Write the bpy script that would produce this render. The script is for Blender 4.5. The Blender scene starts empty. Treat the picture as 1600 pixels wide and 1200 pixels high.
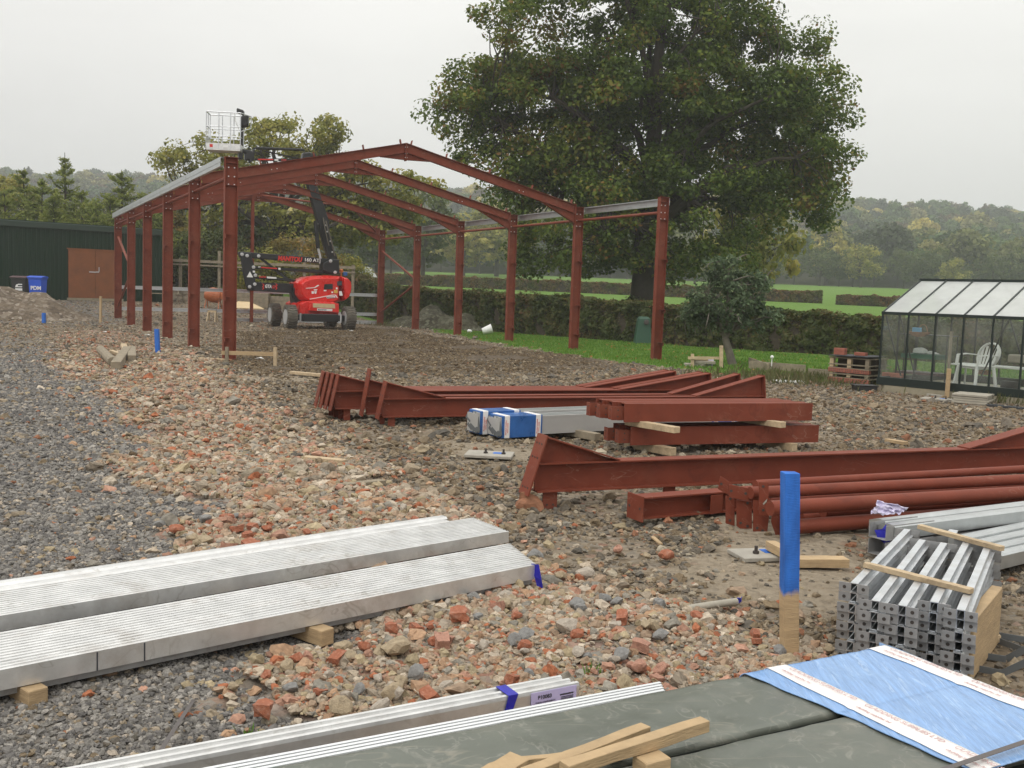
import bpy, bmesh, math, random
import numpy as np
from mathutils import Vector, Matrix
D = bpy.data
HAZE = .00075
SC = bpy.context.scene
rng = np.random.default_rng(7)
random.seed(7)
def V(*a): return Vector(a)
# ---------------------------------------------------------------- camera, sky, sun, exposure
FPX, PITCH, ROLL, EYE = 1572.56, .0885, .0351, 1.7251      # focal length in photo pixels (1600 wide)
FWD = V(0, math.cos(PITCH), -math.sin(PITCH)); UP0 = V(0, math.sin(PITCH), math.cos(PITCH)); R0 = V(1, 0, 0)
RT = math.cos(ROLL)*R0 + math.sin(ROLL)*UP0
UPV = math.cos(ROLL)*UP0 - math.sin(ROLL)*R0
cam = D.objects.new('camera', D.cameras.new('camera')); SC.collection.objects.link(cam); SC.camera = cam
cam.data.sensor_width = 36; cam.data.sensor_fit = 'HORIZONTAL'; cam.data.lens = 36*FPX/1600
cam.data.clip_start = .1; cam.data.clip_end = 6000
m = Matrix((RT, UPV, -FWD)).transposed().to_4x4(); m.translation = V(0, 0, EYE); cam.matrix_world = m
W = D.worlds.new('World'); SC.world = W; W.use_nodes = True
wn, wl = W.node_tree.nodes, W.node_tree.links
wn.clear()
SUN_EL, SUN_AZ = math.radians(48), math.radians(215)
sky = wn.new('ShaderNodeTexSky'); sky.sky_type = 'NISHITA'; sky.sun_disc = False
sky.sun_elevation = SUN_EL; sky.sun_rotation = SUN_AZ; sky.dust_density = 4; sky.air_density = 1
hsv = wn.new('ShaderNodeHueSaturation'); hsv.inputs['Saturation'].default_value = .12; hsv.inputs['Value'].default_value = 1.0
wl.new(sky.outputs[0], hsv.inputs['Color'])
# cloud deck: CIE overcast brightness, brighter overhead, soft lumps of cloud
tc = wn.new('ShaderNodeTexCoord'); sep = wn.new('ShaderNodeSeparateXYZ'); wl.new(tc.outputs['Generated'], sep.inputs[0])
mr = wn.new('ShaderNodeMapRange'); mr.inputs[1].default_value = -.05; mr.inputs[2].default_value = 1
mr.inputs[3].default_value = 6.1; mr.inputs[4].default_value = 21.0; wl.new(sep.outputs['Z'], mr.inputs[0])
nz = wn.new('ShaderNodeTexNoise'); nz.inputs['Scale'].default_value = 1.6; nz.inputs['Detail'].default_value = 5
mpz = wn.new('ShaderNodeMapping'); mpz.inputs['Scale'].default_value = (1, 1, 3.5)
wl.new(tc.outputs['Generated'], mpz.inputs[0]); wl.new(mpz.outputs[0], nz.inputs['Vector'])
mrn = wn.new('ShaderNodeMapRange'); mrn.inputs[1].default_value = .3; mrn.inputs[2].default_value = .7
mrn.inputs[3].default_value = .90; mrn.inputs[4].default_value = 1.09; wl.new(nz.outputs['Fac'], mrn.inputs[0])
mul = wn.new('ShaderNodeMath'); mul.operation = 'MULTIPLY'; wl.new(mr.outputs[0], mul.inputs[0]); wl.new(mrn.outputs[0], mul.inputs[1])
cmb = wn.new('ShaderNodeCombineColor')
for i, k in enumerate((1.0, .985, .95)):
    q = wn.new('ShaderNodeMath'); q.operation = 'MULTIPLY'; q.inputs[1].default_value = k
    wl.new(mul.outputs[0], q.inputs[0]); wl.new(q.outputs[0], cmb.inputs[i])
mx = wn.new('ShaderNodeMix'); mx.data_type = 'RGBA'; mx.inputs[0].default_value = .88
wl.new(hsv.outputs[0], mx.inputs[6]); wl.new(cmb.outputs[0], mx.inputs[7])
bg = wn.new('ShaderNodeBackground'); bg.inputs['Strength'].default_value = .1
wl.new(mx.outputs[2], bg.inputs[0])
wo = wn.new('ShaderNodeOutputWorld'); wl.new(bg.outputs[0], wo.inputs[0])
sl = D.lights.new('sun', 'SUN'); sl.energy = .9; sl.angle = math.radians(25); sl.color = (1, .97, .92)
so = D.objects.new('sun', sl); SC.collection.objects.link(so)
sd = V(math.sin(SUN_AZ)*math.cos(SUN_EL), math.cos(SUN_AZ)*math.cos(SUN_EL), math.sin(SUN_EL))
so.rotation_euler = sd.to_track_quat('Z', 'Y').to_euler(); so.location = (0, 0, 30)
SC.view_settings.view_transform = 'Standard'; SC.view_settings.look = 'None'
SC.view_settings.exposure = 0.0; SC.view_settings.gamma = 1; SC.view_settings.use_curve_mapping = False
SC.render.engine = 'CYCLES'
SC.cycles.use_denoising = True
SC.cycles.max_bounces = 6; SC.cycles.volume_bounces = 2; SC.cycles.transparent_max_bounces = 8
SC.cycles.caustics_reflective = False; SC.cycles.caustics_refractive = False

# ---------------------------------------------------------------- measuring helpers (photo pixel -> point of the place)
def ray(x, y): return FWD + RT*((x-800)/FPX) - UPV*((y-600)/FPX)
def at(x, y, z=0.):
    d = ray(x, y); return V(0, 0, EYE) + d*((z-EYE)/d.z)
def atY(x, y, Y):
    d = ray(x, y); return V(0, 0, EYE) + d*(Y/d.y)
def hit(x, y, p0, n):
    d = ray(x, y); o = V(0, 0, EYE); return o + d*((p0-o).dot(n)/d.dot(n))
def pj(X, Y, Z):
    Zc = Z-EYE; w = X*FWD.x+Y*FWD.y+Zc*FWD.z
    w = np.where(np.abs(w) < .01, .01, w)
    return 800+FPX*(X*RT.x+Y*RT.y+Zc*RT.z)/w, 600-FPX*(X*UPV.x+Y*UPV.y+Zc*UPV.z)/w, w
def sstep(a, b, x):
    t = np.clip((x-a)/(b-a), 0, 1); return t*t*(3-2*t)
class Noise:
    def __init__(s, seed, n=14):
        r = np.random.default_rng(seed); a = r.uniform(0, 2*np.pi, n)
        s.k = np.stack([np.cos(a), np.sin(a)], 1)*r.uniform(.5, 1.6, n)[:, None]; s.p = r.uniform(0, 6.28, n)
    def __call__(s, x, y, wl=1.):
        x = np.asarray(x, float); y = np.asarray(y, float); o = 0
        for (a, b), p in zip(s.k, s.p): o = o + np.sin((a*x+b*y)*6.283/wl+p)
        return o/math.sqrt(len(s.p)*.5)*.5
N1, N2, N3 = Noise(1), Noise(2), Noise(3)
def G(x, y, fine=True):
    x = np.asarray(x, float); y = np.asarray(y, float)
    d = -.55*x+.83*y
    left = np.minimum(.092*np.maximum(0, d-44.6), 2.2)*sstep(-2, -9, x)
    dh = (x-6.06)*.68+(y-38.47)*.73
    fld = .036*np.maximum(0, y-45)*sstep(1, 14, dh)
    fld = np.where(y > 185, .036*140+(y-185)*.03, fld)
    hill = 32*sstep(215, 600, y)*(1+.06*N1(x, y*.3, 330)) - 20*sstep(620, 900, y)
    r = np.where(y > 60, np.maximum(left*sstep(110, 75, y), fld), left+fld) + hill
    if fine:
        near = sstep(75, 30, y)
        r = r + near*(.018*N2(x, y, 2.4)+.008*N3(x, y, .6))
    return r
def gz(x, y): return float(G(x, y))
def atg(px, py):
    z = 0.
    for _ in range(12):
        p = at(px, py, z); z = .5*z+.5*gz(p.x, p.y)
    p = at(px, py, z); return p

# ---------------------------------------------------------------- materials
def mat(name, col=(.5, .5, .5), rough=.6, metal=0., var=0., vscale=6., bump=0., bscale=40., streak=None, srot=0., spec=.5, dirt=None, trans=0.):
    mt = D.materials.new(name); mt.use_nodes = True
    n, l = mt.node_tree.nodes, mt.node_tree.links
    b = n['Principled BSDF']; b.inputs['Base Color'].default_value = (*col, 1)
    b.inputs['Roughness'].default_value = rough; b.inputs['Metallic'].default_value = metal
    b.inputs['Specular IOR Level'].default_value = spec
    if trans: b.inputs['Transmission Weight'].default_value = trans
    t = n.new('ShaderNodeTexCoord')
    src = t.outputs['Object']
    if streak:
        mp = n.new('ShaderNodeMapping'); mp.inputs['Scale'].default_value = streak; mp.inputs['Rotation'].default_value = (0, 0, srot); l.new(src, mp.inputs[0]); src = mp.outputs[0]
    if var:
        nz = n.new('ShaderNodeTexNoise'); nz.inputs['Scale'].default_value = vscale; nz.inputs['Detail'].default_value = 7; nz.inputs['Roughness'].default_value = .65
        l.new(src, nz.inputs['Vector'])
        r = n.new('ShaderNodeMapRange'); r.inputs[1].default_value = .3; r.inputs[2].default_value = .7; r.inputs[3].default_value = 1-var; r.inputs[4].default_value = 1+var
        l.new(nz.outputs['Fac'], r.inputs[0])
        h = n.new('ShaderNodeHueSaturation'); h.inputs['Color'].default_value = (*col, 1); l.new(r.outputs[0], h.inputs['Value'])
        out = h.outputs[0]
        if dirt:
            n2 = n.new('ShaderNodeTexNoise'); n2.inputs['Scale'].default_value = vscale*.45; n2.inputs['Detail'].default_value = 9; n2.inputs['Roughness'].default_value = .75
            l.new(t.outputs['Object'], n2.inputs['Vector'])
            r2 = n.new('ShaderNodeMapRange'); r2.inputs[1].default_value = .5; r2.inputs[2].default_value = .72; r2.inputs[3].default_value = 0; r2.inputs[4].default_value = dirt[3]
            l.new(n2.outputs['Fac'], r2.inputs[0])
            mm = n.new('ShaderNodeMix'); mm.data_type = 'RGBA'; l.new(r2.outputs[0], mm.inputs[0]); l.new(out, mm.inputs[6]); mm.inputs[7].default_value = (*dirt[:3], 1)
            out = mm.outputs[2]
        l.new(out, b.inputs['Base Color'])
        rr = n.new('ShaderNodeMapRange'); rr.inputs[3].default_value = max(0.05, rough-.12); rr.inputs[4].default_value = min(1, rough+.12); l.new(nz.outputs['Fac'], rr.inputs[0]); l.new(rr.outputs[0], b.inputs['Roughness'])
    if bump:
        nb = n.new('ShaderNodeTexNoise'); nb.inputs['Scale'].default_value = bscale; nb.inputs['Detail'].default_value = 6; l.new(src, nb.inputs['Vector'])
        bb = n.new('ShaderNodeBump'); bb.inputs['Strength'].default_value = bump; bb.inputs['Distance'].default_value = .01
        l.new(nb.outputs['Fac'], bb.inputs['Height']); l.new(bb.outputs[0], b.inputs['Normal'])
    return mt
M = {}
M['steel'] = mat('red_oxide_primer', (.185, .044, .024), .6, var=.13, vscale=3.5, bump=.15, bscale=60, dirt=(.25, .11, .07, .45), spec=.22)
M['galv'] = mat('galvanised_steel', (.66, .68, .70), .38, .85, var=.13, vscale=14, bump=.05, bscale=30, dirt=(.5, .47, .42, .4))
M['galv_wet'] = mat('galvanised_steel_weathered', (.72, .72, .71), .42, .78, var=.12, vscale=9, bump=.05, bscale=30, dirt=(.42, .36, .30, .45))
M['galv_mid'] = mat('galvanised_steel_dull', (.52, .54, .54), .4, .85, var=.12, vscale=5)
M['galv_dark'] = mat('galvanised_plate', (.36, .36, .36), .5, .5, var=.15, vscale=12, dirt=(.3, .28, .25, .4))
M['wood'] = mat('sawn_timber', (.43, .305, .17), .75, var=.22, vscale=5, streak=(1, 1, 9), bump=.4, bscale=25, dirt=(.20, .13, .07, .5))
M['wood_pale'] = mat('pale_timber', (.49, .375, .235), .75, var=.25, vscale=8, bump=.4, bscale=30, dirt=(.13, .09, .06, .8))
M['wood_old'] = mat('weathered_timber', (.24, .20, .14), .85, var=.3, vscale=6, bump=.6, bscale=25)
M['bluepaint'] = mat('blue_marker_paint', (.02, .13, .50), .5, var=.22, vscale=3, streak=(9, 9, .8), bump=.35, bscale=18, dirt=(.04, .10, .28, .5))
M['black'] = mat('black_boom_paint', (.012, .012, .013), .38, var=.1, vscale=5)
M['rubber'] = mat('tyre_rubber', (.11, .098, .078), .85, var=.3, vscale=7, dirt=(.2, .17, .12, .7))
M['liftred'] = mat('lift_red_paint', (.62, .018, .012), .28, var=.06, vscale=3)
M['rim'] = mat('grey_rim', (.5, .5, .5), .5, .2)
M['white'] = mat('white_plastic', (.75, .75, .73), .5, var=.08, vscale=6)
M['letter_white'] = mat('white_lettering', (.78, .78, .76), .6)
M['letter_red'] = mat('red_lettering', (.62, .03, .02), .6)
M['decal_yellow'] = mat('yellow_decal', (.65, .42, .08), .6)
M['orange'] = mat('orange_paint', (.42, .12, .04), .55, var=.3, vscale=5, dirt=(.3, .25, .2, .6))
M['shedgreen'] = mat('dark_green_cladding', (.006, .024, .010), .6, var=.12, vscale=1.2, dirt=(.012, .022, .013, .3), spec=.3)
M['door'] = mat('brown_plywood', (.20, .068, .022), .7, var=.16, vscale=2.2, dirt=(.12, .04, .02, .4))
M['binblue'] = mat('blue_bin_plastic', (.02, .09, .55), .45, var=.06)
M['binblack'] = mat('black_bin_plastic', (.02, .02, .02), .5)
M['binlid'] = mat('maroon_bin_lid', (.08, .04, .045), .5)
M['wrapfilm'] = mat('grey_green_film', (.112, .122, .10), .4, var=.14, vscale=2.2, bump=.35, bscale=7, dirt=(.26, .235, .19, .5))
M['sheetedge'] = mat('white_sheet_edge', (.72, .74, .75), .4, .2)
M['sheetcore'] = mat('dark_sheet_gap', (.03, .035, .03), .6)
M['bluefilm'] = mat('blue_stretch_film', (.19, .33, .58), .2, var=.22, vscale=7, bump=.35, bscale=14, streak=(9, .7, 1), srot=-.49, dirt=(.27, .43, .68, .7))
M['bluefilm_dark'] = mat('deep_blue_film', (.03, .115, .34), .3, var=.25, vscale=6, bump=.4, bscale=14)
M['bluestrap'] = mat('blue_tape', (.02, .02, .36), .4, var=.2, vscale=20)
M['tapewhite'] = mat('white_printed_tape', (.78, .76, .74), .45, var=.06, vscale=10)
M['tapetext'] = mat('faded_tape_print', (.56, .38, .37), .6)
M['paper'] = mat('lilac_label', (.52, .47, .74), .6, var=.05)
M['ink'] = mat('black_ink', (.04, .04, .05), .6)
M['greyflash'] = mat('grey_green_flashing', (.23, .25, .245), .38, .1, var=.08, vscale=4)
M['flash_light'] = mat('pale_flashing_face', (.46, .455, .44), .35, .2, var=.06, vscale=4)
M['strap'] = mat('steel_strapping', (.13, .115, .11), .5, .5)
M['strapgrey'] = mat('grey_bent_strip', (.13, .14, .145), .55, .3)
M['greenframe'] = mat('dark_green_greenhouse_frame', (.004, .012, .009), .45)
M['mortar'] = mat('concrete_base', (.27, .24, .17), .9, var=.2, vscale=4, bump=.5)
M['concrete'] = mat('concrete_plate', (.33, .305, .26), .8, var=.15, vscale=9, bump=.4)
M['slab'] = mat('paving_slab', (.36, .33, .27), .85, var=.15, vscale=6, bump=.4)
M['brickred'] = mat('red_brick', (.30, .10, .065), .85, var=.2, vscale=14, bump=.5)
M['bolt'] = mat('bolt_galvanised', (.7, .7, .7), .4, .5)
M['boltdark'] = mat('bolt_dark', (.06, .05, .045), .6, .3)
M['green_plastic'] = mat('green_compost_bin', (.018, .065, .036), .5, var=.1)
M['wicker'] = mat('wicker', (.34, .18, .09), .8, var=.25, vscale=20, bump=.6)
M['blueitem'] = mat('light_blue_box', (.16, .42, .68), .5)
M['teal'] = mat('green_tray', (.02, .10, .06), .5)
M['pvc'] = mat('clear_bag', (.66, .62, .80), .25, var=.1, bump=.5, bscale=20)
M['bark'] = mat('bark', (.05, .04, .03), .9, var=.3, vscale=4, bump=.9, bscale=9)
M['bark_grey'] = mat('bark_grey', (.13, .115, .09), .9, var=.3, vscale=5, bump=.9, bscale=12)
M['twigs'] = mat('hedge_twigs', (.05, .038, .024), .95, var=.35, vscale=8, bump=1, bscale=14)
M['farwhite'] = mat('pale_farm_roof', (.42, .42, .40), .6)
M['darkroof'] = mat('dark_felt_roof', (.03, .032, .036), .8)
M['plyboard'] = mat('plywood_sheet', (.55, .42, .24), .7, var=.1)
M['amber'] = mat('amber_beacon', (.6, .18, .03), .3)
M['soil'] = mat('soil', (.12, .085, .055), .95, var=.3, vscale=2.5, bump=1, bscale=8)
# glass that really is thin glass
gm = D.materials.new('greenhouse_glass'); gm.use_nodes = True; n, l = gm.node_tree.nodes, gm.node_tree.links
n.remove(n['Principled BSDF']); tr = n.new('ShaderNodeBsdfTransparent'); tr.inputs[0].default_value = (.95, .97, .96, 1)
gl = n.new('ShaderNodeBsdfGlossy'); gl.inputs['Roughness'].default_value = .06
df = n.new('ShaderNodeBsdfDiffuse'); df.inputs[0].default_value = (.6, .62, .58, 1)
ge = n.new('ShaderNodeNewGeometry'); vd = n.new('ShaderNodeVectorMath'); vd.operation = 'DOT_PRODUCT'; l.new(ge.outputs['Incoming'], vd.inputs[0]); l.new(ge.outputs['Normal'], vd.inputs[1])
ab = n.new('ShaderNodeMath'); ab.operation = 'ABSOLUTE'; l.new(vd.outputs['Value'], ab.inputs[0]); om = n.new('ShaderNodeMath'); om.operation = 'SUBTRACT'; om.inputs[0].default_value = 1; l.new(ab.outputs[0], om.inputs[1])
pw = n.new('ShaderNodeMath'); pw.operation = 'POWER'; pw.inputs[1].default_value = 5; l.new(om.outputs[0], pw.inputs[0])
mm = n.new('ShaderNodeMath'); mm.operation = 'MULTIPLY_ADD'; mm.inputs[1].default_value = .8; mm.inputs[2].default_value = .04; l.new(pw.outputs[0], mm.inputs[0])
m1 = n.new('ShaderNodeMixShader'); l.new(mm.outputs[0], m1.inputs[0]); l.new(tr.outputs[0], m1.inputs[1]); l.new(gl.outputs[0], m1.inputs[2])
nzz = n.new('ShaderNodeTexNoise'); nzz.inputs['Scale'].default_value = 1.8; nzz.inputs['Detail'].default_value = 8
tcc = n.new('ShaderNodeTexCoord'); l.new(tcc.outputs['Object'], nzz.inputs['Vector'])
mrr = n.new('ShaderNodeMapRange'); mrr.inputs[1].default_value = .35; mrr.inputs[2].default_value = .75; mrr.inputs[3].default_value = .01; mrr.inputs[4].default_value = .10; l.new(nzz.outputs['Fac'], mrr.inputs[0])
m2 = n.new('ShaderNodeMixShader'); l.new(mrr.outputs[0], m2.inputs[0]); l.new(m1.outputs[0], m2.inputs[1]); l.new(df.outputs[0], m2.inputs[2])
l.new(m2.outputs[0], n['Material Output'].inputs[0]); M['glass'] = gm
gr = gm.copy(); gr.name = 'translucent_roof_panel'; M['roofpoly'] = gr
for q in gr.node_tree.nodes:
    if q.type == 'MAP_RANGE': q.inputs[3].default_value = .50; q.inputs[4].default_value = .66
    if q.type == 'BSDF_DIFFUSE': q.inputs[0].default_value = (.92, .93, .93, 1)
_n, _l = gr.node_tree.nodes, gr.node_tree.links
_t = _n.new('ShaderNodeBsdfTranslucent'); _t.inputs[0].default_value = (.93, .94, .93, 1)
_m = _n.new('ShaderNodeMixShader'); _m.inputs[0].default_value = .6
_d = [q for q in _n if q.type == 'BSDF_DIFFUSE'][0]; _x = [lk for lk in _l if lk.from_node == _d][0].to_socket
_l.new(_d.outputs[0], _m.inputs[1]); _l.new(_t.outputs[0], _m.inputs[2]); _l.new(_m.outputs[0], _x)

def leafmat(name, cols, atype='GEOMETRY', trans=.36, rough=.6):
    mt = D.materials.new(name); mt.use_nodes = True; n, l = mt.node_tree.nodes, mt.node_tree.links
    b = n['Principled BSDF']; b.inputs['Roughness'].default_value = rough; b.inputs['Specular IOR Level'].default_value = .25
    a = n.new('ShaderNodeAttribute'); a.attribute_name = 'tint'; a.attribute_type = 'GEOMETRY'
    cr = n.new('ShaderNodeValToRGB'); e = cr.color_ramp.elements
    while len(e) < len(cols): e.new(.5)
    for i, (p, c) in enumerate(cols): e[i].position = p; e[i].color = (*c, 1)
    l.new(a.outputs['Fac'], cr.inputs[0]); col = cr.outputs[0]
    if atype == 'INSTANCER':
        a2 = n.new('ShaderNodeAttribute'); a2.attribute_name = 'itint'; a2.attribute_type = 'INSTANCER'
        mm = n.new('ShaderNodeMix'); mm.data_type = 'RGBA'; mm.blend_type = 'MULTIPLY'; mm.inputs[0].default_value = 1
        l.new(cr.outputs[0], mm.inputs[6]); l.new(a2.outputs['Color'], mm.inputs[7]); col = mm.outputs[2]
    l.new(col, b.inputs['Base Color'])
    t = n.new('ShaderNodeBsdfTranslucent'); l.new(col, t.inputs[0]); s = n.new('ShaderNodeMixShader'); s.inputs[0].default_value = trans
    l.new(b.outputs[0], s.inputs[1]); l.new(t.outputs[0], s.inputs[2]); l.new(s.outputs[0], n['Material Output'].inputs[0])
    return mt
LM = {}
LM['oak'] = leafmat('oak_leaves', [(0, (.038, .066, .011)), (.45, (.095, .145, .022)), (.75, (.17, .215, .032)), (.9, (.25, .20, .04)), (1, (.20, .11, .03))])
LM['autumn_oak'] = leafmat('yellowing_oak_leaves', [(0, (.11, .13, .026)), (.5, (.27, .27, .055)), (1, (.42, .35, .08))])
LM['apple'] = leafmat('apple_leaves', [(0, (.055, .085, .040)), (.6, (.115, .165, .085)), (1, (.22, .27, .14))])
LM['hedge'] = leafmat('hedge_leaves', [(0, (.035, .052, .012)), (.45, (.080, .10, .026)), (.8, (.14, .115, .04)), (1, (.20, .10, .045))])
LM['conifer'] = leafmat('conifer_needles', [(0, (.07, .10, .022)), (.6, (.19, .235, .05)), (1, (.34, .35, .09))])
LM['bush'] = leafmat('bush_leaves', [(0, (.12, .11, .025)), (.5, (.24, .19, .04)), (1, (.40, .20, .06))])
LM['green'] = leafmat('green_leaves', [(0, (.05, .068, .02)), (.6, (.10, .13, .034)), (1, (.18, .20, .055))])
LM['yellow'] = leafmat('yellow_leaves', [(0, (.22, .20, .05)), (.6, (.42, .37, .09)), (1, (.55, .45, .12))])
LM['far'] = leafmat('wood_leaves', [(0, (.45, .45, .45)), (1, (1.5, 1.5, 1.5))], 'INSTANCER')
LM['grass'] = leafmat('grass_blades', [(0, (.07, .15, .02)), (.6, (.12, .24, .03)), (1, (.22, .30, .06))], trans=.25)
LM['weed'] = leafmat('dry_weeds', [(0, (.06, .08, .02)), (.6, (.13, .12, .05)), (1, (.26, .21, .12))], trans=.2)

# ---------------------------------------------------------------- mesh building helpers
def frame_of(d, up=V(0, 0, 1)):
    d = d.normalized(); s = d.cross(up)
    if s.length < 1e-4: s = d.cross(V(0, 1, 0))
    s.normalize(); u = s.cross(d); return s, u
class MB:
    def __init__(s): s.v = []; s.f = []; s.mi = []; s.cur = 0
    def add(s, vs, fs):
        o = len(s.v); s.v += [tuple(v) for v in vs]; s.f += [tuple(o+i for i in f) for f in fs]; s.mi += [s.cur]*len(fs); return s
    def extrude(s, poly, vec):       # planar polygon of 3D points, extruded by vec
        n = len(poly); p = [Vector(q) for q in poly]; q = [a+vec for a in p]
        return s.add(p+q, [tuple(range(n-1, -1, -1)), tuple(range(n, 2*n))]+[(i, (i+1) % n, n+(i+1) % n, n+i) for i in range(n)])
    def beam(s, p0, p1, prof, up=V(0, 0, 1)):
        a, u = frame_of(p1-p0, up); return s.extrude([p0+a*x+u*y for x, y in prof], p1-p0)
    def bar(s, p0, p1, w, h, up=V(0, 0, 1)):
        return s.beam(p0, p1, [(-w/2, -h/2), (w/2, -h/2), (w/2, h/2), (-w/2, h/2)], up)
    def box(s, c, sx, sy, sz, ax=V(1, 0, 0), az=V(0, 0, 1)):
        ax = ax.normalized(); ay = az.cross(ax).normalized(); vs = []
        for k in (-1, 1):
            for j in (-1, 1):
                for i in (-1, 1): vs.append(c+ax*(i*sx/2)+ay*(j*sy/2)+az*(k*sz/2))
        return s.add(vs, [(0, 2, 3, 1), (4, 5, 7, 6), (0, 1, 5, 4), (2, 6, 7, 3), (0, 4, 6, 2), (1, 3, 7, 5)])
    def tube(s, pts, r, n=8, cap=True):
        pts = [Vector(p) for p in pts]; rs = r if isinstance(r, (list, tuple)) else [r]*len(pts)
        vs = []; sd = None
        for i, p in enumerate(pts):
            d = (pts[min(i+1, len(pts)-1)]-pts[max(i-1, 0)])
            if d.length < 1e-6: d = V(0, 0, 1)
            d.normalize()
            if sd is None: sd, u = frame_of(d)
            else:
                sd = (sd-d*sd.dot(d)).normalized()
            u = sd.cross(d)
            for k in range(n):
                a = 2*math.pi*k/n; vs.append(p+(sd*math.cos(a)+u*math.sin(a))*rs[i])
        fs = [(i*n+k, i*n+(k+1) % n, (i+1)*n+(k+1) % n, (i+1)*n+k) for i in range(len(pts)-1) for k in range(n)]
        if cap: fs += [tuple(range(n-1, -1, -1)), tuple((len(pts)-1)*n+k for k in range(n))]
        return s.add(vs, fs)
    def lathe(s, c, axis, prof, n=24):   # prof: (radius, along)
        sd, u = frame_of(axis); a = axis.normalized(); vs = []
        for r, h in prof:
            for k in range(n):
                t = 2*math.pi*k/n; vs.append(c+a*h+(sd*math.cos(t)+u*math.sin(t))*r)
        m_ = len(prof)
        fs = [(i*n+k, i*n+(k+1) % n, (i+1)*n+(k+1) % n, (i+1)*n+k) for i in range(m_-1) for k in range(n)]
        fs += [tuple(range(n-1, -1, -1)), tuple((m_-1)*n+k for k in range(n))]
        return s.add(vs, fs)
    def build(s, name, m_, parent=None, smooth=False, bevel=0, origin=None, seg=1, fixn=True):
        me = D.meshes.new(name); vs = np.array(s.v, float)
        if parent is not None: o = parent_loc(parent)
        else: o = np.array(origin if origin is not None else (vs[:, 0].mean(), vs[:, 1].mean(), vs[:, 2].min()))
        me.from_pydata((vs-o).tolist(), [], s.f)
        for q in (m_ if isinstance(m_, (list, tuple)) else [m_]): me.materials.append(q)
        if isinstance(m_, (list, tuple)): me.polygons.foreach_set('material_index', s.mi)
        if fixn:
            bm = bmesh.new(); bm.from_mesh(me); bmesh.ops.recalc_face_normals(bm, faces=bm.faces); bm.to_mesh(me); bm.free()
        me.update()
        if smooth:
            me.polygons.foreach_set('use_smooth', [True]*len(me.polygons)); me.set_sharp_from_angle(angle=math.radians(38))
        ob = D.objects.new(name, me); SC.collection.objects.link(ob)
        if parent is not None: ob.parent = parent
        else: ob.location = o
        if name in ('bolts', 'bolt_holes', 'stiffener'): ob['kind'] = 'stuff'
        if bevel:
            b = ob.modifiers.new('bevel', 'BEVEL'); b.width = bevel; b.segments = seg; b.limit_method = 'ANGLE'; b.angle_limit = math.radians(40)
        return ob
def parent_loc(p):
    o = np.zeros(3)
    while p is not None: o += np.array(p.location); p = p.parent
    return o
def tag(o, label, cat, group=None):
    o['label'] = label; o['category'] = cat
    if group: o['group'] = group
    return o
def thing(name, label, cat, loc, group=None):
    o = D.objects.new(name, None); o.empty_display_size = .1; SC.collection.objects.link(o); o.location = loc
    return tag(o, label, cat, group)
def structure(o): o['kind'] = 'structure'; return o
def stuff(o): o['kind'] = 'stuff'; return o
def dup(o, parent=None):
    c = o.copy(); SC.collection.objects.link(c)
    if parent is not None: c.parent = parent
    for ch in list(o.children): dup(ch, c)
    return c
def text(s, name, m_, p, xdir, ydir, size, parent, depth=.002, bold=0., align='LEFT', shear=0.):
    cu = D.curves.new(name, 'FONT'); cu.body = s; cu.size = size; cu.extrude = depth; cu.align_x = align; cu.offset = bold; cu.shear = shear
    cu.materials.append(m_); o = D.objects.new(name, cu); SC.collection.objects.link(o)
    x = xdir.normalized(); z = x.cross(ydir).normalized(); y = z.cross(x)
    mt = Matrix((x, y, z)).transposed().to_4x4(); off = Vector(parent_loc(parent)) if parent else V(0, 0, 0)
    mt.translation = p-off; o.parent = parent; o.matrix_local = mt
    return o
def Iprof(d, w, tf=.012, tw=.009):
    return [(-w/2, -d/2), (w/2, -d/2), (w/2, -d/2+tf), (tw/2, -d/2+tf), (tw/2, d/2-tf), (w/2, d/2-tf), (w/2, d/2), (-w/2, d/2), (-w/2, d/2-tf), (-tw/2, d/2-tf), (-tw/2, -d/2+tf), (-w/2, -d/2+tf)]
def quads_mesh(name, C, U, Wd, tint, m_, parent=None, origin=(0, 0, 0), fold=.25):
    """leaf-shaped quads: centres C, half length vectors U, half width vectors Wd"""
    n = len(C); nrm = np.cross(U, Wd); ln = np.linalg.norm(nrm, axis=1, keepdims=True)+1e-9; nn = nrm/ln*np.linalg.norm(Wd, axis=1, keepdims=True)*fold
    P = np.empty((n, 4, 3)); P[:, 0] = C-U; P[:, 1] = C+Wd+nn; P[:, 2] = C+U; P[:, 3] = C-Wd+nn
    P = P.reshape(-1, 3)-np.array(origin)
    me = D.meshes.new(name); me.vertices.add(4*n); me.vertices.foreach_set('co', P.astype(np.float32).ravel())
    me.loops.add(4*n); me.loops.foreach_set('vertex_index', np.arange(4*n, dtype=np.int32))
    me.polygons.add(n); me.polygons.foreach_set('loop_start', np.arange(0, 4*n, 4, dtype=np.int32)); me.polygons.foreach_set('loop_total', np.full(n, 4, np.int32))
    me.update(calc_edges=True)
    a = me.attributes.new('tint', 'FLOAT', 'POINT'); a.data.foreach_set('value', np.repeat(np.clip(tint, 0, 1), 4).astype(np.float32))
    me.materials.append(m_); ob = D.objects.new(name, me); SC.collection.objects.link(ob)
    if parent is not None: ob.parent = parent
    else: ob.location = origin
    return ob
def rand_dirs(n, r=rng):
    v = r.normal(size=(n, 3)); return v/np.linalg.norm(v, axis=1, keepdims=True)
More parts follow.
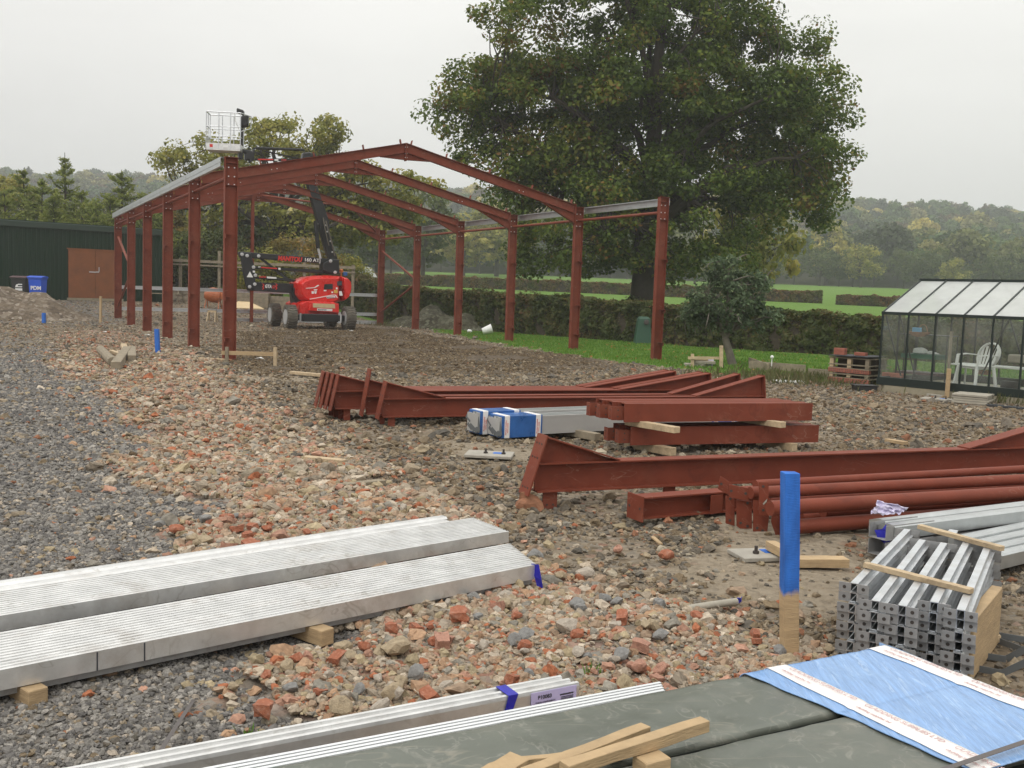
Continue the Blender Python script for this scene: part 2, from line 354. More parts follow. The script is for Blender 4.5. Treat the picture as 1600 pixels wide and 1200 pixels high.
def leaves_at(centres, radii, counts, size, tints, flat=.7, spread=.16, r=rng, updir=.5):
    """clusters of leaves round the given centres"""
    idx = np.repeat(np.arange(len(centres)), counts); n = len(idx)
    d = rand_dirs(n, r); rad = radii[idx]*r.uniform(0, 1, n)**.45
    C = centres[idx]+d*rad[:, None]*np.array([1, 1, flat])
    nm = d*.6+rand_dirs(n, r)*.8+np.array([0, 0, updir]); nm /= np.linalg.norm(nm, axis=1, keepdims=True)
    U = np.cross(nm, rand_dirs(n, r)); U /= np.linalg.norm(U, axis=1, keepdims=True); Wd = np.cross(nm, U)
    s = size*r.uniform(.6, 1.4, n); t = tints[idx]+r.normal(0, spread, n)
    return C, U*s[:, None]*.62, Wd*s[:, None]*.42, t
# thin pale creases in the grey film and the blue film
def creases(mt, col, sc, width, amt, st=(1, 1, 1), rot=0.):
    n, l = mt.node_tree.nodes, mt.node_tree.links; b = n['Principled BSDF']; old = b.inputs['Base Color'].links[0].from_socket
    t = n.new('ShaderNodeTexCoord'); mp = n.new('ShaderNodeMapping'); mp.inputs['Scale'].default_value = st; mp.inputs['Rotation'].default_value = (0, 0, rot); l.new(t.outputs['Object'], mp.inputs[0])
    nz = n.new('ShaderNodeTexNoise'); nz.inputs['Scale'].default_value = sc*.6; nz.inputs['Detail'].default_value = 3; nz.inputs['Distortion'].default_value = 1.2; l.new(mp.outputs[0], nz.inputs['Vector'])
    s = n.new('ShaderNodeMath'); s.operation = 'SUBTRACT'; s.inputs[1].default_value = .5; l.new(nz.outputs['Fac'], s.inputs[0]); a = n.new('ShaderNodeMath'); a.operation = 'ABSOLUTE'; l.new(s.outputs[0], a.inputs[0])
    r = n.new('ShaderNodeMapRange'); r.inputs[1].default_value = 0; r.inputs[2].default_value = width; r.inputs[3].default_value = 1; r.inputs[4].default_value = 0; l.new(a.outputs[0], r.inputs[0])
    n2 = n.new('ShaderNodeTexNoise'); n2.inputs['Scale'].default_value = sc*.8; l.new(mp.outputs[0], n2.inputs['Vector']); r2 = n.new('ShaderNodeMapRange'); r2.inputs[1].default_value = .42; r2.inputs[2].default_value = .62; r2.inputs[4].default_value = amt; l.new(n2.outputs['Fac'], r2.inputs[0])
    m_ = n.new('ShaderNodeMath'); m_.operation = 'MULTIPLY'; l.new(r.outputs[0], m_.inputs[0]); l.new(r2.outputs[0], m_.inputs[1])
    x = n.new('ShaderNodeMix'); x.data_type = 'RGBA'; l.new(m_.outputs[0], x.inputs[0]); l.new(old, x.inputs[6]); x.inputs[7].default_value = (*col, 1); l.new(x.outputs[2], b.inputs['Base Color'])
creases(M['wrapfilm'], (.30, .29, .25), 14, .03, .45)
creases(M['wrapfilm'], (.30, .27, .21), 3.0, .02, .55, (1, 3.5, 1), -.5)
creases(M['bluefilm'], (.42, .56, .76), 7, .03, .5, (5, .6, 1), -.49)
creases(M['steel'], (.33, .20, .15), 2.2, .006, .55, (1, 1, 3))
creases(M['steel'], (.10, .028, .018), 5, .03, .45)
creases(M['galv_wet'], (.40, .38, .34), 6, .02, .5)
creases(M['galv_dark'], (.22, .20, .18), 12, .04, .5)
# ================================================================ GROUND
def inpoly(x, y, poly):
    r = np.zeros(len(x), bool); j = len(poly)-1
    for i in range(len(poly)):
        xi, yi = poly[i]; xj, yj = poly[j]
        c = ((yi > y) != (yj > y)) & (x < (xj-xi)*(y-yi)/(yj-yi+1e-9)+xi); r ^= c; j = i
    return r
def wp(pts): return [tuple(at(x, y, 0).xy) for x, y in pts]
GREY = wp([(560, 1190), (470, 1080), (420, 990), (330, 900), (290, 800), (235, 720), (190, 650), (140, 600), (95, 562), (72, 522), (-420, 506), (-420, 1190)])+[(-1, -6), (3, -6)]
GREY = GREY[1:12]+[(-9, 2), (-3, -6), (1.5, -6), (.5, 2)]
GREY2 = wp([(-60, 500), (60, 508), (150, 512), (190, 502), (120, 488), (60, 482), (-60, 480)])
RUB = wp([(470, 1080), (420, 990), (330, 900), (290, 800), (235, 720), (190, 650), (135, 600), (100, 560), (90, 520), (175, 515), (300, 555), (355, 600), (435, 650), (545, 720), (685, 780), (760, 850), (900, 900), (1010, 940), (1130, 1010), (1330, 960), (1330, 1130)])+[(2.5, -5), (.5, -5), (.1, 3)]
SOIL = wp([(380, 520), (480, 512), (600, 512), (760, 540), (900, 556), (985, 572), (880, 582), (700, 590), (560, 575), (440, 590), (330, 560), (360, 535)])
SAND = wp([(1050, 860), (1120, 825), (1330, 830), (1420, 870), (1320, 935), (1140, 935), (1080, 905)])
SAND2 = wp([(670, 700), (760, 690), (900, 705), (880, 725), (760, 728), (690, 716)])
SAND3 = wp([(390, 585), (520, 588), (500, 596), (380, 593)])
LAWN = [tuple(at(x, y, 0).xy) for x, y in [(640, 508), (700, 522), (800, 541), (905, 558), (1060, 577), (1175, 590), (1240, 592), (1370, 604)]]+[(9.5, 20.5), (16, 26), (40, 40), (12, 60), (-6, 56), (-7, 50)]
def zones(x, y):
    jx = x+.35*N2(x, y, 1.7)+.12*N3(x, y, .45); jy = y+.5*N1(x, y, 2.1)+.15*N3(y, x, .5)
    z = {k: inpoly(jx, jy, p) for k, p in dict(grey=GREY, grey2=GREY2, rub=RUB, soil=SOIL, sand=SAND, sand2=SAND2, sand3=SAND3, lawn=LAWN).items()}
    z['grey'] |= z['grey2']; z['sand'] |= z['sand2'] | z['sand3']
    z['field'] = ((x-6.06)*.68+(y-38.47)*.73 > .3) & (y > 20)
    z['field'] |= (y > 62)
    return z
def axis_pts(lo, hi, near, step, g):
    a = [0.]; st = step
    while a[-1] < hi:
        if a[-1] > near: st *= g
        a.append(a[-1]+st)
    b = [0.]; st = step
    while b[-1] < lo:
        if b[-1] > near: st *= g
        b.append(b[-1]+st)
    return np.array([-q for q in b[:0:-1]]+a)
gx = axis_pts(1400, 1400, 9, .13, 1.022); gy = axis_pts(30, 1500, 22, .13, 1.016)
XX, YY = np.meshgrid(gx, gy); ZZ = G(XX, YY)
fx, fy = XX.ravel(), YY.ravel(); zn = zones(fx, fy)
ZZ = ZZ.ravel()+np.where(zn['rub'], .02+.025*np.abs(N3(fx, fy, .7)), 0)*sstep(50, 20, fy)+np.where(zn['sand'], .006, 0)
me = D.meshes.new('ground'); nx, ny = len(gx), len(gy)
me.vertices.add(nx*ny); me.vertices.foreach_set('co', np.stack([fx, fy, ZZ], 1).astype(np.float32).ravel())
ii = (np.arange(ny-1)[:, None]*nx+np.arange(nx-1)[None]).ravel()
F = np.stack([ii, ii+1, ii+nx+1, ii+nx], 1).astype(np.int32)
me.loops.add(F.size); me.loops.foreach_set('vertex_index', F.ravel()); me.polygons.add(len(F))
me.polygons.foreach_set('loop_start', np.arange(0, F.size, 4, dtype=np.int32)); me.polygons.foreach_set('loop_total', np.full(len(F), 4, np.int32))
me.polygons.foreach_set('use_smooth', np.ones(len(F), bool)); me.update(calc_edges=True)
ca = me.color_attributes.new('zone_a', 'FLOAT_COLOR', 'POINT')
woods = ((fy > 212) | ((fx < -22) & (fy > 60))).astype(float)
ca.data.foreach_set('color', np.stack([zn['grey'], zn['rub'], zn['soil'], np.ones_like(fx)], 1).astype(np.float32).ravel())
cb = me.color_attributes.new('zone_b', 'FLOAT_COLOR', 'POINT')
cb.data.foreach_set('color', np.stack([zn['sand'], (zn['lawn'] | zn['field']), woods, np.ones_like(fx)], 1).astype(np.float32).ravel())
ground = D.objects.new('ground', me); SC.collection.objects.link(ground); structure(ground)
gmt = D.materials.new('ground'); gmt.use_nodes = True; n, l = gmt.node_tree.nodes, gmt.node_tree.links
b = n['Principled BSDF']; b.inputs['Roughness'].default_value = .95; b.inputs['Specular IOR Level'].default_value = .15
tc = n.new('ShaderNodeTexCoord')
def vor(scale):
    v = n.new('ShaderNodeTexVoronoi'); v.inputs['Scale'].default_value = scale; l.new(tc.outputs['Object'], v.inputs['Vector']); return v
def noi(scale, det=6):
    v = n.new('ShaderNodeTexNoise'); v.inputs['Scale'].default_value = scale; v.inputs['Detail'].default_value = det; v.inputs['Roughness'].default_value = .7; l.new(tc.outputs['Object'], v.inputs['Vector']); return v
def ramp(src, cols, interp='LINEAR'):
    r = n.new('ShaderNodeValToRGB'); e = r.color_ramp.elements; r.color_ramp.interpolation = interp
    while len(e) < len(cols): e.new(.5)
    for i, (p, c) in enumerate(cols): e[i].position = p; e[i].color = (*c, 1)
    l.new(src, r.inputs[0]); return r.outputs[0]
def mixc(f, a, c, bt='MIX'):
    x = n.new('ShaderNodeMix'); x.data_type = 'RGBA'; x.blend_type = bt
    if isinstance(f, float): x.inputs[0].default_value = f
    else: l.new(f, x.inputs[0])
    l.new(a, x.inputs[6]); l.new(c, x.inputs[7]); return x.outputs[2]
v1, v2, v3 = vor(17), vor(38), vor(7)
s1 = n.new('ShaderNodeSeparateColor'); l.new(v1.outputs['Color'], s1.inputs[0]); s2 = n.new('ShaderNodeSeparateColor'); l.new(v2.outputs['Color'], s2.inputs[0])
n1, n2, n3 = noi(.6), noi(3), noi(14)
grey = mixc(n3.outputs['Fac'], ramp(s2.outputs[0], [(0, (.11, .105, .10)), (.6, (.19, .18, .17)), (.88, (.27, .25, .22)), (1, (.38, .33, .27))]), ramp(s1.outputs[1], [(0, (.12, .112, .105)), (.7, (.20, .19, .175)), (1, (.31, .27, .23))]))
grey = mixc(ramp(n1.outputs['Fac'], [(.45, (0, 0, 0)), (.65, (.6, .6, .6))]), grey, ramp(s1.outputs[0], [(0, (.21, .17, .125)), (1, (.30, .25, .19))]))
rubc = ramp(s1.outputs[0], [(0, (.24, .20, .15)), (.2, (.33, .27, .21)), (.4, (.33, .17, .12)), (.55, (.38, .33, .28)), (.72, (.25, .235, .20)), (.85, (.40, .14, .08)), (1, (.42, .37, .31))])
rubc = mixc(ramp(n2.outputs['Fac'], [(.5, (0, 0, 0)), (.68, (.8, .8, .8))]), rubc, ramp(s2.outputs[1], [(0, (.17, .125, .08)), (1, (.25, .20, .14))]))
mixg = ramp(s1.outputs[2], [(0, (.12, .095, .065)), (.3, (.23, .18, .125)), (.55, (.31, .255, .19)), (.75, (.22, .20, .17)), (.9, (.38, .32, .25)), (.96, (.32, .17, .12)), (1, (.48, .42, .35))])
mixg = mixc(ramp(n1.outputs['Fac'], [(.4, (0, 0, 0)), (.62, (.75, .75, .75))]), mixg, ramp(n3.outputs['Fac'], [(.3, (.16, .122, .08)), (.7, (.27, .215, .15))]))
soilc = mixc(.45, ramp(n3.outputs['Fac'], [(.3, (.075, .054, .036)), (.7, (.17, .13, .092))]), ramp(s1.outputs[2], [(0, (.06, .045, .03)), (.6, (.15, .12, .085)), (1, (.34, .29, .23))]))
sandc = ramp(n3.outputs['Fac'], [(.25, (.26, .21, .15)), (.75, (.38, .32, .24))])
grs = mixc(n2.outputs['Fac'], ramp(n3.outputs['Fac'], [(.3, (.075, .14, .022)), (.7, (.13, .23, .035))]), ramp(n1.outputs['Fac'], [(.3, (.09, .17, .028)), (.7, (.15, .25, .05))]))
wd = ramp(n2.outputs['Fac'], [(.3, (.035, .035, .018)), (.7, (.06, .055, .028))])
za = n.new('ShaderNodeAttribute'); za.attribute_name = 'zone_a'; zb = n.new('ShaderNodeAttribute'); zb.attribute_name = 'zone_b'
sa = n.new('ShaderNodeSeparateColor'); l.new(za.outputs['Color'], sa.inputs[0]); sb = n.new('ShaderNodeSeparateColor'); l.new(zb.outputs['Color'], sb.inputs[0])
c = mixc(sa.outputs[0], mixg, grey); c = mixc(sa.outputs[1], c, rubc); c = mixc(sa.outputs[2], c, soilc); c = mixc(sb.outputs[0], c, sandc)
dk = n.new('ShaderNodeHueSaturation'); dk.inputs['Value'].default_value = .84; l.new(c, dk.inputs['Color']); c = dk.outputs[0]
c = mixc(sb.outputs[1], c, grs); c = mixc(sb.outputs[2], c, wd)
l.new(c, b.inputs['Base Color'])
def bmp(src, dist, st, prev=None):
    q = n.new('ShaderNodeBump'); q.inputs['Distance'].default_value = dist; q.inputs['Strength'].default_value = st; l.new(src, q.inputs['Height'])
    if prev: l.new(prev, q.inputs['Normal'])
    return q.outputs[0]
inv = n.new('ShaderNodeMath'); inv.operation = 'SUBTRACT'; inv.inputs[0].default_value = 1; l.new(v1.outputs['Distance'], inv.inputs[1])
inv3 = n.new('ShaderNodeMath'); inv3.operation = 'SUBTRACT'; inv3.inputs[0].default_value = 1; l.new(v3.outputs['Distance'], inv3.inputs[1])
l.new(bmp(n3.outputs['Fac'], .03, .7, bmp(inv.outputs[0], .04, .9, bmp(inv3.outputs[0], .06, .4))), b.inputs['Normal'])
me.materials.append(gmt)

# ---------------------------------------------------------------- loose stones (stuff): instanced angular rocks
stm = D.materials.new('loose_stone'); stm.use_nodes = True; n2_, l2_ = stm.node_tree.nodes, stm.node_tree.links
bb = n2_['Principled BSDF']; bb.inputs['Roughness'].default_value = .9; bb.inputs['Specular IOR Level'].default_value = .2
aa = n2_.new('ShaderNodeAttribute'); aa.attribute_name = 'scol'; aa.attribute_type = 'INSTANCER'
tt = n2_.new('ShaderNodeTexCoord'); nn_ = n2_.new('ShaderNodeTexNoise'); nn_.inputs['Scale'].default_value = 2.2; nn_.inputs['Detail'].default_value = 6
l2_.new(tt.outputs['Object'], nn_.inputs['Vector'])
rm = n2_.new('ShaderNodeMapRange'); rm.inputs[1].default_value = .3; rm.inputs[2].default_value = .7; rm.inputs[3].default_value = .72; rm.inputs[4].default_value = 1.25; l2_.new(nn_.outputs['Fac'], rm.inputs[0])
hh = n2_.new('ShaderNodeHueSaturation'); l2_.new(aa.outputs['Color'], hh.inputs['Color']); l2_.new(rm.outputs[0], hh.inputs['Value']); l2_.new(hh.outputs[0], bb.inputs['Base Color'])
def rock_group(sub=2):
    g = D.node_groups.new('scatter_stones', 'GeometryNodeTree')
    g.interface.new_socket('Geometry', in_out='INPUT', socket_type='NodeSocketGeometry'); g.interface.new_socket('Geometry', in_out='OUTPUT', socket_type='NodeSocketGeometry')
    N, L = g.nodes, g.links; gi = N.new('NodeGroupInput'); go = N.new('NodeGroupOutput')
    mp = N.new('GeometryNodeMeshToPoints'); L.new(gi.outputs[0], mp.inputs[0])
    ji = N.new('GeometryNodeJoinGeometry')
    for k in range(7):
        ic = N.new('GeometryNodeMeshIcoSphere'); ic.inputs['Radius'].default_value = 1; ic.inputs['Subdivisions'].default_value = sub
        sp = N.new('GeometryNodeSetPosition'); L.new(ic.outputs[0], sp.inputs[0])
        ps = N.new('GeometryNodeInputPosition'); nz = N.new('ShaderNodeTexNoise'); nz.noise_dimensions = '4D'; nz.inputs['W'].default_value = 3.7*k+1; nz.inputs['Scale'].default_value = .85; nz.inputs['Detail'].default_value = 1.5
        L.new(ps.outputs[0], nz.inputs['Vector'])
        sb_ = N.new('ShaderNodeVectorMath'); sb_.operation = 'SUBTRACT'; L.new(nz.outputs['Color'], sb_.inputs[0]); sb_.inputs[1].default_value = (.5, .5, .5)
        sc_ = N.new('ShaderNodeVectorMath'); sc_.operation = 'SCALE'; sc_.inputs['Scale'].default_value = 2.3; L.new(sb_.outputs[0], sc_.inputs[0]); L.new(sc_.outputs[0], sp.inputs['Offset'])
        gi2 = N.new('GeometryNodeGeometryToInstance'); L.new(sp.outputs[0], gi2.inputs[0]); L.new(gi2.outputs[0], ji.inputs[0])
    io = N.new('GeometryNodeInstanceOnPoints'); L.new(mp.outputs[0], io.inputs['Points']); L.new(ji.outputs[0], io.inputs['Instance']); io.inputs['Pick Instance'].default_value = True
    def attr(nm, ty):
        a = N.new('GeometryNodeInputNamedAttribute'); a.data_type = ty; a.inputs[0].default_value = nm; return a.outputs[0]
    L.new(attr('idx', 'INT'), io.inputs['Instance Index'])
    e2r = N.new('FunctionNodeEulerToRotation'); L.new(attr('rot', 'FLOAT_VECTOR'), e2r.inputs[0]); L.new(e2r.outputs[0], io.inputs['Rotation'])
    L.new(attr('scl', 'FLOAT_VECTOR'), io.inputs['Scale'])
    sm = N.new('GeometryNodeSetMaterial'); sm.inputs['Material'].default_value = stm; L.new(io.outputs[0], sm.inputs[0]); L.new(sm.outputs[0], go.inputs[0])
    return g
RG = rock_group()
def scatter(name, P, S, col, group=RG, kind=True):
    nn = len(P); me = D.meshes.new(name); me.vertices.add(nn); me.vertices.foreach_set('co', P.astype(np.float32).ravel())
    a = me.attributes.new('rot', 'FLOAT_VECTOR', 'POINT'); a.data.foreach_set('vector', rng.uniform(-.5, .5, (nn, 3)).astype(np.float32).ravel()*np.tile([1, 1, 12.56], nn).astype(np.float32))
    a = me.attributes.new('scl', 'FLOAT_VECTOR', 'POINT'); a.data.foreach_set('vector', S.astype(np.float32).ravel())
    a = me.attributes.new('idx', 'INT', 'POINT'); a.data.foreach_set('value', rng.integers(0, 7, nn).astype(np.int32))
    a = me.attributes.new('scol', 'FLOAT_COLOR', 'POINT'); a.data.foreach_set('color', np.concatenate([col, np.ones((nn, 1))], 1).astype(np.float32).ravel())
    me.materials.append(stm)
    o = D.objects.new(name, me); SC.collection.objects.link(o); md = o.modifiers.new('scatter', 'NODES'); md.node_group = group
    return stuff(o) if kind else o
def ring_points(r0, r1, dens, a0=-40, a1=40):
    a0, a1 = math.radians(a0), math.radians(a1)
    nn = int(dens*.5*(r1*r1-r0*r0)*(a1-a0)); r = np.sqrt(rng.uniform(r0*r0, r1*r1, nn)); t = rng.uniform(a0, a1, nn)
    return r*np.sin(t), r*np.cos(t)
PAL = dict(grey=[(.16, .152, .145), (.205, .195, .18), (.27, .255, .235), (.12, .115, .112), (.33, .285, .235)],
           rub=[(.33, .25, .195), (.37, .32, .27), (.27, .235, .20), (.33, .13, .075), (.35, .235, .165), (.24, .23, .215), (.46, .41, .36), (.33, .28, .20), (.40, .24, .19)],
           soil=[(.13, .095, .062), (.18, .135, .09), (.24, .19, .13), (.38, .32, .24), (.16, .15, .135)],
           mix=[(.27, .22, .165), (.19, .17, .15), (.34, .29, .23), (.15, .14, .13), (.24, .19, .135), (.42, .38, .32), (.34, .17, .11)])
def pick(pal, nn, pw, dim=1., pal_name=''):
    p = np.array(pal)*(np.array([1.04, .99, .88]) if pal_name != 'grey' else np.array([1.01, .995, .97]))*dim; i = rng.choice(len(p), nn, p=np.array(pw)/np.sum(pw)); return p[i]*rng.uniform(.78, 1.2, (nn, 1))
P_, S_, C_ = {'a': [], 'b': [], 'c': []}, {'a': [], 'b': [], 'c': []}, {'a': [], 'b': [], 'c': []}
def put(key, x, y, r, pal, pw, sink=.1):
    nn = len(x)
    if not nn: return
    z = G(x, y)
    zz = zones(x, y); z = z+np.where(zz['rub'], .02+.025*np.abs(N3(x, y, .7)), 0)*sstep(50, 20, y)
    s = r[:, None]*rng.uniform(.7, 1.25, (nn, 3)); s[:, 2] *= .68
    P_[key].append(np.stack([x, y, z+r*np.where(rng.uniform(0, 1, nn) < .3, .4, .12)], 1)); S_[key].append(s); C_[key].append(pick(PAL[pal], nn, pw, dict(grey=.98, rub=.92, mix=.72, soil=.68)[pal], pal))
for r0, r1, dg, rr in ((1.6, 5, 5200, .0085), (5, 7.5, 3400, .0105), (7.5, 11, 1500, .014), (11, 17, 760, .0155), (17, 27, 420, .0165)):
    x, y = ring_points(r0, r1, dg, -44, 38); z = zones(x, y)
    k = z['grey']; put('a', x[k], y[k], rr*rng.lognormal(0, .33, k.sum()), 'grey', [4, 4, 3, 3, 1.1])
    x, y = ring_points(r0, r1, dg*.55, -44, 44); z = zones(x, y)
    k = z['rub'] & (rng.uniform(0, 1, len(x)) < (.8 if r0 < 10 else .55)); put('b', x[k], y[k], rr*1.25*rng.lognormal(0, .5, k.sum()), 'rub', [4, 4, 3, 1.2, 2.2, 2, 2, 3, 1.8])
    x, y = ring_points(r0, r1, dg*.22, -44, 44); z = zones(x, y); q = N1(x, y, 1.9) > -.3
    k = z['rub'] & q; put('b', x[k], y[k], (.014 if r0 < 10 else .006)*rng.uniform(.8, 1.1)*1.+rr*.9*rng.lognormal(0, .38, k.sum()), 'rub', [4, 4, 3, 1.4, 2.2, 2, 2, 3, 2])
    x, y = ring_points(r0, r1, dg*.5, -44, 44); z = zones(x, y)
    k = ~(z['rub'] | z['grey'] | z['sand'] | z['lawn'] | z['soil'] | z['field']); k &= rng.uniform(0, 1, len(x)) < np.clip(.62+.75*N1(x+3, y, 1.5), .12, 1); put('c', x[k], y[k], rr*1.0*rng.lognormal(0, .55, k.sum()), 'mix', [4, 5, 3, 4, 3, 1.2, .8])
    x, y = ring_points(r0, r1, dg*.05, -44, 44); z = zones(x, y)
    k = (z['sand'] | z['soil'] | z['grey']); put('c', x[k], y[k], rr*1.2*rng.lognormal(0, .4, k.sum()), 'mix', [4, 4, 3, 3, 3, 1.2, .7])
x, y = ring_points(8, 24, 14, -42, 42); z = zones(x, y); k = ~(z['lawn'] | z['grey'] | z['field'] | z['soil'])
put('c', x[k], y[k], .027*rng.lognormal(0, .35, k.sum()), 'mix', [4, 3, 4, 2, 2, 2, 1.6])
x, y = ring_points(8, 36, 40, -42, 10); z = zones(x, y); k = z['rub']
put('b', x[k], y[k], .023*rng.lognormal(0, .35, k.sum()), 'rub', [4, 3, 2.5, 2.4, 4, 1.5, 2, 2.4, 4])
x, y = ring_points(24, 56, 60, -38, 20); z = zones(x, y); k = ~(z['lawn'] | z['field'] | z['soil'])
put('c', x[k], y[k], .021*rng.lognormal(0, .45, k.sum()), 'mix', [4, 3, 4, 2, 2, 2, 1.0])
x, y = ring_points(14, 46, 190, -30, 25); z = zones(x, y); k = z['soil'] & (N1(x, y, 2.6)+.4*N2(x, y*2.5, 1.5) > -.5)
put('c', x[k], y[k], .017*rng.lognormal(0, .45, k.sum()), 'soil', [5, 4, 3, 1, .6])
x, y = ring_points(9, 30, 90, -40, 42); z = zones(x, y); k = ~(z['lawn'] | z['grey'] | z['field'] | z['soil'] | z['sand'])
put('c', x[k], y[k], .015*rng.lognormal(0, .45, k.sum()), 'soil', [2, 3, 4, 2, 1])
for r0, r1, dn, rr in ((3, 9, 260, .02), (9, 20, 150, .021), (20, 36, 50, .022)):     # stray pieces beyond the edges of the rubble strip
    x, y = ring_points(r0, r1, dn, -42, 42); ox, oy = rng.normal(0, .55, len(x)), rng.normal(0, .7, len(x)); z0, z1 = zones(x, y), zones(x+ox, y+oy); k = z0['rub'] & ~z1['rub'] & ~z1['lawn']
    put('b', (x+ox)[k], (y+oy)[k], rr*rng.lognormal(0, .45, k.sum()), 'rub', [4, 4, 3, 2, 3, 2, 2, 3, 2.5])
for key, nm in (('a', 'grey_gravel'), ('b', 'brick_rubble'), ('c', 'stony_ground_cover')):
    scatter(nm, np.concatenate(P_[key]), np.concatenate(S_[key]), np.concatenate(C_[key]))

# the largest stones, one object each, parts of the ground
def rock_mesh(seed, m_, boxy=False):
    bm = bmesh.new(); r = random.Random(seed)
    if boxy:
        bmesh.ops.create_cube(bm, size=1.6); bmesh.ops.subdivide_edges(bm, edges=bm.edges, cuts=1, use_grid_fill=True)
        for v in bm.verts: v.co *= 1+r.uniform(-.14, .14); v.co.x *= 1.25; v.co.z *= .72; v.co += V(r.uniform(-.1, .1), r.uniform(-.1, .1), r.uniform(-.1, .1))
    else:
        bmesh.ops.create_icosphere(bm, subdivisions=2, radius=1)
        from mathutils import noise
        o = V(seed*3.1, seed*1.7, seed)
        for v in bm.verts:
            v.co = v.co*(1+.5*noise.noise(v.co*.9+o)+.16*noise.noise(v.co*2.6+o)); v.co.z *= .7; v.co.x *= 1.15
        for k in range(6):
            d_ = V(r.gauss(0, 1), r.gauss(0, 1), r.gauss(0, 1)).normalized(); h = r.uniform(.55, .8)
            for v in bm.verts:
                e = v.co.dot(d_)-h
                if e > 0: v.co -= d_*e*.9
    me = D.meshes.new('stone'); bm.to_mesh(me); bm.free(); me.materials.append(m_); return me
stone_mats = [mat('limestone', (.38, .33, .27), .9, var=.25, vscale=2.5, bump=.6, bscale=9), mat('grey_stone', (.21, .205, .195), .9, var=.25, vscale=2.5, bump=.6, bscale=9),
              mat('brick_fragment', (.33, .115, .06), .9, var=.25, vscale=2.5, bump=.6, bscale=9, dirt=(.42, .33, .27, .5)), mat('pink_brick_fragment', (.38, .20, .14), .9, var=.25, vscale=2.5, bump=.6, bscale=9), mat('tan_stone', (.33, .26, .17), .9, var=.25, vscale=2.5, bump=.6, bscale=9)]
rmesh = [[rock_mesh(i*10+j, mm_, boxy=(i in (2, 3) and j < 2)) for j in range(4)] for i, mm_ in enumerate(stone_mats)]
def put_stone(x, y, r, kind, j=None, rz=None):
    o = D.objects.new('stone' if kind not in (2, 3) else 'brick_piece', rmesh[kind][random.randrange(4) if j is None else j]); SC.collection.objects.link(o); o.parent = ground
    o.location = (x, y, gz(x, y)+r*.45+.045); o.rotation_euler = (random.uniform(-.3, .3), random.uniform(-.3, .3), random.uniform(0, 6.28) if rz is None else rz)
    s = r*random.uniform(.85, 1.15); o.scale = (s, s*random.uniform(.75, 1), s*random.uniform(.8, 1.1))
for px, py, w_, k in [(888, 997, 34, 0), (650, 1060, 40, 1), (620, 1028, 60, 4), (590, 1065, 30, 0), (615, 1085, 45, 4), (715, 978, 34, 2), (755, 1020, 26, 0), (538, 1020, 36, 4), (570, 1020, 24, 2), (1040, 875, 26, 2), (965, 865, 22, 3),
                      (806, 975, 24, 2), (690, 1012, 30, 3), (530, 1110, 40, 4), (560, 1080, 28, 1), (640, 1000, 22, 0), (672, 988, 20, 2), (1000, 1025, 26, 3), (960, 1045, 24, 0), (1090, 985, 20, 4), (1120, 950, 18, 0), (905, 962, 22, 1), (930, 925, 18, 2), (850, 945, 20, 3),
                      (540, 1090, 26, 0), (700, 955, 18, 0), (740, 945, 22, 1), (775, 960, 20, 3), (1020, 990, 24, 4), (1010, 875, 16, 4), (610, 995, 26, 2), (820, 1030, 18, 0), (560, 765, 12, 2), (530, 770, 14, 3), (1180, 1000, 20, 2), (480, 1035, 20, 3), (515, 1060, 22, 0), (500, 1085, 20, 2), (790, 930, 16, 2)]:
    p = at(px, py, .03); put_stone(p.x, p.y, w_*p.y/FPX*.5, k)
p = at(410, 1122, .02); put_stone(p.x, p.y, .045, 2, 1)
cnt = 0
while cnt < 250:
    x, y = ring_points(3.2, 7.6, 3, -34, 34)
    zz = zones(x, y)
    for a_, b_, k_ in zip(x, y, zz['rub']):
        if k_ and cnt < 250:
            cnt += 1; put_stone(float(a_), float(b_), random.uniform(.026, .046)*(1.3 if random.random() < .15 else 1), random.choice((0, 0, 1, 2, 2, 3, 4, 4)))

# ---------------------------------------------------------------- soil mounds
def mound(name, c, rx, ry, h, ang, m_, seed):
    Nn = Noise(seed); K = 48; vs = []; fs = []
    for j in range(K+1):
        for i in range(K+1):
            u, v = i/K*2-1, j/K*2-1; r = math.hypot(u, v)
            hh = max(0, 1-r**1.7)*h*(1+.3*float(Nn(u*rx, v*ry, 2.0)))+(.05*float(Nn(u*rx, v*ry, .5)) if r < .95 else 0)
            x = c[0]+u*rx*math.cos(ang)-v*ry*math.sin(ang); y = c[1]+u*rx*math.sin(ang)+v*ry*math.cos(ang)
            vs.append((x, y, gz(x, y)-.12+hh))
    fs = [(j*(K+1)+i, j*(K+1)+i+1, (j+1)*(K+1)+i+1, (j+1)*(K+1)+i) for j in range(K) for i in range(K)]
    mb = MB(); mb.add(vs, fs); o = mb.build(name, m_, smooth=True); structure(o); return o
soilm = gmt.copy(); soilm.name = 'soil_heap'
mtm = D.materials.new('earth_heap'); mtm.use_nodes = True; n, l = mtm.node_tree.nodes, mtm.node_tree.links
b = n['Principled BSDF']; b.inputs['Roughness'].default_value = 1; tc = n.new('ShaderNodeTexCoord')
va, na, nb2 = vor(7), noi(1.2), noi(9)
sv = n.new('ShaderNodeSeparateColor'); l.new(va.outputs['Color'], sv.inputs[0])
cc = mixc(ramp(na.outputs['Fac'], [(.42, (0, 0, 0)), (.6, (1, 1, 1))]), ramp(sv.outputs[0], [(0, (.085, .062, .042)), (.75, (.14, .105, .07)), (.9, (.22, .18, .13)), (1, (.38, .33, .27))]), ramp(sv.outputs[1], [(0, (.14, .105, .07)), (.6, (.22, .17, .12)), (1, (.40, .35, .29))]))
l.new(cc, b.inputs['Base Color']); l.new(bmp(nb2.outputs['Fac'], .12, 1.), b.inputs['Normal'])

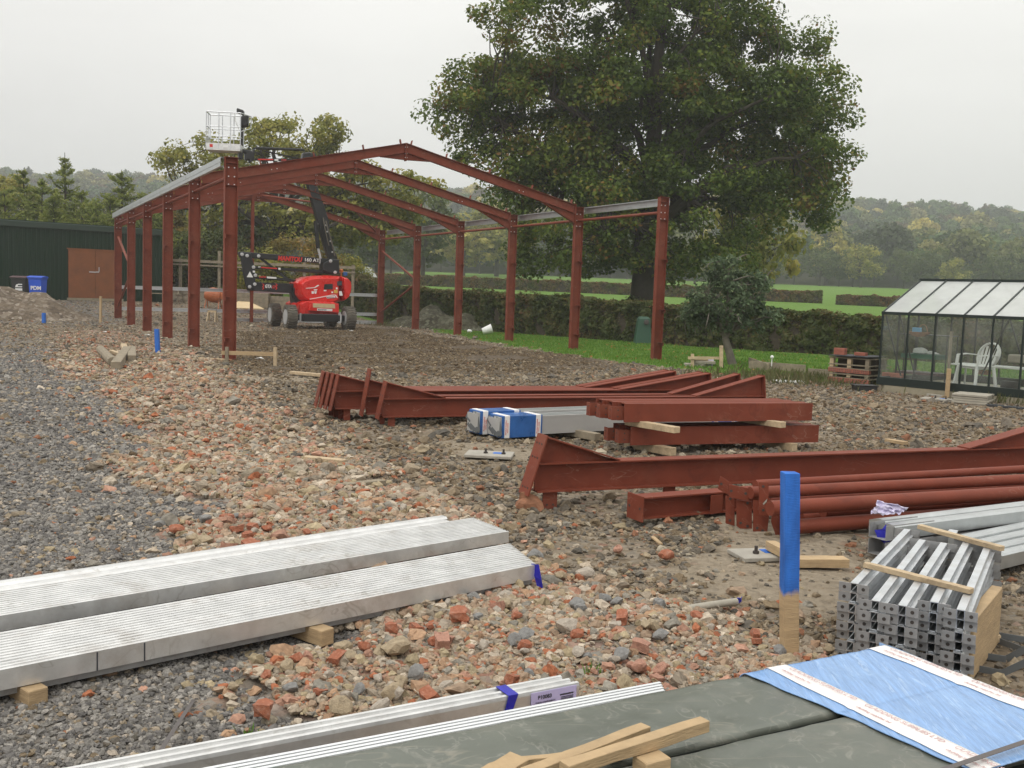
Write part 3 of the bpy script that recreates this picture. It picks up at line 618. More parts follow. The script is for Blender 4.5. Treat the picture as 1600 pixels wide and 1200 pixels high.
mtd = mtm.copy(); mtd.name = 'dark_earth_heap'
for q_ in mtd.node_tree.nodes:
    if q_.type == 'VALTORGB' and len(q_.color_ramp.elements) >= 3:
        for e_ in q_.color_ramp.elements: c__ = e_.color; e_.color = (c__[0]*.42, c__[1]*.5, c__[2]*.42, 1)
mound('earth_mound', (-23.6, 42.6), 6.4, 2.6, 1.3, -.05, mtm, 21)
mound('earth_mound', (-3.6, 48.3), 3.3, 2.0, 1.0, -.6, mtd, 22)
# ================================================================ TREES AND HEDGES
def limb_path(a, b, bend, k, r):
    pts = []
    side = V(r.gauss(0, 1), r.gauss(0, 1), r.gauss(0, .4)); side = side-(b-a)*(side.dot(b-a)/max((b-a).length_squared, 1e-6))
    for i in range(k+1):
        t = i/k; p = a.lerp(b, t)+side*(bend*math.sin(math.pi*t)*(b-a).length)+V(0, 0, 1)*((b-a).length*.08*math.sin(math.pi*t))
        if 0 < i < k: p = p+V(r.gauss(0, 1), r.gauss(0, 1), r.gauss(0, 1))*(b-a).length*.02
        pts.append(p)
    return pts
def build_tree(name, label, cat, base, H, crown, nlimb, nclump, nleaf, lsize, lm, bark, seed, group=None, trunk_r=.3, fork=.3, clump_r=1.0, lean=(0, 0), gap=0., flat=.65, tintfn=None, dead=0, root=None, upd=.5):
    """crown: list of (centre offset from base, radii, weight) ellipsoids"""
    r = random.Random(seed); rg = np.random.default_rng(seed)
    root = root or thing(name, label, cat, base, group); base = Vector(base)
    W_ = np.array([c_[2] for c_ in crown], float); W_ /= W_.sum()
    cl = []
    while len(cl) < nclump:
        e = crown[rg.choice(len(crown), p=W_)]; d = rand_dirs(1, rg)[0]; rad = rg.uniform(.35, 1)**.6
        p = np.array(e[0])+d*rad*np.array(e[1])
        if gap and math.sin(p[0]*1.3+seed)+math.sin(p[1]*1.1+2)+math.sin(p[2]*1.7+1) < -1.9+gap: continue
        cl.append(p)
    cl = np.array(cl); top = cl[:, 2].max()
    mb = MB(); ff = V(lean[0], lean[1], H*fork)
    tp = [V(0, 0, -.3)]+[V(lean[0]*t+r.gauss(0, .02)*H*.05, lean[1]*t, H*fork*t) for t in (.05, .35, .7, 1)]
    mb.tube([base+q for q in tp], [trunk_r*1.5, trunk_r*1.15, trunk_r, trunk_r*.92, trunk_r*.85], 12)
    nodes = [(ff, trunk_r*.8)]
    ups = limb_path(ff, V(lean[0]*1.5, lean[1]*1.5, top*.86), .05, 6, r)
    rr_ = [trunk_r*.8*(1-i/7) for i in range(7)]; mb.tube([base+q for q in ups], rr_, 8)
    nodes += list(zip(ups[1:], rr_[1:]))
    lim = rg.choice(len(cl), min(nlimb, len(cl)), replace=False)
    for q in lim:
        tgt = V(*cl[q]); start = min(nodes[:7], key=lambda s_: abs(s_[0].z-(tgt.z*.55))+abs((s_[0]-tgt).length)*.2)
        pts = limb_path(start[0], tgt, .1, 7, r); r0 = start[1]*r.uniform(.45, .65)
        rs = [max(.012, r0*(1-.88*i/7)) for i in range(8)]; mb.tube([base+p for p in pts], rs, 7)
        nodes += list(zip(pts[2:], rs[2:]))
    NA = np.array([tuple(a[0]) for a in nodes])
    for p in cl:
        dd = np.linalg.norm(NA-p, axis=1); j = int(dd.argmin())
        if .15 < dd[j]: pts = limb_path(nodes[j][0], V(*p), .12, 3, r); mb.tube([base+q for q in pts], [min(nodes[j][1]*.6, .05*trunk_r*4), .02+.03*trunk_r, .012+.012*trunk_r, .008], 4, cap=False)
    for k in range(dead):
        p = V(*cl[rg.integers(len(cl))]); q = p+V(*(rand_dirs(1, rg)[0]*clump_r*2.2)); mb.tube([base+u for u in limb_path(p, q, .1, 3, r)], [.03, .022, .016, .006], 4, cap=False)
    mb.build('trunk', bark, root, smooth=True)
    cnt = rg.multinomial(nleaf, np.full(len(cl), 1/len(cl))); tn = rg.normal(.45, .15, len(cl))
    if tintfn: tn = tn+np.array([tintfn(p) for p in cl])
    C, U, Wd, t = leaves_at(cl+np.array(tuple(base)), clump_r*rg.uniform(.55, 1.25, len(cl)), cnt, lsize, tn, flat=flat, r=rg, updir=upd)
    quads_mesh('crown', C-np.array(tuple(root.location)), U, Wd, t, lm, root)
    return root
# the big oak behind the hedge
ob = at(1005, 486, 1.25); OY = 50.; ob = atY(1004, 486, OY); oz = gz(ob.x, ob.y)
build_tree('oak_tree', 'huge broad oak with dark green and russet leaves behind the right row of red columns', 'tree', (ob.x, ob.y, oz), 20,
    [((-1.2, 0, 13.5), (7.6, 6.5, 6.0), 5), ((-6.0, 0, 10.2), (4.8, 4.5, 3.0), 2.2), ((4.9, .5, 11.5), (4.4, 4.5, 4.6), 2.6), ((6.4, 0, 7.0), (3.5, 3, 2.0), 1.0), ((-3.8, -1, 5.4), (4.4, 3.6, 3.2), 2.3), ((1.5, -1.6, 5.6), (4.6, 3.8, 3.2), 2.1), ((0, 0, 18), (6.5, 5, 2.5), 1.4), ((0, -2.5, 12), (3.5, 3, 5), .9), ((7.2, 0, 9.6), (2.9, 3, 3.2), .8)],
    30, 820, 200000, .155, LM['oak'], M['bark'], 5, trunk_r=.62, fork=.25, clump_r=1.05, gap=.3, flat=.7,
    tintfn=lambda p: .2*(1 if (p[0] < -2.5 and 7 < p[2] < 15 and math.sin(p[0]*2+p[2]*3) > -.2) else 0)+.10*(p[0] > 6), dead=45)
# oak with open limbs behind the lift
o2 = atY(432, 430, 66); z2 = gz(o2.x, o2.y)
build_tree('oak_tree', 'open branched oak with yellow green leaves behind the black and red boom lift', 'tree', (o2.x, o2.y, z2), 13,
    [((1.5, 0, 9.6), (4.0, 3.5, 1.6), 2), ((-4.5, 0, 8.2), (4.0, 3, 1.5), 1.3), ((6.5, 0, 6.6), (4.6, 3, 1.7), 2), ((0, 0, 5.6), (7.0, 3, 2.2), 3.0), ((4.5, 0, 4.3), (5.0, 3, 1.6), 2.0), ((-5, 0, 4.6), (3.5, 3, 1.6), 1.2)],
    26, 300, 36000, .19, LM['autumn_oak'], M['bark'], 11, trunk_r=.5, fork=.25, clump_r=.85, gap=.4, flat=.65)
# small apple tree on the lawn
ap = atg(1145, 571)
build_tree('apple_tree', 'small bushy fruit tree with dull green leaves standing on the lawn before the hedge', 'tree', (ap.x, ap.y, gz(ap.x, ap.y)), 2.9,
    [((-.25, 0, 1.75), (1.0, .9, .75), 2.4), ((.55, 0, 1.35), (.75, .6, .5), 1.2), ((-.45, 0, 2.5), (.5, .5, .45), 1), ((.25, 0, 2.2), (.55, .5, .4), .7), ((-.9, 0, 1.35), (.5, .5, .4), .7)],
    16, 120, 9500, .075, LM['apple'], M['bark_grey'], 4, trunk_r=.11, fork=.26, clump_r=.26, lean=(-.25, 0), flat=.9, dead=26, gap=.5)
# hedges
def hedge(name, label, pts, h, w, n_, lsize, lm, seed, group=None, lump=.12, tintmean=.45, cat='hedge', h2=None):
    rg = np.random.default_rng(seed); Nn = Noise(seed); P0 = [V(*p) for p in pts]
    seg = [(P0[i+1]-P0[i]).length for i in range(len(P0)-1)]; L_ = sum(seg); mid = P0[len(P0)//2]
    root = thing(name, label, cat, (mid.x, mid.y, gz(mid.x, mid.y)), group)
    def pos(s):
        s = np.asarray(s); X = np.zeros_like(s); Y = np.zeros_like(s); NX = np.zeros_like(s); NY = np.zeros_like(s); a = 0
        for i, q in enumerate(seg):
            k = (s >= a) & (s <= a+q+1e-6); d_ = (P0[i+1]-P0[i])/q; X = np.where(k, P0[i].x+d_.x*(s-a), X); Y = np.where(k, P0[i].y+d_.y*(s-a), Y); NX = np.where(k, d_.y, NX); NY = np.where(k, -d_.x, NY); a += q
        return X, Y, NX, NY
    s = rg.uniform(0, L_, n_); face = rg.uniform(0, 1, n_); X, Y, NX, NY = pos(s)
    hf = (lambda q: h+(h2-h)*q/L_) if h2 else (lambda q: h+q*0)
    hh = hf(s)*(1+.05*Nn(s, s*0, 3)+.03*Nn(s, s*.3, .7)); depth = np.abs(rg.normal(0, .11*w, n_))
    topf = face < w/(w+1.6*h)
    v = np.where(topf, rg.uniform(-.5, .5, n_)*w, np.where(rg.uniform(0, 1, n_) < .8, .5, -.5)*w)
    zf = rg.uniform(0, 1, n_)**.9; z = np.where(topf, hh-depth, hh*zf)
    bulge = lump*Nn(s, z, 1.3)+lump*.6*Nn(s, z*1.2, .45); v = np.where(topf, v, v*(1-.12*(zf > .85))+np.sign(v)*(bulge-depth))
    z = np.where(topf, z+bulge*.5, z)
    C = np.stack([X+NX*v, Y+NY*v, G(X, Y)+z], 1); nm = np.stack([NX*np.sign(v)*~topf, NY*np.sign(v)*~topf, topf*1.+.25], 1)+rand_dirs(n_, rg)*.8
    nm /= np.linalg.norm(nm, axis=1, keepdims=True); U = np.cross(nm, rand_dirs(n_, rg)); U /= np.linalg.norm(U, axis=1, keepdims=True); Wd = np.cross(nm, U)
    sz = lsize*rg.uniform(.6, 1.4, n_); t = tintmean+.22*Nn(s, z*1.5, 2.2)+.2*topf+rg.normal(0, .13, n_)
    quads_mesh('foliage', C-np.array(tuple(root.location)), U*sz[:, None]*.6, Wd*sz[:, None]*.45, t, lm, root)
    K = max(2, int(L_/.5)); mb = MB(); ss = np.linspace(0, L_, K); X, Y, NX, NY = pos(ss); g_ = G(X, Y); hk = hf(ss)*.93*(1+.05*Nn(ss, ss*0, 3)); vs = []
    for i in range(K):
        for v_, zz_ in ((-.40, -.1), (-.36, .8), (-.2, .98), (.2, .98), (.36, .8), (.40, -.1)):
            vs.append((X[i]+NX[i]*v_*w, Y[i]+NY[i]*v_*w, g_[i]+hk[i]*zz_))
    fs = [(i*6+k, i*6+k+1, (i+1)*6+k+1, (i+1)*6+k) for i in range(K-1) for k in range(5)]+[tuple(range(6)), tuple((K-1)*6+k for k in range(6))]
    mb.add(vs, fs); mb.build('branches', M['twigs'], root, smooth=True)
    return root
hedge('hedge', 'long clipped dark green and brown hedge along the far edge of the lawn', [(-11, 58, 0), (-6.2, 51.9, 0), (-2.6, 49.0, 0), (6.6, 39.3, 0), (13.0, 34.9, 0), (19.5, 29.4, 0), (27, 24, 0)], 2.0, 1.5, 130000, .10, LM['hedge'], 31, lump=.2, h2=1.15)
hA = atY(585, 447, 112); hB = atY(1180, 473, 100); hC = atY(1283, 476, 99); hD = atY(1306, 479, 97); hE = atY(1420, 484, 95); hL = atY(520, 445, 113)
hedge('hedge', 'low brown field hedge left of the gap in the green field', [(hL.x, hL.y, 0), (hA.x, hA.y, 0), (hB.x, hB.y, 0), (hC.x, hC.y, 0)], 1.15, 1.2, 30000, .15, LM['hedge'], 32, lump=.22, tintmean=.72)
hedge('hedge', 'low brown field hedge right of the gap, half hidden by the greenhouse', [(hD.x, hD.y, 0), (hE.x, hE.y, 0)], .95, 1.1, 8000, .15, LM['hedge'], 33, lump=.22, tintmean=.72)
# --- far trees, meshes shared
def far_tree_proto(H, R, nleaf, ls, lm, seed, trunk=.25, nclump=60, shape='round'):
    cr = [((0, 0, H*.58), (R, R, H*.38), 3), ((R*.35, 0, H*.42), (R*.7, R*.7, H*.25), 1), ((-R*.35, 0, H*.48), (R*.7, R*.7, H*.25), 1)]
    return build_tree('field_tree', 'tmp label for a field tree', 'tree', (0, 0, 0), H, cr, 9, nclump, nleaf, ls, lm, M['bark'], seed, trunk_r=trunk, fork=.2, clump_r=R*.27, flat=.75)
protos = [far_tree_proto(11, 4.8, 3000, .42, LM['green'], 41), far_tree_proto(9, 4.2, 2600, .42, LM['autumn_oak'], 42), far_tree_proto(12, 3.9, 2600, .42, LM['green'], 43), far_tree_proto(8, 3.0, 1900, .42, LM['yellow'], 44)]
used = set()
def put_tree(k, px, Y, H, label, group=None, widen=1.0, cat='tree'):
    src = protos[k]; o = src if k not in used else dup(src); used.add(k)
    p = atY(px, 450, Y); o.location = (p.x, p.y, gz(p.x, p.y)-.1); s = H/(11, 9, 12, 8)[k]; o.scale = (s*widen, s*widen, s); o.rotation_euler = (0, 0, random.uniform(0, 6.28))
    tag(o, label, cat, group); return o
put_tree(0, 588, 128, 11.5, 'dark round tree in the field seen between the lift and the rear right column')
put_tree(2, 660, 118, 11.5, 'tall dark green tree with thick trunk at left end of the bright field', widen=1.15)
put_tree(3, 722, 175, 11, 'yellow autumn tree beyond the field between third and fourth right columns', widen=1.3)
put_tree(1, 775, 180, 13, 'pale yellow green rounded tree beyond the field beside the yellow one', widen=1.1)
put_tree(1, 1170, 66, 9.2, 'bronze and gold tree at the right edge behind the huge oak', widen=.75)
put_tree(3, 1292, 225, 14.5, 'brightest yellow tree crown at the edge of the far wood', widen=.85)
put_tree(0, 1280, 208, 9.5, 'green tree standing in front of the yellow one at the edge of the wood', widen=1.0)
put_tree(2, 1240, 214, 6.5, 'small round bush beside the pale clearing at the edge of the wood', widen=1.1)
seen_ = {}
for i, px in enumerate(list(range(640, 1190, 26))+list(range(1188, 1610, 23))):
    if 1228 < px < 1262: continue
    lm_ = [(690, 'between the second and third right columns from the rear'), (760, 'just left of the fourth right column from the rear'), (850, 'between the third and fourth right columns'), (940, 'left of the oak trunk'), (1030, 'behind the oak trunk'), (1130, 'above the small fruit tree'), (1230, 'left of the pale clearing'), (1330, 'just right of the pale clearing'), (1420, 'above the left end of the greenhouse roof'), (1520, 'above the middle of the greenhouse roof'), (1700, 'above the right part of the greenhouse roof')]
    lk = [t_ for q_, t_ in lm_ if px < q_][0]; seen_[lk] = seen_.get(lk, 0)+1
    put_tree((0, 2, 2, 0, 2, 1)[i % 6], px+random.uniform(-8, 8), 212+random.uniform(-8, 12), random.uniform(6.5, 10.0), ['first', 'second', 'third', 'fourth', 'fifth', 'sixth'][seen_[lk]-1]+' tree of the far row '+lk, 'trees along the far edge of the field', widen=random.uniform(.8, 1.15))
for i, (px, H_, k) in enumerate([(545, 9, 0), (572, 6, 2), (610, 8.5, 2), (632, 7, 0), (1085, 7, 1), (1205, 8, 2)]):
    put_tree(k, px, 150+6*i, H_, ['shadowy tree just right of the lift mast', 'low tree behind the lift platform and rear column', 'middle sized tree left of the rear right column', 'narrow dark tree between the two rear right columns', 'brownish tree far behind the right end column', 'green tree right of the bronze one at the field edge'][i])
# --- wood on the hills: one mass of instanced crowns (nobody could count it)
def wood_group(objs):
    g = D.node_groups.new('plant_wood', 'GeometryNodeTree')
    g.interface.new_socket('Geometry', in_out='INPUT', socket_type='NodeSocketGeometry'); g.interface.new_socket('Geometry', in_out='OUTPUT', socket_type='NodeSocketGeometry')
    N, L = g.nodes, g.links; gi = N.new('NodeGroupInput'); go = N.new('NodeGroupOutput')
    mp = N.new('GeometryNodeMeshToPoints'); L.new(gi.outputs[0], mp.inputs[0]); ji = N.new('GeometryNodeJoinGeometry')
    for o in objs:
        oi = N.new('GeometryNodeObjectInfo'); oi.inputs['Object'].default_value = o; oi.inputs['As Instance'].default_value = True; L.new(oi.outputs['Geometry'], ji.inputs[0])
    io = N.new('GeometryNodeInstanceOnPoints'); L.new(mp.outputs[0], io.inputs['Points']); L.new(ji.outputs[0], io.inputs['Instance']); io.inputs['Pick Instance'].default_value = True
    def attr(nm, ty):
        a = N.new('GeometryNodeInputNamedAttribute'); a.data_type = ty; a.inputs[0].default_value = nm; return a.outputs[0]
    L.new(attr('idx', 'INT'), io.inputs['Instance Index']); e2r = N.new('FunctionNodeEulerToRotation'); L.new(attr('rot', 'FLOAT_VECTOR'), e2r.inputs[0]); L.new(e2r.outputs[0], io.inputs['Rotation']); L.new(attr('scl', 'FLOAT_VECTOR'), io.inputs['Scale'])
    L.new(io.outputs[0], go.inputs[0]); return g
srcs = []
for k in range(6):
    rg = np.random.default_rng(60+k); nc = 26; d = rand_dirs(nc, rg); d[:, 2] = np.abs(d[:, 2])*.9-.1
    cl = d*np.array([3.6, 3.6, 4.2])*rg.uniform(.6, 1, (nc, 1))+np.array([0, 0, 6.2]); cnt = rg.multinomial(1500, np.full(nc, 1/nc))
    C, U, Wd, t = leaves_at(cl, rg.uniform(1.0, 2.0, nc), cnt, .75, rg.normal(.5, .22, nc), flat=.8, r=rg)
    o = quads_mesh('wood_crown', C, U, Wd, t, LM['far']); SC.collection.objects.unlink(o); srcs.append(o)
WG = wood_group(srcs)
wx = rng.uniform(-420, 560, 16000); wy = 222+rng.uniform(0, 1, 16000)**1.15*420
ok = (np.abs(wx) < 40+wy*.72)
ppx, _, _ = pj(wx, wy, G(wx, wy))
ok &= ~((ppx > 1222) & (ppx < 1272) & (wy < 330)) & ~((ppx > 672) & (ppx < 700) & (wy < 300))
wx, wy = wx[ok], wy[ok]
# thin out so crowns sit about 7 m apart
cell = {}; keep = []
for i, (a, b_) in enumerate(zip(wx, wy)):
    k_ = (int(a//7), int(b_//7))
    if k_ not in cell: cell[k_] = 1; keep.append(i)
wx, wy = wx[keep], wy[keep]; nn = len(wx)
# left: wood comes nearer behind the shed
lx = rng.uniform(-190, -28, 700); ly = rng.uniform(95, 222, 700); kk = lx < -26-.05*ly; lx, ly = lx[kk][:240], ly[kk][:240]
wx = np.concatenate([wx, lx]); wy = np.concatenate([wy, ly]); nn = len(wx)
me = D.meshes.new('wood'); me.vertices.add(nn); me.vertices.foreach_set('co', np.stack([wx, wy, G(wx, wy)-1.2], 1).astype(np.float32).ravel())
sc = rng.uniform(.75, 1.35, nn); S = np.stack([sc*rng.uniform(.85, 1.15, nn), sc*rng.uniform(.85, 1.15, nn), sc*rng.uniform(.85, 1.25, nn)], 1)
S *= 1.0; S[wy < 222] *= .6
pal = np.array([(.10, .15, .045), (.07, .11, .036), (.16, .17, .055), (.13, .10, .045), (.46, .39, .10), (.06, .075, .035), (.28, .26, .09)]); pc = pal[rng.choice(7, nn, p=[.24, .24, .14, .1, .06, .14, .08])]
for nm, ty, f, val in (('rot', 'FLOAT_VECTOR', 'vector', np.stack([np.zeros(nn), np.zeros(nn), rng.uniform(0, 6.28, nn)], 1)), ('scl', 'FLOAT_VECTOR', 'vector', S), ('idx', 'INT', 'value', rng.integers(0, 6, nn)), ('itint', 'FLOAT_COLOR', 'color', np.concatenate([pc, np.ones((nn, 1))], 1))):
    a = me.attributes.new(nm, ty, 'POINT'); a.data.foreach_set(f, val.astype(np.int32 if ty == 'INT' else np.float32).ravel())
wood = D.objects.new('wood', me); SC.collection.objects.link(wood); wood.modifiers.new('plant', 'NODES').node_group = WG; stuff(wood)
# --- conifers and bushes behind the shed
def conifer(px, Y, H, seed, label, sp=1.0):
    p = atY(px, 440, Y); z = gz(p.x, p.y); root = thing('conifer_tree', label, 'conifer', (p.x, p.y, z-.1)); H *= 1.12; r = random.Random(seed); rg = np.random.default_rng(seed); mb = MB(); B = V(p.x, p.y, z-.1)
    mb.tube([B, B+V(.05, 0, H*.5), B+V(0, 0, H)], [.14, .09, .015], 8); Cs = []; Us = []; Ws = []; Ts = []
    h = .4
    while h < H*.985:
        R = max(.2, (1-h/H)**.8*2.5*sp*r.uniform(.5, 1.25)); nb_ = r.randint(5, 7)
        for k in range(nb_):
            a = k*6.283/nb_+r.uniform(-.5, .5); rad = R*r.uniform(.45, 1.3); tip = B+V(math.cos(a)*rad, math.sin(a)*rad, h+rad*r.uniform(.05, .75)+r.uniform(-.2, .2)); st = B+V(0, 0, h)
            mid = st.lerp(tip, .55)-V(0, 0, rad*.09); mb.tube([st, mid, tip], [.03, .018, .006], 4, cap=False)
            m_ = int(42*rad/1.2)+12; t = rg.uniform(.12, 1, m_)**.8
            A = np.array(tuple(st)); M_ = np.array(tuple(mid)); T_ = np.array(tuple(tip)); P = (1-t)[:, None]**2*A+2*(t*(1-t))[:, None]*M_+(t**2)[:, None]*T_+rg.normal(0, .055+.03*rad, (m_, 3))*np.array([1, 1, .7])
            d_ = (T_-A)/np.linalg.norm(T_-A)+rg.normal(0, .5, (m_, 3)); d_ /= np.linalg.norm(d_, axis=1, keepdims=True); w_ = np.cross(d_, rand_dirs(m_, rg)); w_ /= np.linalg.norm(w_, axis=1, keepdims=True)
            Cs.append(P); Us.append(d_*.14); Ws.append(w_*.04); Ts.append(.25+.5*t+rg.normal(0, .15, m_))
        h += r.uniform(.32, .5)*(.8+.4*(H > 5))
    mb.build('trunk', M['bark'], root, smooth=True)
    quads_mesh('needles', np.concatenate(Cs)-np.array(tuple(root.location)), np.concatenate(Us), np.concatenate(Ws), np.concatenate(Ts), LM['conifer'], root)
for i, (px, H_, Y, sp, lb) in enumerate([(102, 6.6, 60, 1.0, 'tallest thin topped conifer behind the middle of the green shed'), (38, 5.4, 59, 1.15, 'conifer behind the shed beside the dark roofed hut'), (8, 4.6, 57, 1.2, 'conifer cut by the left picture edge behind the shed'), (66, 5.0, 58, 1.2, 'bushy conifer between the hut and the tallest conifer'),
    (128, 4.7, 58, 1.2, 'wide low conifer right of the tallest conifer'), (150, 4.2, 57, 1.2, 'low conifer left of the rear left steel column'), (190, 6.0, 63, 1.0, 'tall conifer showing above the rear left corner of the steel frame'), (222, 4.8, 60, 1.2, 'conifer behind the left row of columns above the shed end'), (84, 4.4, 56, 1.1, 'short bright conifer just above the shed roof left of the doors'), (172, 4.5, 60, 1.1, 'short dark conifer directly above the brown doors'), (250, 4.2, 60, 1.2, 'low conifer above the right end of the shed')]):
    conifer(px, Y, H_, 70+i, lb, sp)
def bush(px, Y, H, Rw, lm, seed, label, name='bush', nleaf=5000, ls=.12, group=None):
    p = atY(px, 455, Y); z = gz(p.x, p.y)
    build_tree(name, label, 'bush', (p.x, p.y, z-.1), H, [((0, 0, H*.5), (Rw, Rw*.8, H*.45), 1)], 10, 60, nleaf, ls, lm, M['bark'], seed, trunk_r=.07, fork=.12, clump_r=Rw*.28, flat=.8, group=group)
bush(470, 58, 3.9, 2.4, LM['bush'], 90, 'orange and yellow leaved bush behind the lift boom', nleaf=9000)
bush(405, 57, 3.0, 2.2, LM['autumn_oak'], 91, 'yellow green bush left of the orange one behind the rail fence', nleaf=7000)
bush(330, 60, 3.6, 2.4, LM['hedge'], 92, 'dark brown bush behind the fence between the first two left columns', nleaf=8000)
bush(280, 59, 3.6, 2.3, LM['green'], 93, 'green bush behind the fence next to the shed end', nleaf=8000)
bush(530, 60, 2.8, 2.0, LM['autumn_oak'], 94, 'olive bush behind the lift body', nleaf=6000)
bush(372, 64, 4.4, 2.4, LM['hedge'], 97, 'tall dark bush under the open branched oak', nleaf=8000, ls=.15)
bush(250, 64, 4.6, 2.2, LM['bush'], 98, 'brown bush above the right end of the shed roof', nleaf=7000, ls=.15)
bush(140, 70, 5.2, 3.0, LM['hedge'], 99, 'brown leafed tree top behind the conifers', nleaf=7000, ls=.17)
bush(15, 78, 8.0, 3.2, LM['autumn_oak'], 100, 'rounded yellow tree top behind the dark roofed hut', nleaf=8000, ls=.2)
bush(1000, 49, 1.9, 1.3, LM['green'], 96, 'green bush round the foot of the huge oak', nleaf=4500)
# --- lawn grass and weeds
def blades(name, x, y, h0, lm, seed, wid=.006, tm=.5):
    rg = np.random.default_rng(seed); n_ = len(x); z = G(x, y); h = h0*rg.uniform(.5, 1.3, n_)
    d_ = np.stack([rg.normal(0, .3, n_), rg.normal(0, .3, n_), np.ones(n_)], 1); U = d_*h[:, None]*.5; w_ = np.stack([rg.normal(size=n_), rg.normal(size=n_), np.zeros(n_)], 1); w_ /= np.linalg.norm(w_, axis=1, keepdims=True)
    C = np.stack([x, y, z], 1)+U*.9
    o = quads_mesh(name, C, U, w_*wid*(1+h[:, None]*3), tm+rg.normal(0, .2, n_), lm); return stuff(o)
gx_ = rng.uniform(-8, 20, 170000); gy_ = rng.uniform(20, 56, 170000); zz = zones(gx_, gy_); k = zz['lawn'] & ((gx_-6.06)*.68+(gy_-38.47)*.73 < -.2)
k &= ~((gx_ > 7.4+(21-gy_)*.9) & (gy_ < 23))
blades('lawn_grass', gx_[k], gy_[k], .075, LM['grass'], 5, .012)
wxs, wys = [], []
for px, py, s_, n_ in [(1290, 592, 3.2, 900), (1240, 596, 2.0, 500), (1362, 590, 1.2, 500), (1180, 592, 2.5, 400), (1590, 628, 1.2, 900), (620, 510, 2.0, 500), (1385, 600, .7, 400), (640, 490, 3, 700), (690, 505, 3, 500)]:
    p = atg(px, py); wxs.append(rng.normal(p.x, s_*.35, n_)); wys.append(rng.normal(p.y, s_*.35, n_))
blades('tall_weeds', np.concatenate(wxs), np.concatenate(wys), .20, LM['weed'], 6, .008, .4)
for px, py, n_, hh in [(922, 1068, 26, .09), (387, 1152, 16, .04), (1056, 652, 14, .12)]:
    p = at(px, py, 0); o = blades('weed_tuft', rng.normal(p.x, .02, n_), rng.normal(p.y, .02, n_), hh, LM['grass'], int(px), .003, .4)
# ================================================================ STEEL FRAME OF THE BARN
YAW = -.4782; AX = V(math.sin(YAW), math.cos(YAW), 0); CX = V(math.cos(YAW), -math.sin(YAW), 0); Z = V(0, 0, 1)
O0 = V(-6.6923, 23.1614, 0); BAY, WID, HC, HA = 4.6274, 12.289, 4.6, 6.0538
frame = thing('barn_frame', 'red oxide steel portal frame of a barn under construction, six columns each side', 'building', tuple(O0))
def FP(s, t, z): return O0+CX*s+AX*t+Z*z
cd = .29; slope = (HA-HC)/(WID/2)
def disc(mb, p, nrm, r, h, n=8): mb.lathe(p, nrm, [(r, 0), (r, h)], n)
for k in range(6):
    for side in (0, 1):
        s0 = 0 if side == 0 else WID; sg = 1 if side == 0 else -1
        c = FP(s0+sg*cd/2, BAY*k, 0); g_ = gz(c.x, c.y); mb = MB()
        zt = HC if k > 0 else HC+.0
        # I section standing up, web in the plane of the portal
        prof = Iprof(cd, .15, .014, .01)
        mb.beam(V(c.x, c.y, g_-.25), V(c.x, c.y, zt), [(x, y) for x, y in prof], up=CX)
        col = mb.build('column', M['steel'], frame)
        top = MB(); top.box(FP(s0+sg*cd/2, BAY*k, zt+.006), cd+.02, .17, .012, CX); top.build('cap_plate', M['steel'], col)
        st = MB(); zh = HC-.62
        st.box(FP(s0+sg*cd/2, BAY*k, zh), cd-.03, .146, .012, CX); st.box(FP(s0+sg*cd/2, BAY*k, HC-.12), cd-.03, .146, .012, CX); st.build('stiffener', M['steel'], col)
        for zz_ in (2.87, 1.45, .51):
            q = MB(); q.box(FP(s0+sg*.075, BAY*k-.085, zz_), .12, .13, .012, CX); q.box(FP(s0+sg*.02, BAY*k-.11, zz_-.045), .012, .09, .09, CX); q.build('rail_cleat', M['steel'], col)
        bt = MB()
        for zz_ in (HC-.22, HC-.42, HC-.60):
            for dx in (.09, .22):
                disc(bt, FP(s0+sg*dx, BAY*k-.011, zz_), -AX, .016, .014, 6)
        bt.build('bolts', M['bolt'], col)
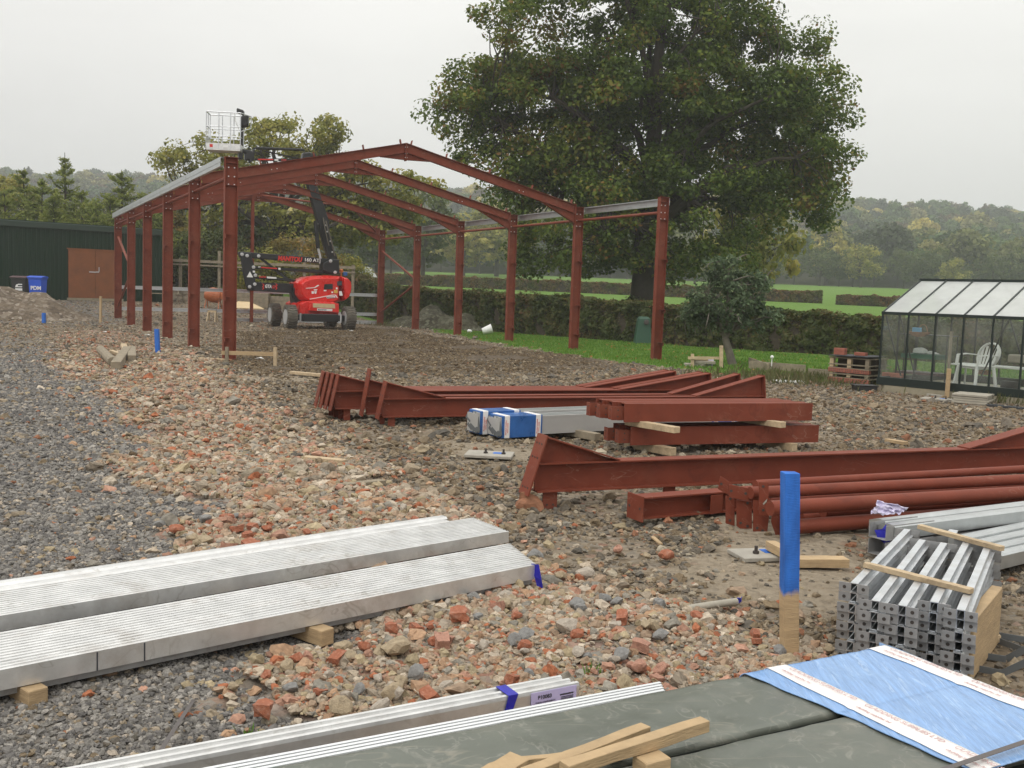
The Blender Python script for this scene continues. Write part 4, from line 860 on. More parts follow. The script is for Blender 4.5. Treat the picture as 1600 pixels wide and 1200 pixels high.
for k in range(1, 6):
    for side in (0, 1):
        sg = 1 if side == 0 else -1; s0 = 0 if side == 0 else WID
        def R(s, dz): return FP(s0+sg*s, BAY*k, HC+slope*s+dz)
        d_r = .27; e = (R(WID/2, 0)-R(0, 0)).normalized(); upv = AX.cross(e); upv = upv if upv.z > 0 else -upv
        mb = MB(); mb.beam(R(cd, 0)-upv*d_r/2, R(WID/2, 0)-upv*d_r/2, Iprof(d_r, .14, .013, .009), up=upv)
        rf = mb.build('rafter', M['steel'], frame)
        h = MB(); dd = d_r/math.cos(math.atan(slope)); L_ = 1.25
        h.extrude([R(cd, -dd)-AX*.005, R(cd+L_, -dd)-AX*.005, R(cd, -dd-.30)-AX*.005], AX*.010)
        a_, b_ = R(cd, -dd-.31), R(cd+L_, -dd-.006); h.bar(a_, b_, .13, .012, up=upv); h.build('eaves_haunch', M['steel'], rf)
        ep = MB(); ep.box(R(cd+.006, -.30), .014, .15, .66, CX); ep.build('end_plate', M['steel'], rf)
        h = MB(); La = .78
        h.extrude([R(WID/2, -dd)-AX*.005, R(WID/2-La, -dd)-AX*.005, R(WID/2, -dd-.20)-AX*.005], AX*.010)
        h.bar(R(WID/2, -dd-.21), R(WID/2-La, -dd-.006), .13, .012, up=upv); h.build('apex_haunch', M['steel'], rf)
        ep = MB(); ep.box(R(WID/2-.009, -.27), .014, .15, .50, CX); ep.build('end_plate', M['steel'], rf)
        bt = MB()
        for zz_ in (-.12, -.3, -.42):
            for q in (-.045, .045): disc(bt, R(WID/2-.018, zz_)+AX*q, -CX*sg, .014, .02, 6)
        disc(bt, R(2.2, -dd+.1)-AX*.008, -AX, .014, .012, 6); disc(bt, R(2.35, -dd+.1)-AX*.008, -AX, .014, .012, 6)
        bt.build('bolts', M['bolt'], rf)
        for s in (.45, 1.9, 3.4, 4.85, WID/2-.16):
            q = MB(); c_ = R(s, 0)+upv*.065; q.box(c_, .012, .12, .13, (R(1, 0)-R(0, 0)), upv); q.build('purlin_cleat', M['steel'], rf)
Zp = lambda d, w: [(-w, d/2), (0, d/2), (0, -d/2+.004), (w*.0, -d/2), (w, -d/2), (w, -d/2+.004), (.004, -d/2+.004), (.004, d/2+.004), (-w, d/2+.004)]
def sigma(mb, p0, p1, d, w, up=Z, side=1):   # C section: web with two lips
    a, u = frame_of(p1-p0, up); t = .006; s_ = side
    for poly in ([(0, -d/2), (t*s_, -d/2), (t*s_, d/2), (0, d/2)], [(t*s_, d/2-t), (w*s_, d/2-t), (w*s_, d/2), (t*s_, d/2)], [(t*s_, -d/2), (w*s_, -d/2), (w*s_, -d/2+t), (t*s_, -d/2+t)],
                 [(w*s_, d/2-.03), (w*s_+t*s_, d/2-.03), (w*s_+t*s_, d/2), (w*s_, d/2)], [(w*s_, -d/2), (w*s_+t*s_, -d/2), (w*s_+t*s_, -d/2+.03), (w*s_, -d/2+.03)]):
        mb.extrude([p0+a*x+u*y for x, y in poly], p1-p0)
for k in range(5):
    for side in (0, 1):
        s0 = -.09 if side == 0 else WID+.09
        mb = MB(); sigma(mb, FP(s0, BAY*k+.03, HC-.10), FP(s0, BAY*(k+1)-.03, HC-.10), .21, .07, side=1 if side == 0 else -1)
        mb.bar(FP(s0, BAY*k+.03, HC-.10), FP(s0, BAY*(k+1)-.03, HC-.10), .018, .03)
        mb.build('eaves_beam', M['galv_mid'], frame)
        mb = MB(); s1 = cd/2 if side == 0 else WID-cd/2; mb.tube([FP(s1, BAY*k+.02, HC-.42), FP(s1, BAY*(k+1)-.02, HC-.42)], .045, 10); mb.build('tie_tube', M['steel'], frame, smooth=True)
for side in (0, 1):
    s1 = cd/2 if side == 0 else WID-cd/2
    for za_, zb_ in ((HC-1.0, 2.25), (.65, 2.05)):
        mb = MB(); mb.tube([FP(s1, BAY*5-.1, za_), FP(s1, BAY*4+.1, zb_)], .05, 10); mb.build('brace_tube', M['steel'], frame, smooth=True)
def roofpt(s, k): return FP(s, BAY*k, (HC+slope*min(s, WID-s))-.16)
for (sa, ka, sb_, kb) in ((WID/2-.3, 5, 3.2, 4), (WID/2+.2, 5, WID-3.4, 4), (WID-.5, 5, WID-3.2, 4), (.6, 5, 3.0, 4)):
    mb = MB(); mb.tube([roofpt(sa, ka), roofpt(sb_, kb)], .04, 8); mb.build('roof_brace', M['steel'], frame, smooth=True)
gp = FP(WID/2-.25, BAY*5, 0); mb = MB(); mb.beam(V(gp.x, gp.y, gz(gp.x, gp.y)-.1), V(gp.x, gp.y, HA-.3), Iprof(.18, .12, .01, .008), up=AX); mb.build('gable_post', M['steel'], frame)
for zr in (1.46, .53, .14):
    a_, b_ = (.2, WID-.2) if zr > .2 else (WID*.43, WID-.2)
    mb = MB(); sigma(mb, FP(a_, BAY*5+.18, zr), FP(b_, BAY*5+.18, zr), .15, .06, side=1); mb.bar(FP(a_, BAY*5+.17, zr), FP(b_, BAY*5+.17, zr), .012, .02); mb.build('gable_rail', M['galv'], frame)

# ================================================================ BOOM LIFT
LC = V(-8.70, 43.15, 0); LU, LV_ = CX, AX; LC.z = gz(LC.x, LC.y)-.02
lift = thing('boom_lift', 'red and black articulated boom lift with raised white basket parked inside the steel frame', 'boom lift', tuple(LC))
def LP(s, t, z): return LC+LU*s+LV_*t+Z*z
def lq(px, py, t=0.): return hit(px, py, LC+LV_*t, LV_)
for s in (-1.25, 1.25):
    for t in (-1.3, 1.3):
        c_ = LP(s, t, .51); sg = 1 if s > 0 else -1; w = .42; axv = LU*sg
        tm_ = MB(); R_ = .50
        tm_.lathe(c_-axv*w/2, axv, [(R_*.60, .03), (R_*.86, 0), (R_*.95, .05), (R_*.96, w-.05), (R_*.86, w), (R_*.60, w-.03)], 36)
        nl = 26
        for i in range(nl):      # chevron lugs
            a = 2*math.pi*i/nl
            for h_, (f0, f1) in enumerate(((.02, .52), (.48, .98))):
                a0 = a+(0 if h_ == 0 else .14); a1 = a0+(.14 if h_ == 0 else -.14)
                sd_, u_ = frame_of(axv)
                def pt(an, f, r): return c_-axv*w/2+axv*(w*f)+(sd_*math.cos(an)+u_*math.sin(an))*r
                q = [pt(a0-.055, f0, R_*.93), pt(a0+.055, f0, R_*.93), pt(a1+.055, f1, R_*.93), pt(a1-.055, f1, R_*.93)]
                q2 = [pt(a0-.045, f0, R_*1.01), pt(a0+.045, f0, R_*1.01), pt(a1+.045, f1, R_*1.01), pt(a1-.045, f1, R_*1.01)]
                tm_.add(q+q2, [(0, 3, 2, 1), (4, 5, 6, 7), (0, 1, 5, 4), (1, 2, 6, 5), (2, 3, 7, 6), (3, 0, 4, 7)])
        wh = D.objects.new('wheel', None); SC.collection.objects.link(wh); wh.parent = lift; wh.location = c_-LC
        tm_.build('tyre', M['rubber'], wh)
        rm_ = MB(); rm_.lathe(c_+axv*(w*.5), axv, [(.31, 0), (.31, -.02), (.27, -.10), (.12, -.12), (.12, -.05), (.05, -.04)], 24); rm_.lathe(c_-axv*(w*.5), axv, [(.30, 0), (.28, .12), (.1, .14)], 24)
        rm_.build('rim', M['rim'], wh, smooth=True)
for t in (-1.3, 1.3):
    mb = MB(); mb.bar(LP(-1.1, t, .5), LP(1.1, t, .5), .22, .24); mb.bar(LP(-.75, t, .5), LP(.75, t, .5), .36, .32); mb.build('axle', M['black'], lift, bevel=.02)
    for s in (-.86, .86):
        mb = MB(); mb.bar(LP(s, t-.16, .32), LP(s, t-.16, .68), .05, .12); mb.build('steering_knuckle', M['rim'], lift)
mb = MB(); mb.extrude([LP(-.80, -1.18, .62), LP(.85, -1.18, .62), LP(.80, -1.18, 1.08), LP(.62, -1.18, 1.18), LP(-.55, -1.18, 1.18), LP(-.80, -1.18, 1.05)], LV_*2.36); mb.build('chassis', M['liftred'], lift, bevel=.035, seg=2)
mb = MB(); mb.extrude([LP(-.5, -1.40, .78), LP(.80, -1.40, .72), LP(.78, -1.40, 1.12), LP(-.42, -1.40, 1.14)], LV_*.2); mb.build('chassis_nose', M['liftred'], lift, bevel=.03, seg=2)
mb = MB(); mb.extrude([LP(-.33, -1.409, .93), LP(.62, -1.409, .91), LP(.60, -1.409, 1.09), LP(-.33, -1.409, 1.10)], LV_*.006); mb.build('nose_panel', M['plyboard'], lift)
mb = MB(); mb.extrude([LP(-.15, -1.409, .80), LP(.5, -1.409, .79), LP(.5, -1.409, .885), LP(-.15, -1.409, .895)], LV_*.006); nb = mb.build('number_plate', M['white'], lift)
text('MANITOU', 'lettering', M['ink'], LP(-.12, -1.412, .815), LU, Z, .08, lift, bold=.002)
mb = MB(); mb.box(LP(-1.0, -.95, .95), .16, .12, .28, LU); mb.build('side_step', M['liftred'], lift, bevel=.01)
mb = MB(); mb.lathe(LP(0, 0, 1.15), Z, [(.7, 0), (.7, .16), (.62, .2)], 32); mb.build('slew_ring', M['black'], lift)
# red hood of the turntable, lofted with rounded ends
TF = -.78
hood = [(466, 442), (472, 437), (484, 432.5), (500, 430.5), (518, 430), (536, 431), (536, 472), (528, 475.5), (500, 475.5), (482, 473.5), (472, 468), (466.5, 460)]
def loft(polypx, t0, t1, steps, fn):
    mb = MB(); base = [lq(x, y, t0) for x, y in polypx]; base = [(b.dot(LU)-LC.dot(LU), b.z) for b in base]
    cs = sum(b[0] for b in base)/len(base); cz = sum(b[1] for b in base)/len(base); vs = []; n_ = len(base)
    for i in range(steps+1):
        u = i/steps; f = fn(u); t = t0+(t1-t0)*u
        for s, z in base: q = LP(cs+(s-cs)*f, t, 0); q.z = cz+(z-cz)*f; vs.append(q)
    fs = [(i*n_+k, i*n_+(k+1) % n_, (i+1)*n_+(k+1) % n_, (i+1)*n_+k) for i in range(steps) for k in range(n_)]+[tuple(range(n_-1, -1, -1)), tuple(steps*n_+k for k in range(n_))]
    mb.add(vs, fs); return mb
rd = lambda u: .80+.20*(1-abs(u*2-1)**3.2)
o = loft(hood, -.95, .95, 14, rd).build('engine_hood', M['liftred'], lift, smooth=True, bevel=.02, seg=2)
cap = [(537, 431.3), (545, 433), (549.5, 438), (550.5, 446), (549.5, 456), (546, 466), (541, 471), (537, 472)]
loft(cap, -.93, .93, 14, rd).build('counterweight', M['liftred'], lift, smooth=True, bevel=.02, seg=2)
def decal(name, pts, m_, t=-1.06, th=.03):
    mb = MB(); mb.extrude([lq(x, y, t) for x, y in pts], LV_*th); return mb.build(name, m_, lift)
HT = -.905   # hood face sits here
decal('control_panel', [(507, 444), (520, 443.5), (520, 452), (506, 452)], M['black'], -.97, .06)
decal('panel_latch', [(527, 439.5), (534.5, 439), (534.5, 446), (527, 446.5)], M['ink'], -.97, .05)
for pts, mm_ in (([(522, 453), (527.5, 453), (527.5, 458), (522, 458)], 'decal_yellow'), ([(530, 455), (534, 455), (535.5, 462), (531, 462)], 'letter_white'), ([(518, 455.5), (520.5, 455.5), (520.5, 458), (518, 458)], 'letter_white'), ([(510, 463.5), (524, 462.5), (524, 465.5), (511, 466.5)], 'letter_white'),
                 ([(484, 467), (519, 460.5), (525, 460.5), (528, 465.5), (526.5, 465.5), (524, 461.5), (519, 461.8), (484, 468)], 'letter_white'), ([(487, 455), (490.5, 455), (490.5, 459), (487, 459)], 'letter_white'), ([(490, 452), (496, 452), (495, 454), (491, 454)], 'letter_white'), ([(497, 445), (499, 446), (492, 450), (478, 451), (478, 450), (491, 449)], 'letter_white'), ([(506, 453), (510, 453), (510, 455), (506, 455)], 'letter_white'), ([(525, 449), (527.5, 449), (527.5, 452), (525, 452)], 'letter_white'), ([(491, 455), (495, 455), (494, 459), (492, 459)], 'letter_white')):
    decal('decal', pts, M[mm_], -.965, .05)
p = lq(511, 466, -.97); text('MANITOU', 'lettering', M['ink'], p, LU+Z*.03, Z, .075, lift, bold=.001)
mb = MB(); mb.lathe(lq(533, 430, 0), Z, [(.03, -.05), (.03, .12), (.09, .13), (.09, .24), (.05, .27)], 16); mb.build('beacon', M['amber'], lift, smooth=True)
mb = MB(); mb.box(lq(539, 428, 0), .18, .12, .16, LU); mb.build('fuel_cap', M['bluefilm_dark'], lift, bevel=.01)
def arm(name, pts, t0, th, m_=None, bev=.02):
    mb = MB(); mb.extrude([lq(x, y, t0) for x, y in pts], LV_*th); return mb.build(name, m_ or M['black'], lift, bevel=bev)
def pin(px, py, t, r=.055): 
    mb = MB(); mb.lathe(lq(px, py, t), -LV_, [(r, 0), (r, .03), (r*.6, .04)], 14); mb.build('pivot_pin', M['rim'], lift, smooth=True)
arm('lower_boom', [(389, 440.5), (462, 443.5), (468, 447), (468, 470), (458, 470), (455, 458), (388, 454)], -.2, .36)
arm('riser_pedestal', [(458, 450), (470, 448), (470, 474), (460, 474)], -.34, .7)
arm('upper_boom', [(374, 393.5), (376, 393), (530, 405.3), (530, 413), (474, 409.5), (376, 402)], -.2, .34)
arm('knuckle_plate', [(375, 394), (392, 395.5), (396, 410), (399, 424), (399.5, 444), (397, 452), (390, 454), (384, 448), (380, 430), (375.5, 402)], -.27, .05)
arm('knuckle_plate', [(375, 394), (392, 395.5), (396, 410), (399, 424), (399.5, 444), (397, 452), (390, 454), (384, 448), (380, 430), (375.5, 402)], .22, .05)
arm('parallel_link', [(397, 415.5), (523, 423), (523, 428.5), (397, 419.5)], -.14, .22)
arm('lift_cylinder', [(398, 431.8), (440, 434), (470, 438), (470, 442), (440, 438), (398, 435.5)], -.1, .18)
arm('boom_tension_rod', [(404, 403), (411, 404), (453, 436), (446, 436)], -.05, .1, bev=.01)
arm('mast_foot', [(505, 412), (516, 406), (530, 405.5), (530.5, 428), (515, 427), (505, 423)], -.3, .6)
arm('mast_boom', [(479.5, 284), (494, 284), (514, 344), (517, 378), (528, 404), (516, 410), (507, 384), (497, 346)], -.17, .3)
arm('mast_inner_boom', [(483, 240), (494, 240), (497, 290), (483, 290)], -.12, .2)
mb = MB(); mb.tube([lq(493, 345, -.35), lq(497, 388, -.35)], .085, 12); mb.build('telescope_cylinder', M['black'], lift, smooth=True)
mb = MB(); mb.tube([lq(497, 388, -.35), lq(501, 404, -.35)], .05, 12); mb.build('cylinder_rod', M['rim'], lift, smooth=True)
mb = MB(); mb.tube([lq(509, 345, -.32), lq(513, 360, -.38), lq(519, 380, -.36), lq(523, 400, -.34)], .03, 8); mb.tube([lq(505, 340, -.3), lq(508, 358, -.35), lq(514, 384, -.36)], .025, 8); mb.build('hydraulic_hose', M['rubber'], lift, smooth=True)
for q in ((378, 397.5, -.28), (386, 399.5, -.28), (404, 400, -.22), (396, 417.5, -.28), (399, 430, -.28), (390, 448, -.28), (398, 444, -.28), (516.5, 407.8, -.31), (523.5, 425.5, -.31)): pin(*q, r=.07)
for x, y in ((509, 352), (511, 362), (519, 394), (516, 377), (496, 350)): pin(x, y, -.2, .035)
mb = MB(); mb.extrude([lq(390.5, 424, -.285), lq(385.5, 433, -.285), (lq(395.5, 433.5, -.285))], LV_*.004); mb.build('warning_triangle', M['letter_white'], lift)
mb = MB(); mb.extrude([lq(395, 422.8, -.285), lq(398.5, 423, -.285), lq(398.5, 426, -.285), lq(395, 425.8, -.285)], LV_*.004); mb.build('decal', M['letter_white'], lift)
for i in range(5):
    x = 405.5+i*2.2; mb = MB(); mb.extrude([lq(x, 431.3, -.12), lq(x+1.2, 431.4, -.12), lq(x+1.2, 434.2, -.12), lq(x, 434.1, -.12)], LV_*.012); mb.build('stripe', M['letter_red'], lift)
mb = MB(); mb.extrude([lq(417, 432, -.12), lq(432, 433, -.12), lq(432, 435.6, -.12), lq(417, 434.8, -.12)], LV_*.012); mb.build('decal', M['letter_white'], lift)
mb = MB(); mb.extrude([lq(408, 417, -.16), lq(433, 418.6, -.16), lq(433, 420.4, -.16), lq(408, 418.8, -.16)], LV_*.012); mb.build('stripe', M['letter_red'], lift)
mb = MB(); mb.extrude([lq(435, 418.3, -.16), lq(438.5, 418.5, -.16), lq(438.5, 421.8, -.16), lq(435, 421.5, -.16)], LV_*.012); mb.build('decal', M['letter_white'], lift)
for x in (410.5, 431):
    mb = MB(); mb.extrude([lq(x-1, 443, -.22), lq(x+1.4, 445.5, -.22), lq(x-1, 448, -.22), lq(x+1.2, 450, -.22), lq(x-1, 452.5, -.22), lq(x+.6, 452.5, -.22), lq(x+2.6, 450, -.22), lq(x+.8, 448, -.22), lq(x+2.8, 445.5, -.22), lq(x+.6, 443, -.22)], LV_*.012); mb.build('decal', M['letter_red'], lift)
dirb = (lq(530, 408, -.21)-lq(376, 396.5, -.21)).normalized()
def fit_text(s, m_, px0, py0, px1, h, t, bold=.004, shear=.12):
    a_, b_ = lq(px0, py0, t), lq(px1, py0+(px1-px0)*.065, t)
    o = text(s, 'lettering', m_, a_, b_-a_, Z, h, lift, bold=bold, shear=shear); bpy.context.view_layer.update()
    w_ = max(o.dimensions.x, .01); o.matrix_local = o.matrix_local @ Matrix.Diagonal((((b_-a_).length)/w_, 1, 1, 1)); return o
fit_text('MANITOU', M['letter_red'], 434, 406.5, 472, .26, -.21, .012); fit_text('160 ATJ', M['letter_white'], 475, 408.0, 499, .20, -.21, .003, .0)
fit_text('GTA', M['letter_white'], 414, 449.5, 424, .19, -.22, .006); fit_text('GT', M['letter_red'], 425, 450.3, 430.5, .16, -.22, .004); fit_text('MT', M['letter_white'], 403.5, 418.2, 407.5, .09, -.16, .002)
# jib and basket
arm('jib_boom', [(395, 231.5), (401, 229), (474, 231.8), (478, 236), (470, 235.5), (404, 233)], -.1, .18)
arm('jib_tension_rod', [(412, 236), (418, 236), (470, 247.5), (466, 248.5), (440, 242.5)], -.08, .12, bev=.01)
arm('jib_lower_link', [(398, 247.5), (455, 247.5), (470, 249.5), (455, 252), (398, 250.5)], -.1, .16)
mb = MB(); mb.extrude([lq(403, 248, -.112), lq(427, 248.4, -.112), lq(427, 250.3, -.112), lq(403, 250, -.112)], LV_*.012); mb.build('stripe', M['letter_red'], lift)
mb = MB(); mb.extrude([lq(429, 248.6, -.112), lq(435, 248.6, -.112), lq(435, 251.3, -.112), lq(429, 251.2, -.112)], LV_*.012); mb.build('decal', M['letter_white'], lift)
for i in range(4):
    x = 440+i*2; mb = MB(); mb.extrude([lq(x, 248.8, -.112), lq(x+1.1, 248.9, -.112), lq(x+1.1, 251, -.112), lq(x, 250.9, -.112)], LV_*.012); mb.build('stripe', M['letter_red'], lift)
arm('jib_head', [(474, 238), (486, 237), (489, 241), (489, 256), (472, 252)], -.2, .36, bev=.05)
arm('basket_bracket', [(373, 231), (386, 234), (396, 237), (396, 233), (399, 231), (397, 250), (391, 255), (389, 249), (383, 250), (383, 238), (380, 238), (380, 249), (373, 248)], -.14, .24)
BK = LP(0, 0, 0); bc = lq(351.5, 236, 0); bu = (LU*.93-LV_*.36).normalized(); bv = Z.cross(bu)
def BP(s, t, z): return bc+bu*s+bv*t+Z*z
bw, bd, bh = 1.34, .80, 1.48
mb = MB(); mb.box(BP(0, 0, .02), bw, bd, .10, bu); mb.build('basket_floor', M['galv_wet'], lift, bevel=.01)
for (s0, t0, s1, t1) in ((-bw/2, -bd/2, bw/2, -bd/2), (-bw/2, bd/2, bw/2, bd/2), (-bw/2, -bd/2, -bw/2, bd/2), (bw/2, -bd/2, bw/2, bd/2)):
    mb = MB(); mb.bar(BP(s0, t0, .14), BP(s1, t1, .14), .012, .22); mb.build('kick_board', M['galv_wet'], lift)
    for zz_, r_ in ((bh, .024), (bh*.62, .018), (bh*.36, .018)):
        mb = MB(); mb.tube([BP(s0, t0, zz_), BP(s1, t1, zz_)], r_, 8); mb.build('guard_rail', M['galv'], lift, smooth=True)
for s0, t0 in ((-bw/2, -bd/2), (bw/2, -bd/2), (-bw/2, bd/2), (bw/2, bd/2), (-.18, -bd/2), (-.18, bd/2), (.28, bd/2), (.28, -bd/2), (-bw/2, 0)):
    mb = MB(); mb.tube([BP(s0, t0, .05), BP(s0, t0, bh)], .02, 8); mb.build('guard_post', M['galv'], lift, smooth=True)
mb = MB(); mb.tube([BP(bw/2, -bd/2, bh), BP(bw/2+.38, -.1, bh-.08), BP(bw/2+.36, -.1, bh-.55), BP(bw/2, -bd/2, .75)], .02, 8); mb.tube([BP(bw/2, bd/2, bh), BP(bw/2+.38, -.1, bh-.08)], .02, 8); mb.build('side_guard', M['galv'], lift, smooth=True)
mb = MB(); mb.box(BP(bw/2+.10, -.05, bh-.28), .34, .34, .46, (bu+Z*.25)); mb.build('control_box', M['black'], lift, bevel=.07, seg=3)
mb = MB(); mb.box(BP(bw/2-.06, -.05, bh+.10), .30, .26, .20, (bu-Z*.3)); mb.build('control_console', M['black'], lift, bevel=.05, seg=3)
mb = MB(); mb.box(BP(bw/2-.02, .05, .62), .12, .16, .75, bu); mb.build('document_box', M['black'], lift, bevel=.02)
mb = MB(); mb.tube([BP(bw/2-.25, -.3, bh), BP(bw/2-.22, -.34, bh-.3), BP(bw/2-.1, -.2, bh-.6)], .018, 6); mb.build('control_cable', M['white'], lift, smooth=True)
mb = MB(); mb.box(BP(-bw/2+.2, -bd/2-.012, .14), .12, .006, .12, bu); mb.build('decal', M['letter_red'], lift)
mb = MB(); mb.box(BP(.1, -bd/2-.012, .14), .2, .006, .09, bu); mb.build('decal', M['letter_white'], lift)

# ================================================================ GREEN SHED, BINS
sA = atY(0, 451, 47); sB = atY(178, 468, 50); sd_ = V(sB.x-sA.x, sB.y-sA.y, 0).normalized(); p253 = hit(253, 400, V(sB.x, sB.y, 0), V(sd_.y, -sd_.x, 0)); R_end = V(p253.x, p253.y, 0)
zt = 4.40; sn = V(sd_.y, -sd_.x, 0)
if sn.y > 0: sn = -sn
shed = thing('shed', 'long dark green metal clad shed with double brown plywood doors', 'shed', (R_end.x, R_end.y, gz(R_end.x, R_end.y)))
Ls = 17.0
def SP(s, t, z): return R_end-sd_*s+sn*t+Z*z
door_r = (hit(190, 440, R_end, sn)-R_end).dot(-sd_); door_l = (hit(106, 440, R_end, sn)-R_end).dot(-sd_)
zd0 = hit(150, 466, R_end, sn).z; zd1 = hit(150, 391.5, R_end, sn).z
mb = MB(); q = zd0-.9
mb.box(SP(Ls/2, -4, (zt+q)/2-.1), Ls-.1, 7.9, zt-q-.35, sd_); mb.build('walls', M['shedgreen'], shed)
def panel(s0, s1, z0, z1):
    mb = MB(); w = s1-s0; nr = max(1, round(w/.2)); pts = [(s0, .03)]
    for i in range(nr):
        a = s0+w*i/nr; pw = w/nr; pts += [(a+pw*.30, .03), (a+pw*.38, .065), (a+pw*.62, .065), (a+pw*.70, .03)]
    pts.append((s1, .03)); poly = pts+[(s1, .012), (s0, .012)]
    mb.extrude([SP(s, t, z0) for s, t in poly], Z*(z1-z0)); return mb.build('cladding_panel', M['shedgreen'], shed)
s = 0.
while s < Ls-.01:
    e_ = min(s+1., Ls)
    z0 = zd0-.4
    if e_ > door_r and s < door_l:
        if s < door_r: panel(s, door_r, z0, zt-.3)
        if e_ > door_l: panel(door_l, e_, z0, zt-.3)
        panel(max(s, door_r), min(e_, door_l), zd1, zt-.3)
    else: panel(s, e_, z0, zt-.3)
    s = e_
mb = MB(); mb.extrude([SP(-.15, .12, zt-.34), SP(-.15, .14, zt-.30), SP(-.15, .14, zt-.06), SP(-.15, -.1, zt), SP(-.15, -.1, zt-.34)], -sd_*(Ls+.15)); mb.build('fascia', mat('fascia_green', (.018, .036, .024), .5), shed)
mb = MB(); mb.extrude([SP(-.2, .05, zt+.0), SP(-.2, -8.2, zt+.35), SP(-.2, -8.2, zt+.28), SP(-.2, .05, zt-.07)], -sd_*(Ls+.2)); mb.build('roof', M['shedgreen'], shed)
mid = (door_l+door_r)/2
for a_, b_, hs in ((door_r+.01, mid-.006, 1), (mid+.006, door_l-.01, -1)):
    mb = MB(); mb.box(SP((a_+b_)/2, .06, (zd0+zd1)/2), b_-a_, .04, zd1-zd0, sd_); dr = mb.build('door', M['door'], shed, bevel=.004)
    if hs == 1:
        h = MB(); zm = (zd0+zd1)/2+.12; h.bar(SP(mid-.02, .10, zm), SP(mid-.16, .10, zm), .03, .05); h.bar(SP(mid-.16, .10, zm+.02), SP(mid-.16, .10, zm+.24), .04, .03, up=sd_); h.bar(SP(mid+.30, .10, zm-.01), SP(mid-.02, .10, zm-.01), .025, .05); h.build('handle', M['rim'], dr)
mb = MB(); mb.bar(SP(door_r-.05, .07, zd1+.03), SP(door_l+.05, .07, zd1+.03), .05, .06); mb.build('lintel', M['door'], shed)
mb = MB(); mb.bar(SP(door_r-.05, .05, zd0-.06), SP(door_l+.05, .05, zd0-.06), .2, .11); mb.build('threshold', M['mortar'], shed)
def wheelie(px0, px1, py, Y, mbody, mlid, name, label, txt):
    a_, b_ = atY(px0, py, Y), atY(px1, py, Y); w = (b_.x-a_.x); c_ = (a_+b_)/2; c_.z = 0; zt_ = a_.z; g0 = gz(c_.x, c_.y); g0 = min(g0, zt_-1.05); root = thing(name, label, 'wheelie bin', (c_.x, c_.y, g0))
    h = zt_-g0-.1; wt, wb = w*.86, w*.68; dt, db = .58, .46; mb = MB(); vs = []
    for hw, hd, zz_ in ((wb, db, g0+.02), (wt, dt, g0+h)):
        for sx, sy in ((-1, -1), (1, -1), (1, 1), (-1, 1)): vs.append(c_+V(sx*hw/2, sy*hd/2, zz_))
    mb.add(vs, [(3, 2, 1, 0), (4, 5, 6, 7), (0, 1, 5, 4), (1, 2, 6, 5), (2, 3, 7, 6), (3, 0, 4, 7)]); mb.box(c_+V(0, 0, g0+h-.02), wt+.05, dt+.05, .05)
    mb.build('body', mbody, root, bevel=.02, seg=2)
    mb = MB(); mb.extrude([c_+V(-w/2, -.34, g0+h+.01), c_+V(-w/2, -.33, g0+h+.05), c_+V(-w/2, -.05, g0+h+.10), c_+V(-w/2, .3, g0+h+.07), c_+V(-w/2, .3, g0+h+.01)], V(w, 0, 0)); mb.build('lid', mlid, root, bevel=.015, seg=2)
    mb = MB(); mb.tube([c_+V(-w*.4, .34, g0+h+.04), c_+V(w*.4, .34, g0+h+.04)], .02, 8); mb.build('handle', mlid, root)
    for sx in (-1, 1):
        mb = MB(); mb.lathe(c_+V(sx*(wb/2+.01), .22, g0+.11), V(sx, 0, 0), [(.1, 0), (.1, .05)], 16); mb.build('wheel', M['rubber'], root)
    ydir = V(0, -(dt-db)/2, h).normalized()
    if txt: text(txt, 'lettering', M['letter_white'], c_+V(-w*.27, -dt/2+.02-.025, g0+h*.62), V(1, 0, 0), ydir, .23, root, bold=.006)
    else:
        P_a = lambda x, z: c_+V(x*w, -dt/2-.005-.03+(h*.9-z)*((dt-db)/2/h), g0+z)
        hz = h*.80; mb = MB(); mb.extrude([P_a(-.16, hz-.30), P_a(.26, hz-.30), P_a(.26, hz-.20), P_a(-.16, hz-.20)], V(0, .012, 0)); mb.extrude([P_a(-.16, hz-.16), P_a(-.10, hz-.04), P_a(.05, hz), P_a(.26, hz), P_a(.26, hz-.05), P_a(.02, hz-.05), P_a(-.02, hz-.11), P_a(.26, hz-.11), P_a(.26, hz-.155), P_a(-.08, hz-.155)], V(0, .012, 0)); mb.build('logo', M['letter_white'], root)
wheelie(47, 71, 430.5, 44.6, M['binblue'], M['binblue'], 'wheelie_bin', 'bright blue wheelie bin with white letters behind the earth heap', 'PDM')
wheelie(20, 46, 430.5, 44.9, M['binblack'], M['binlid'], 'wheelie_bin', 'black wheelie bin with white emblem and dull maroon lid', '')
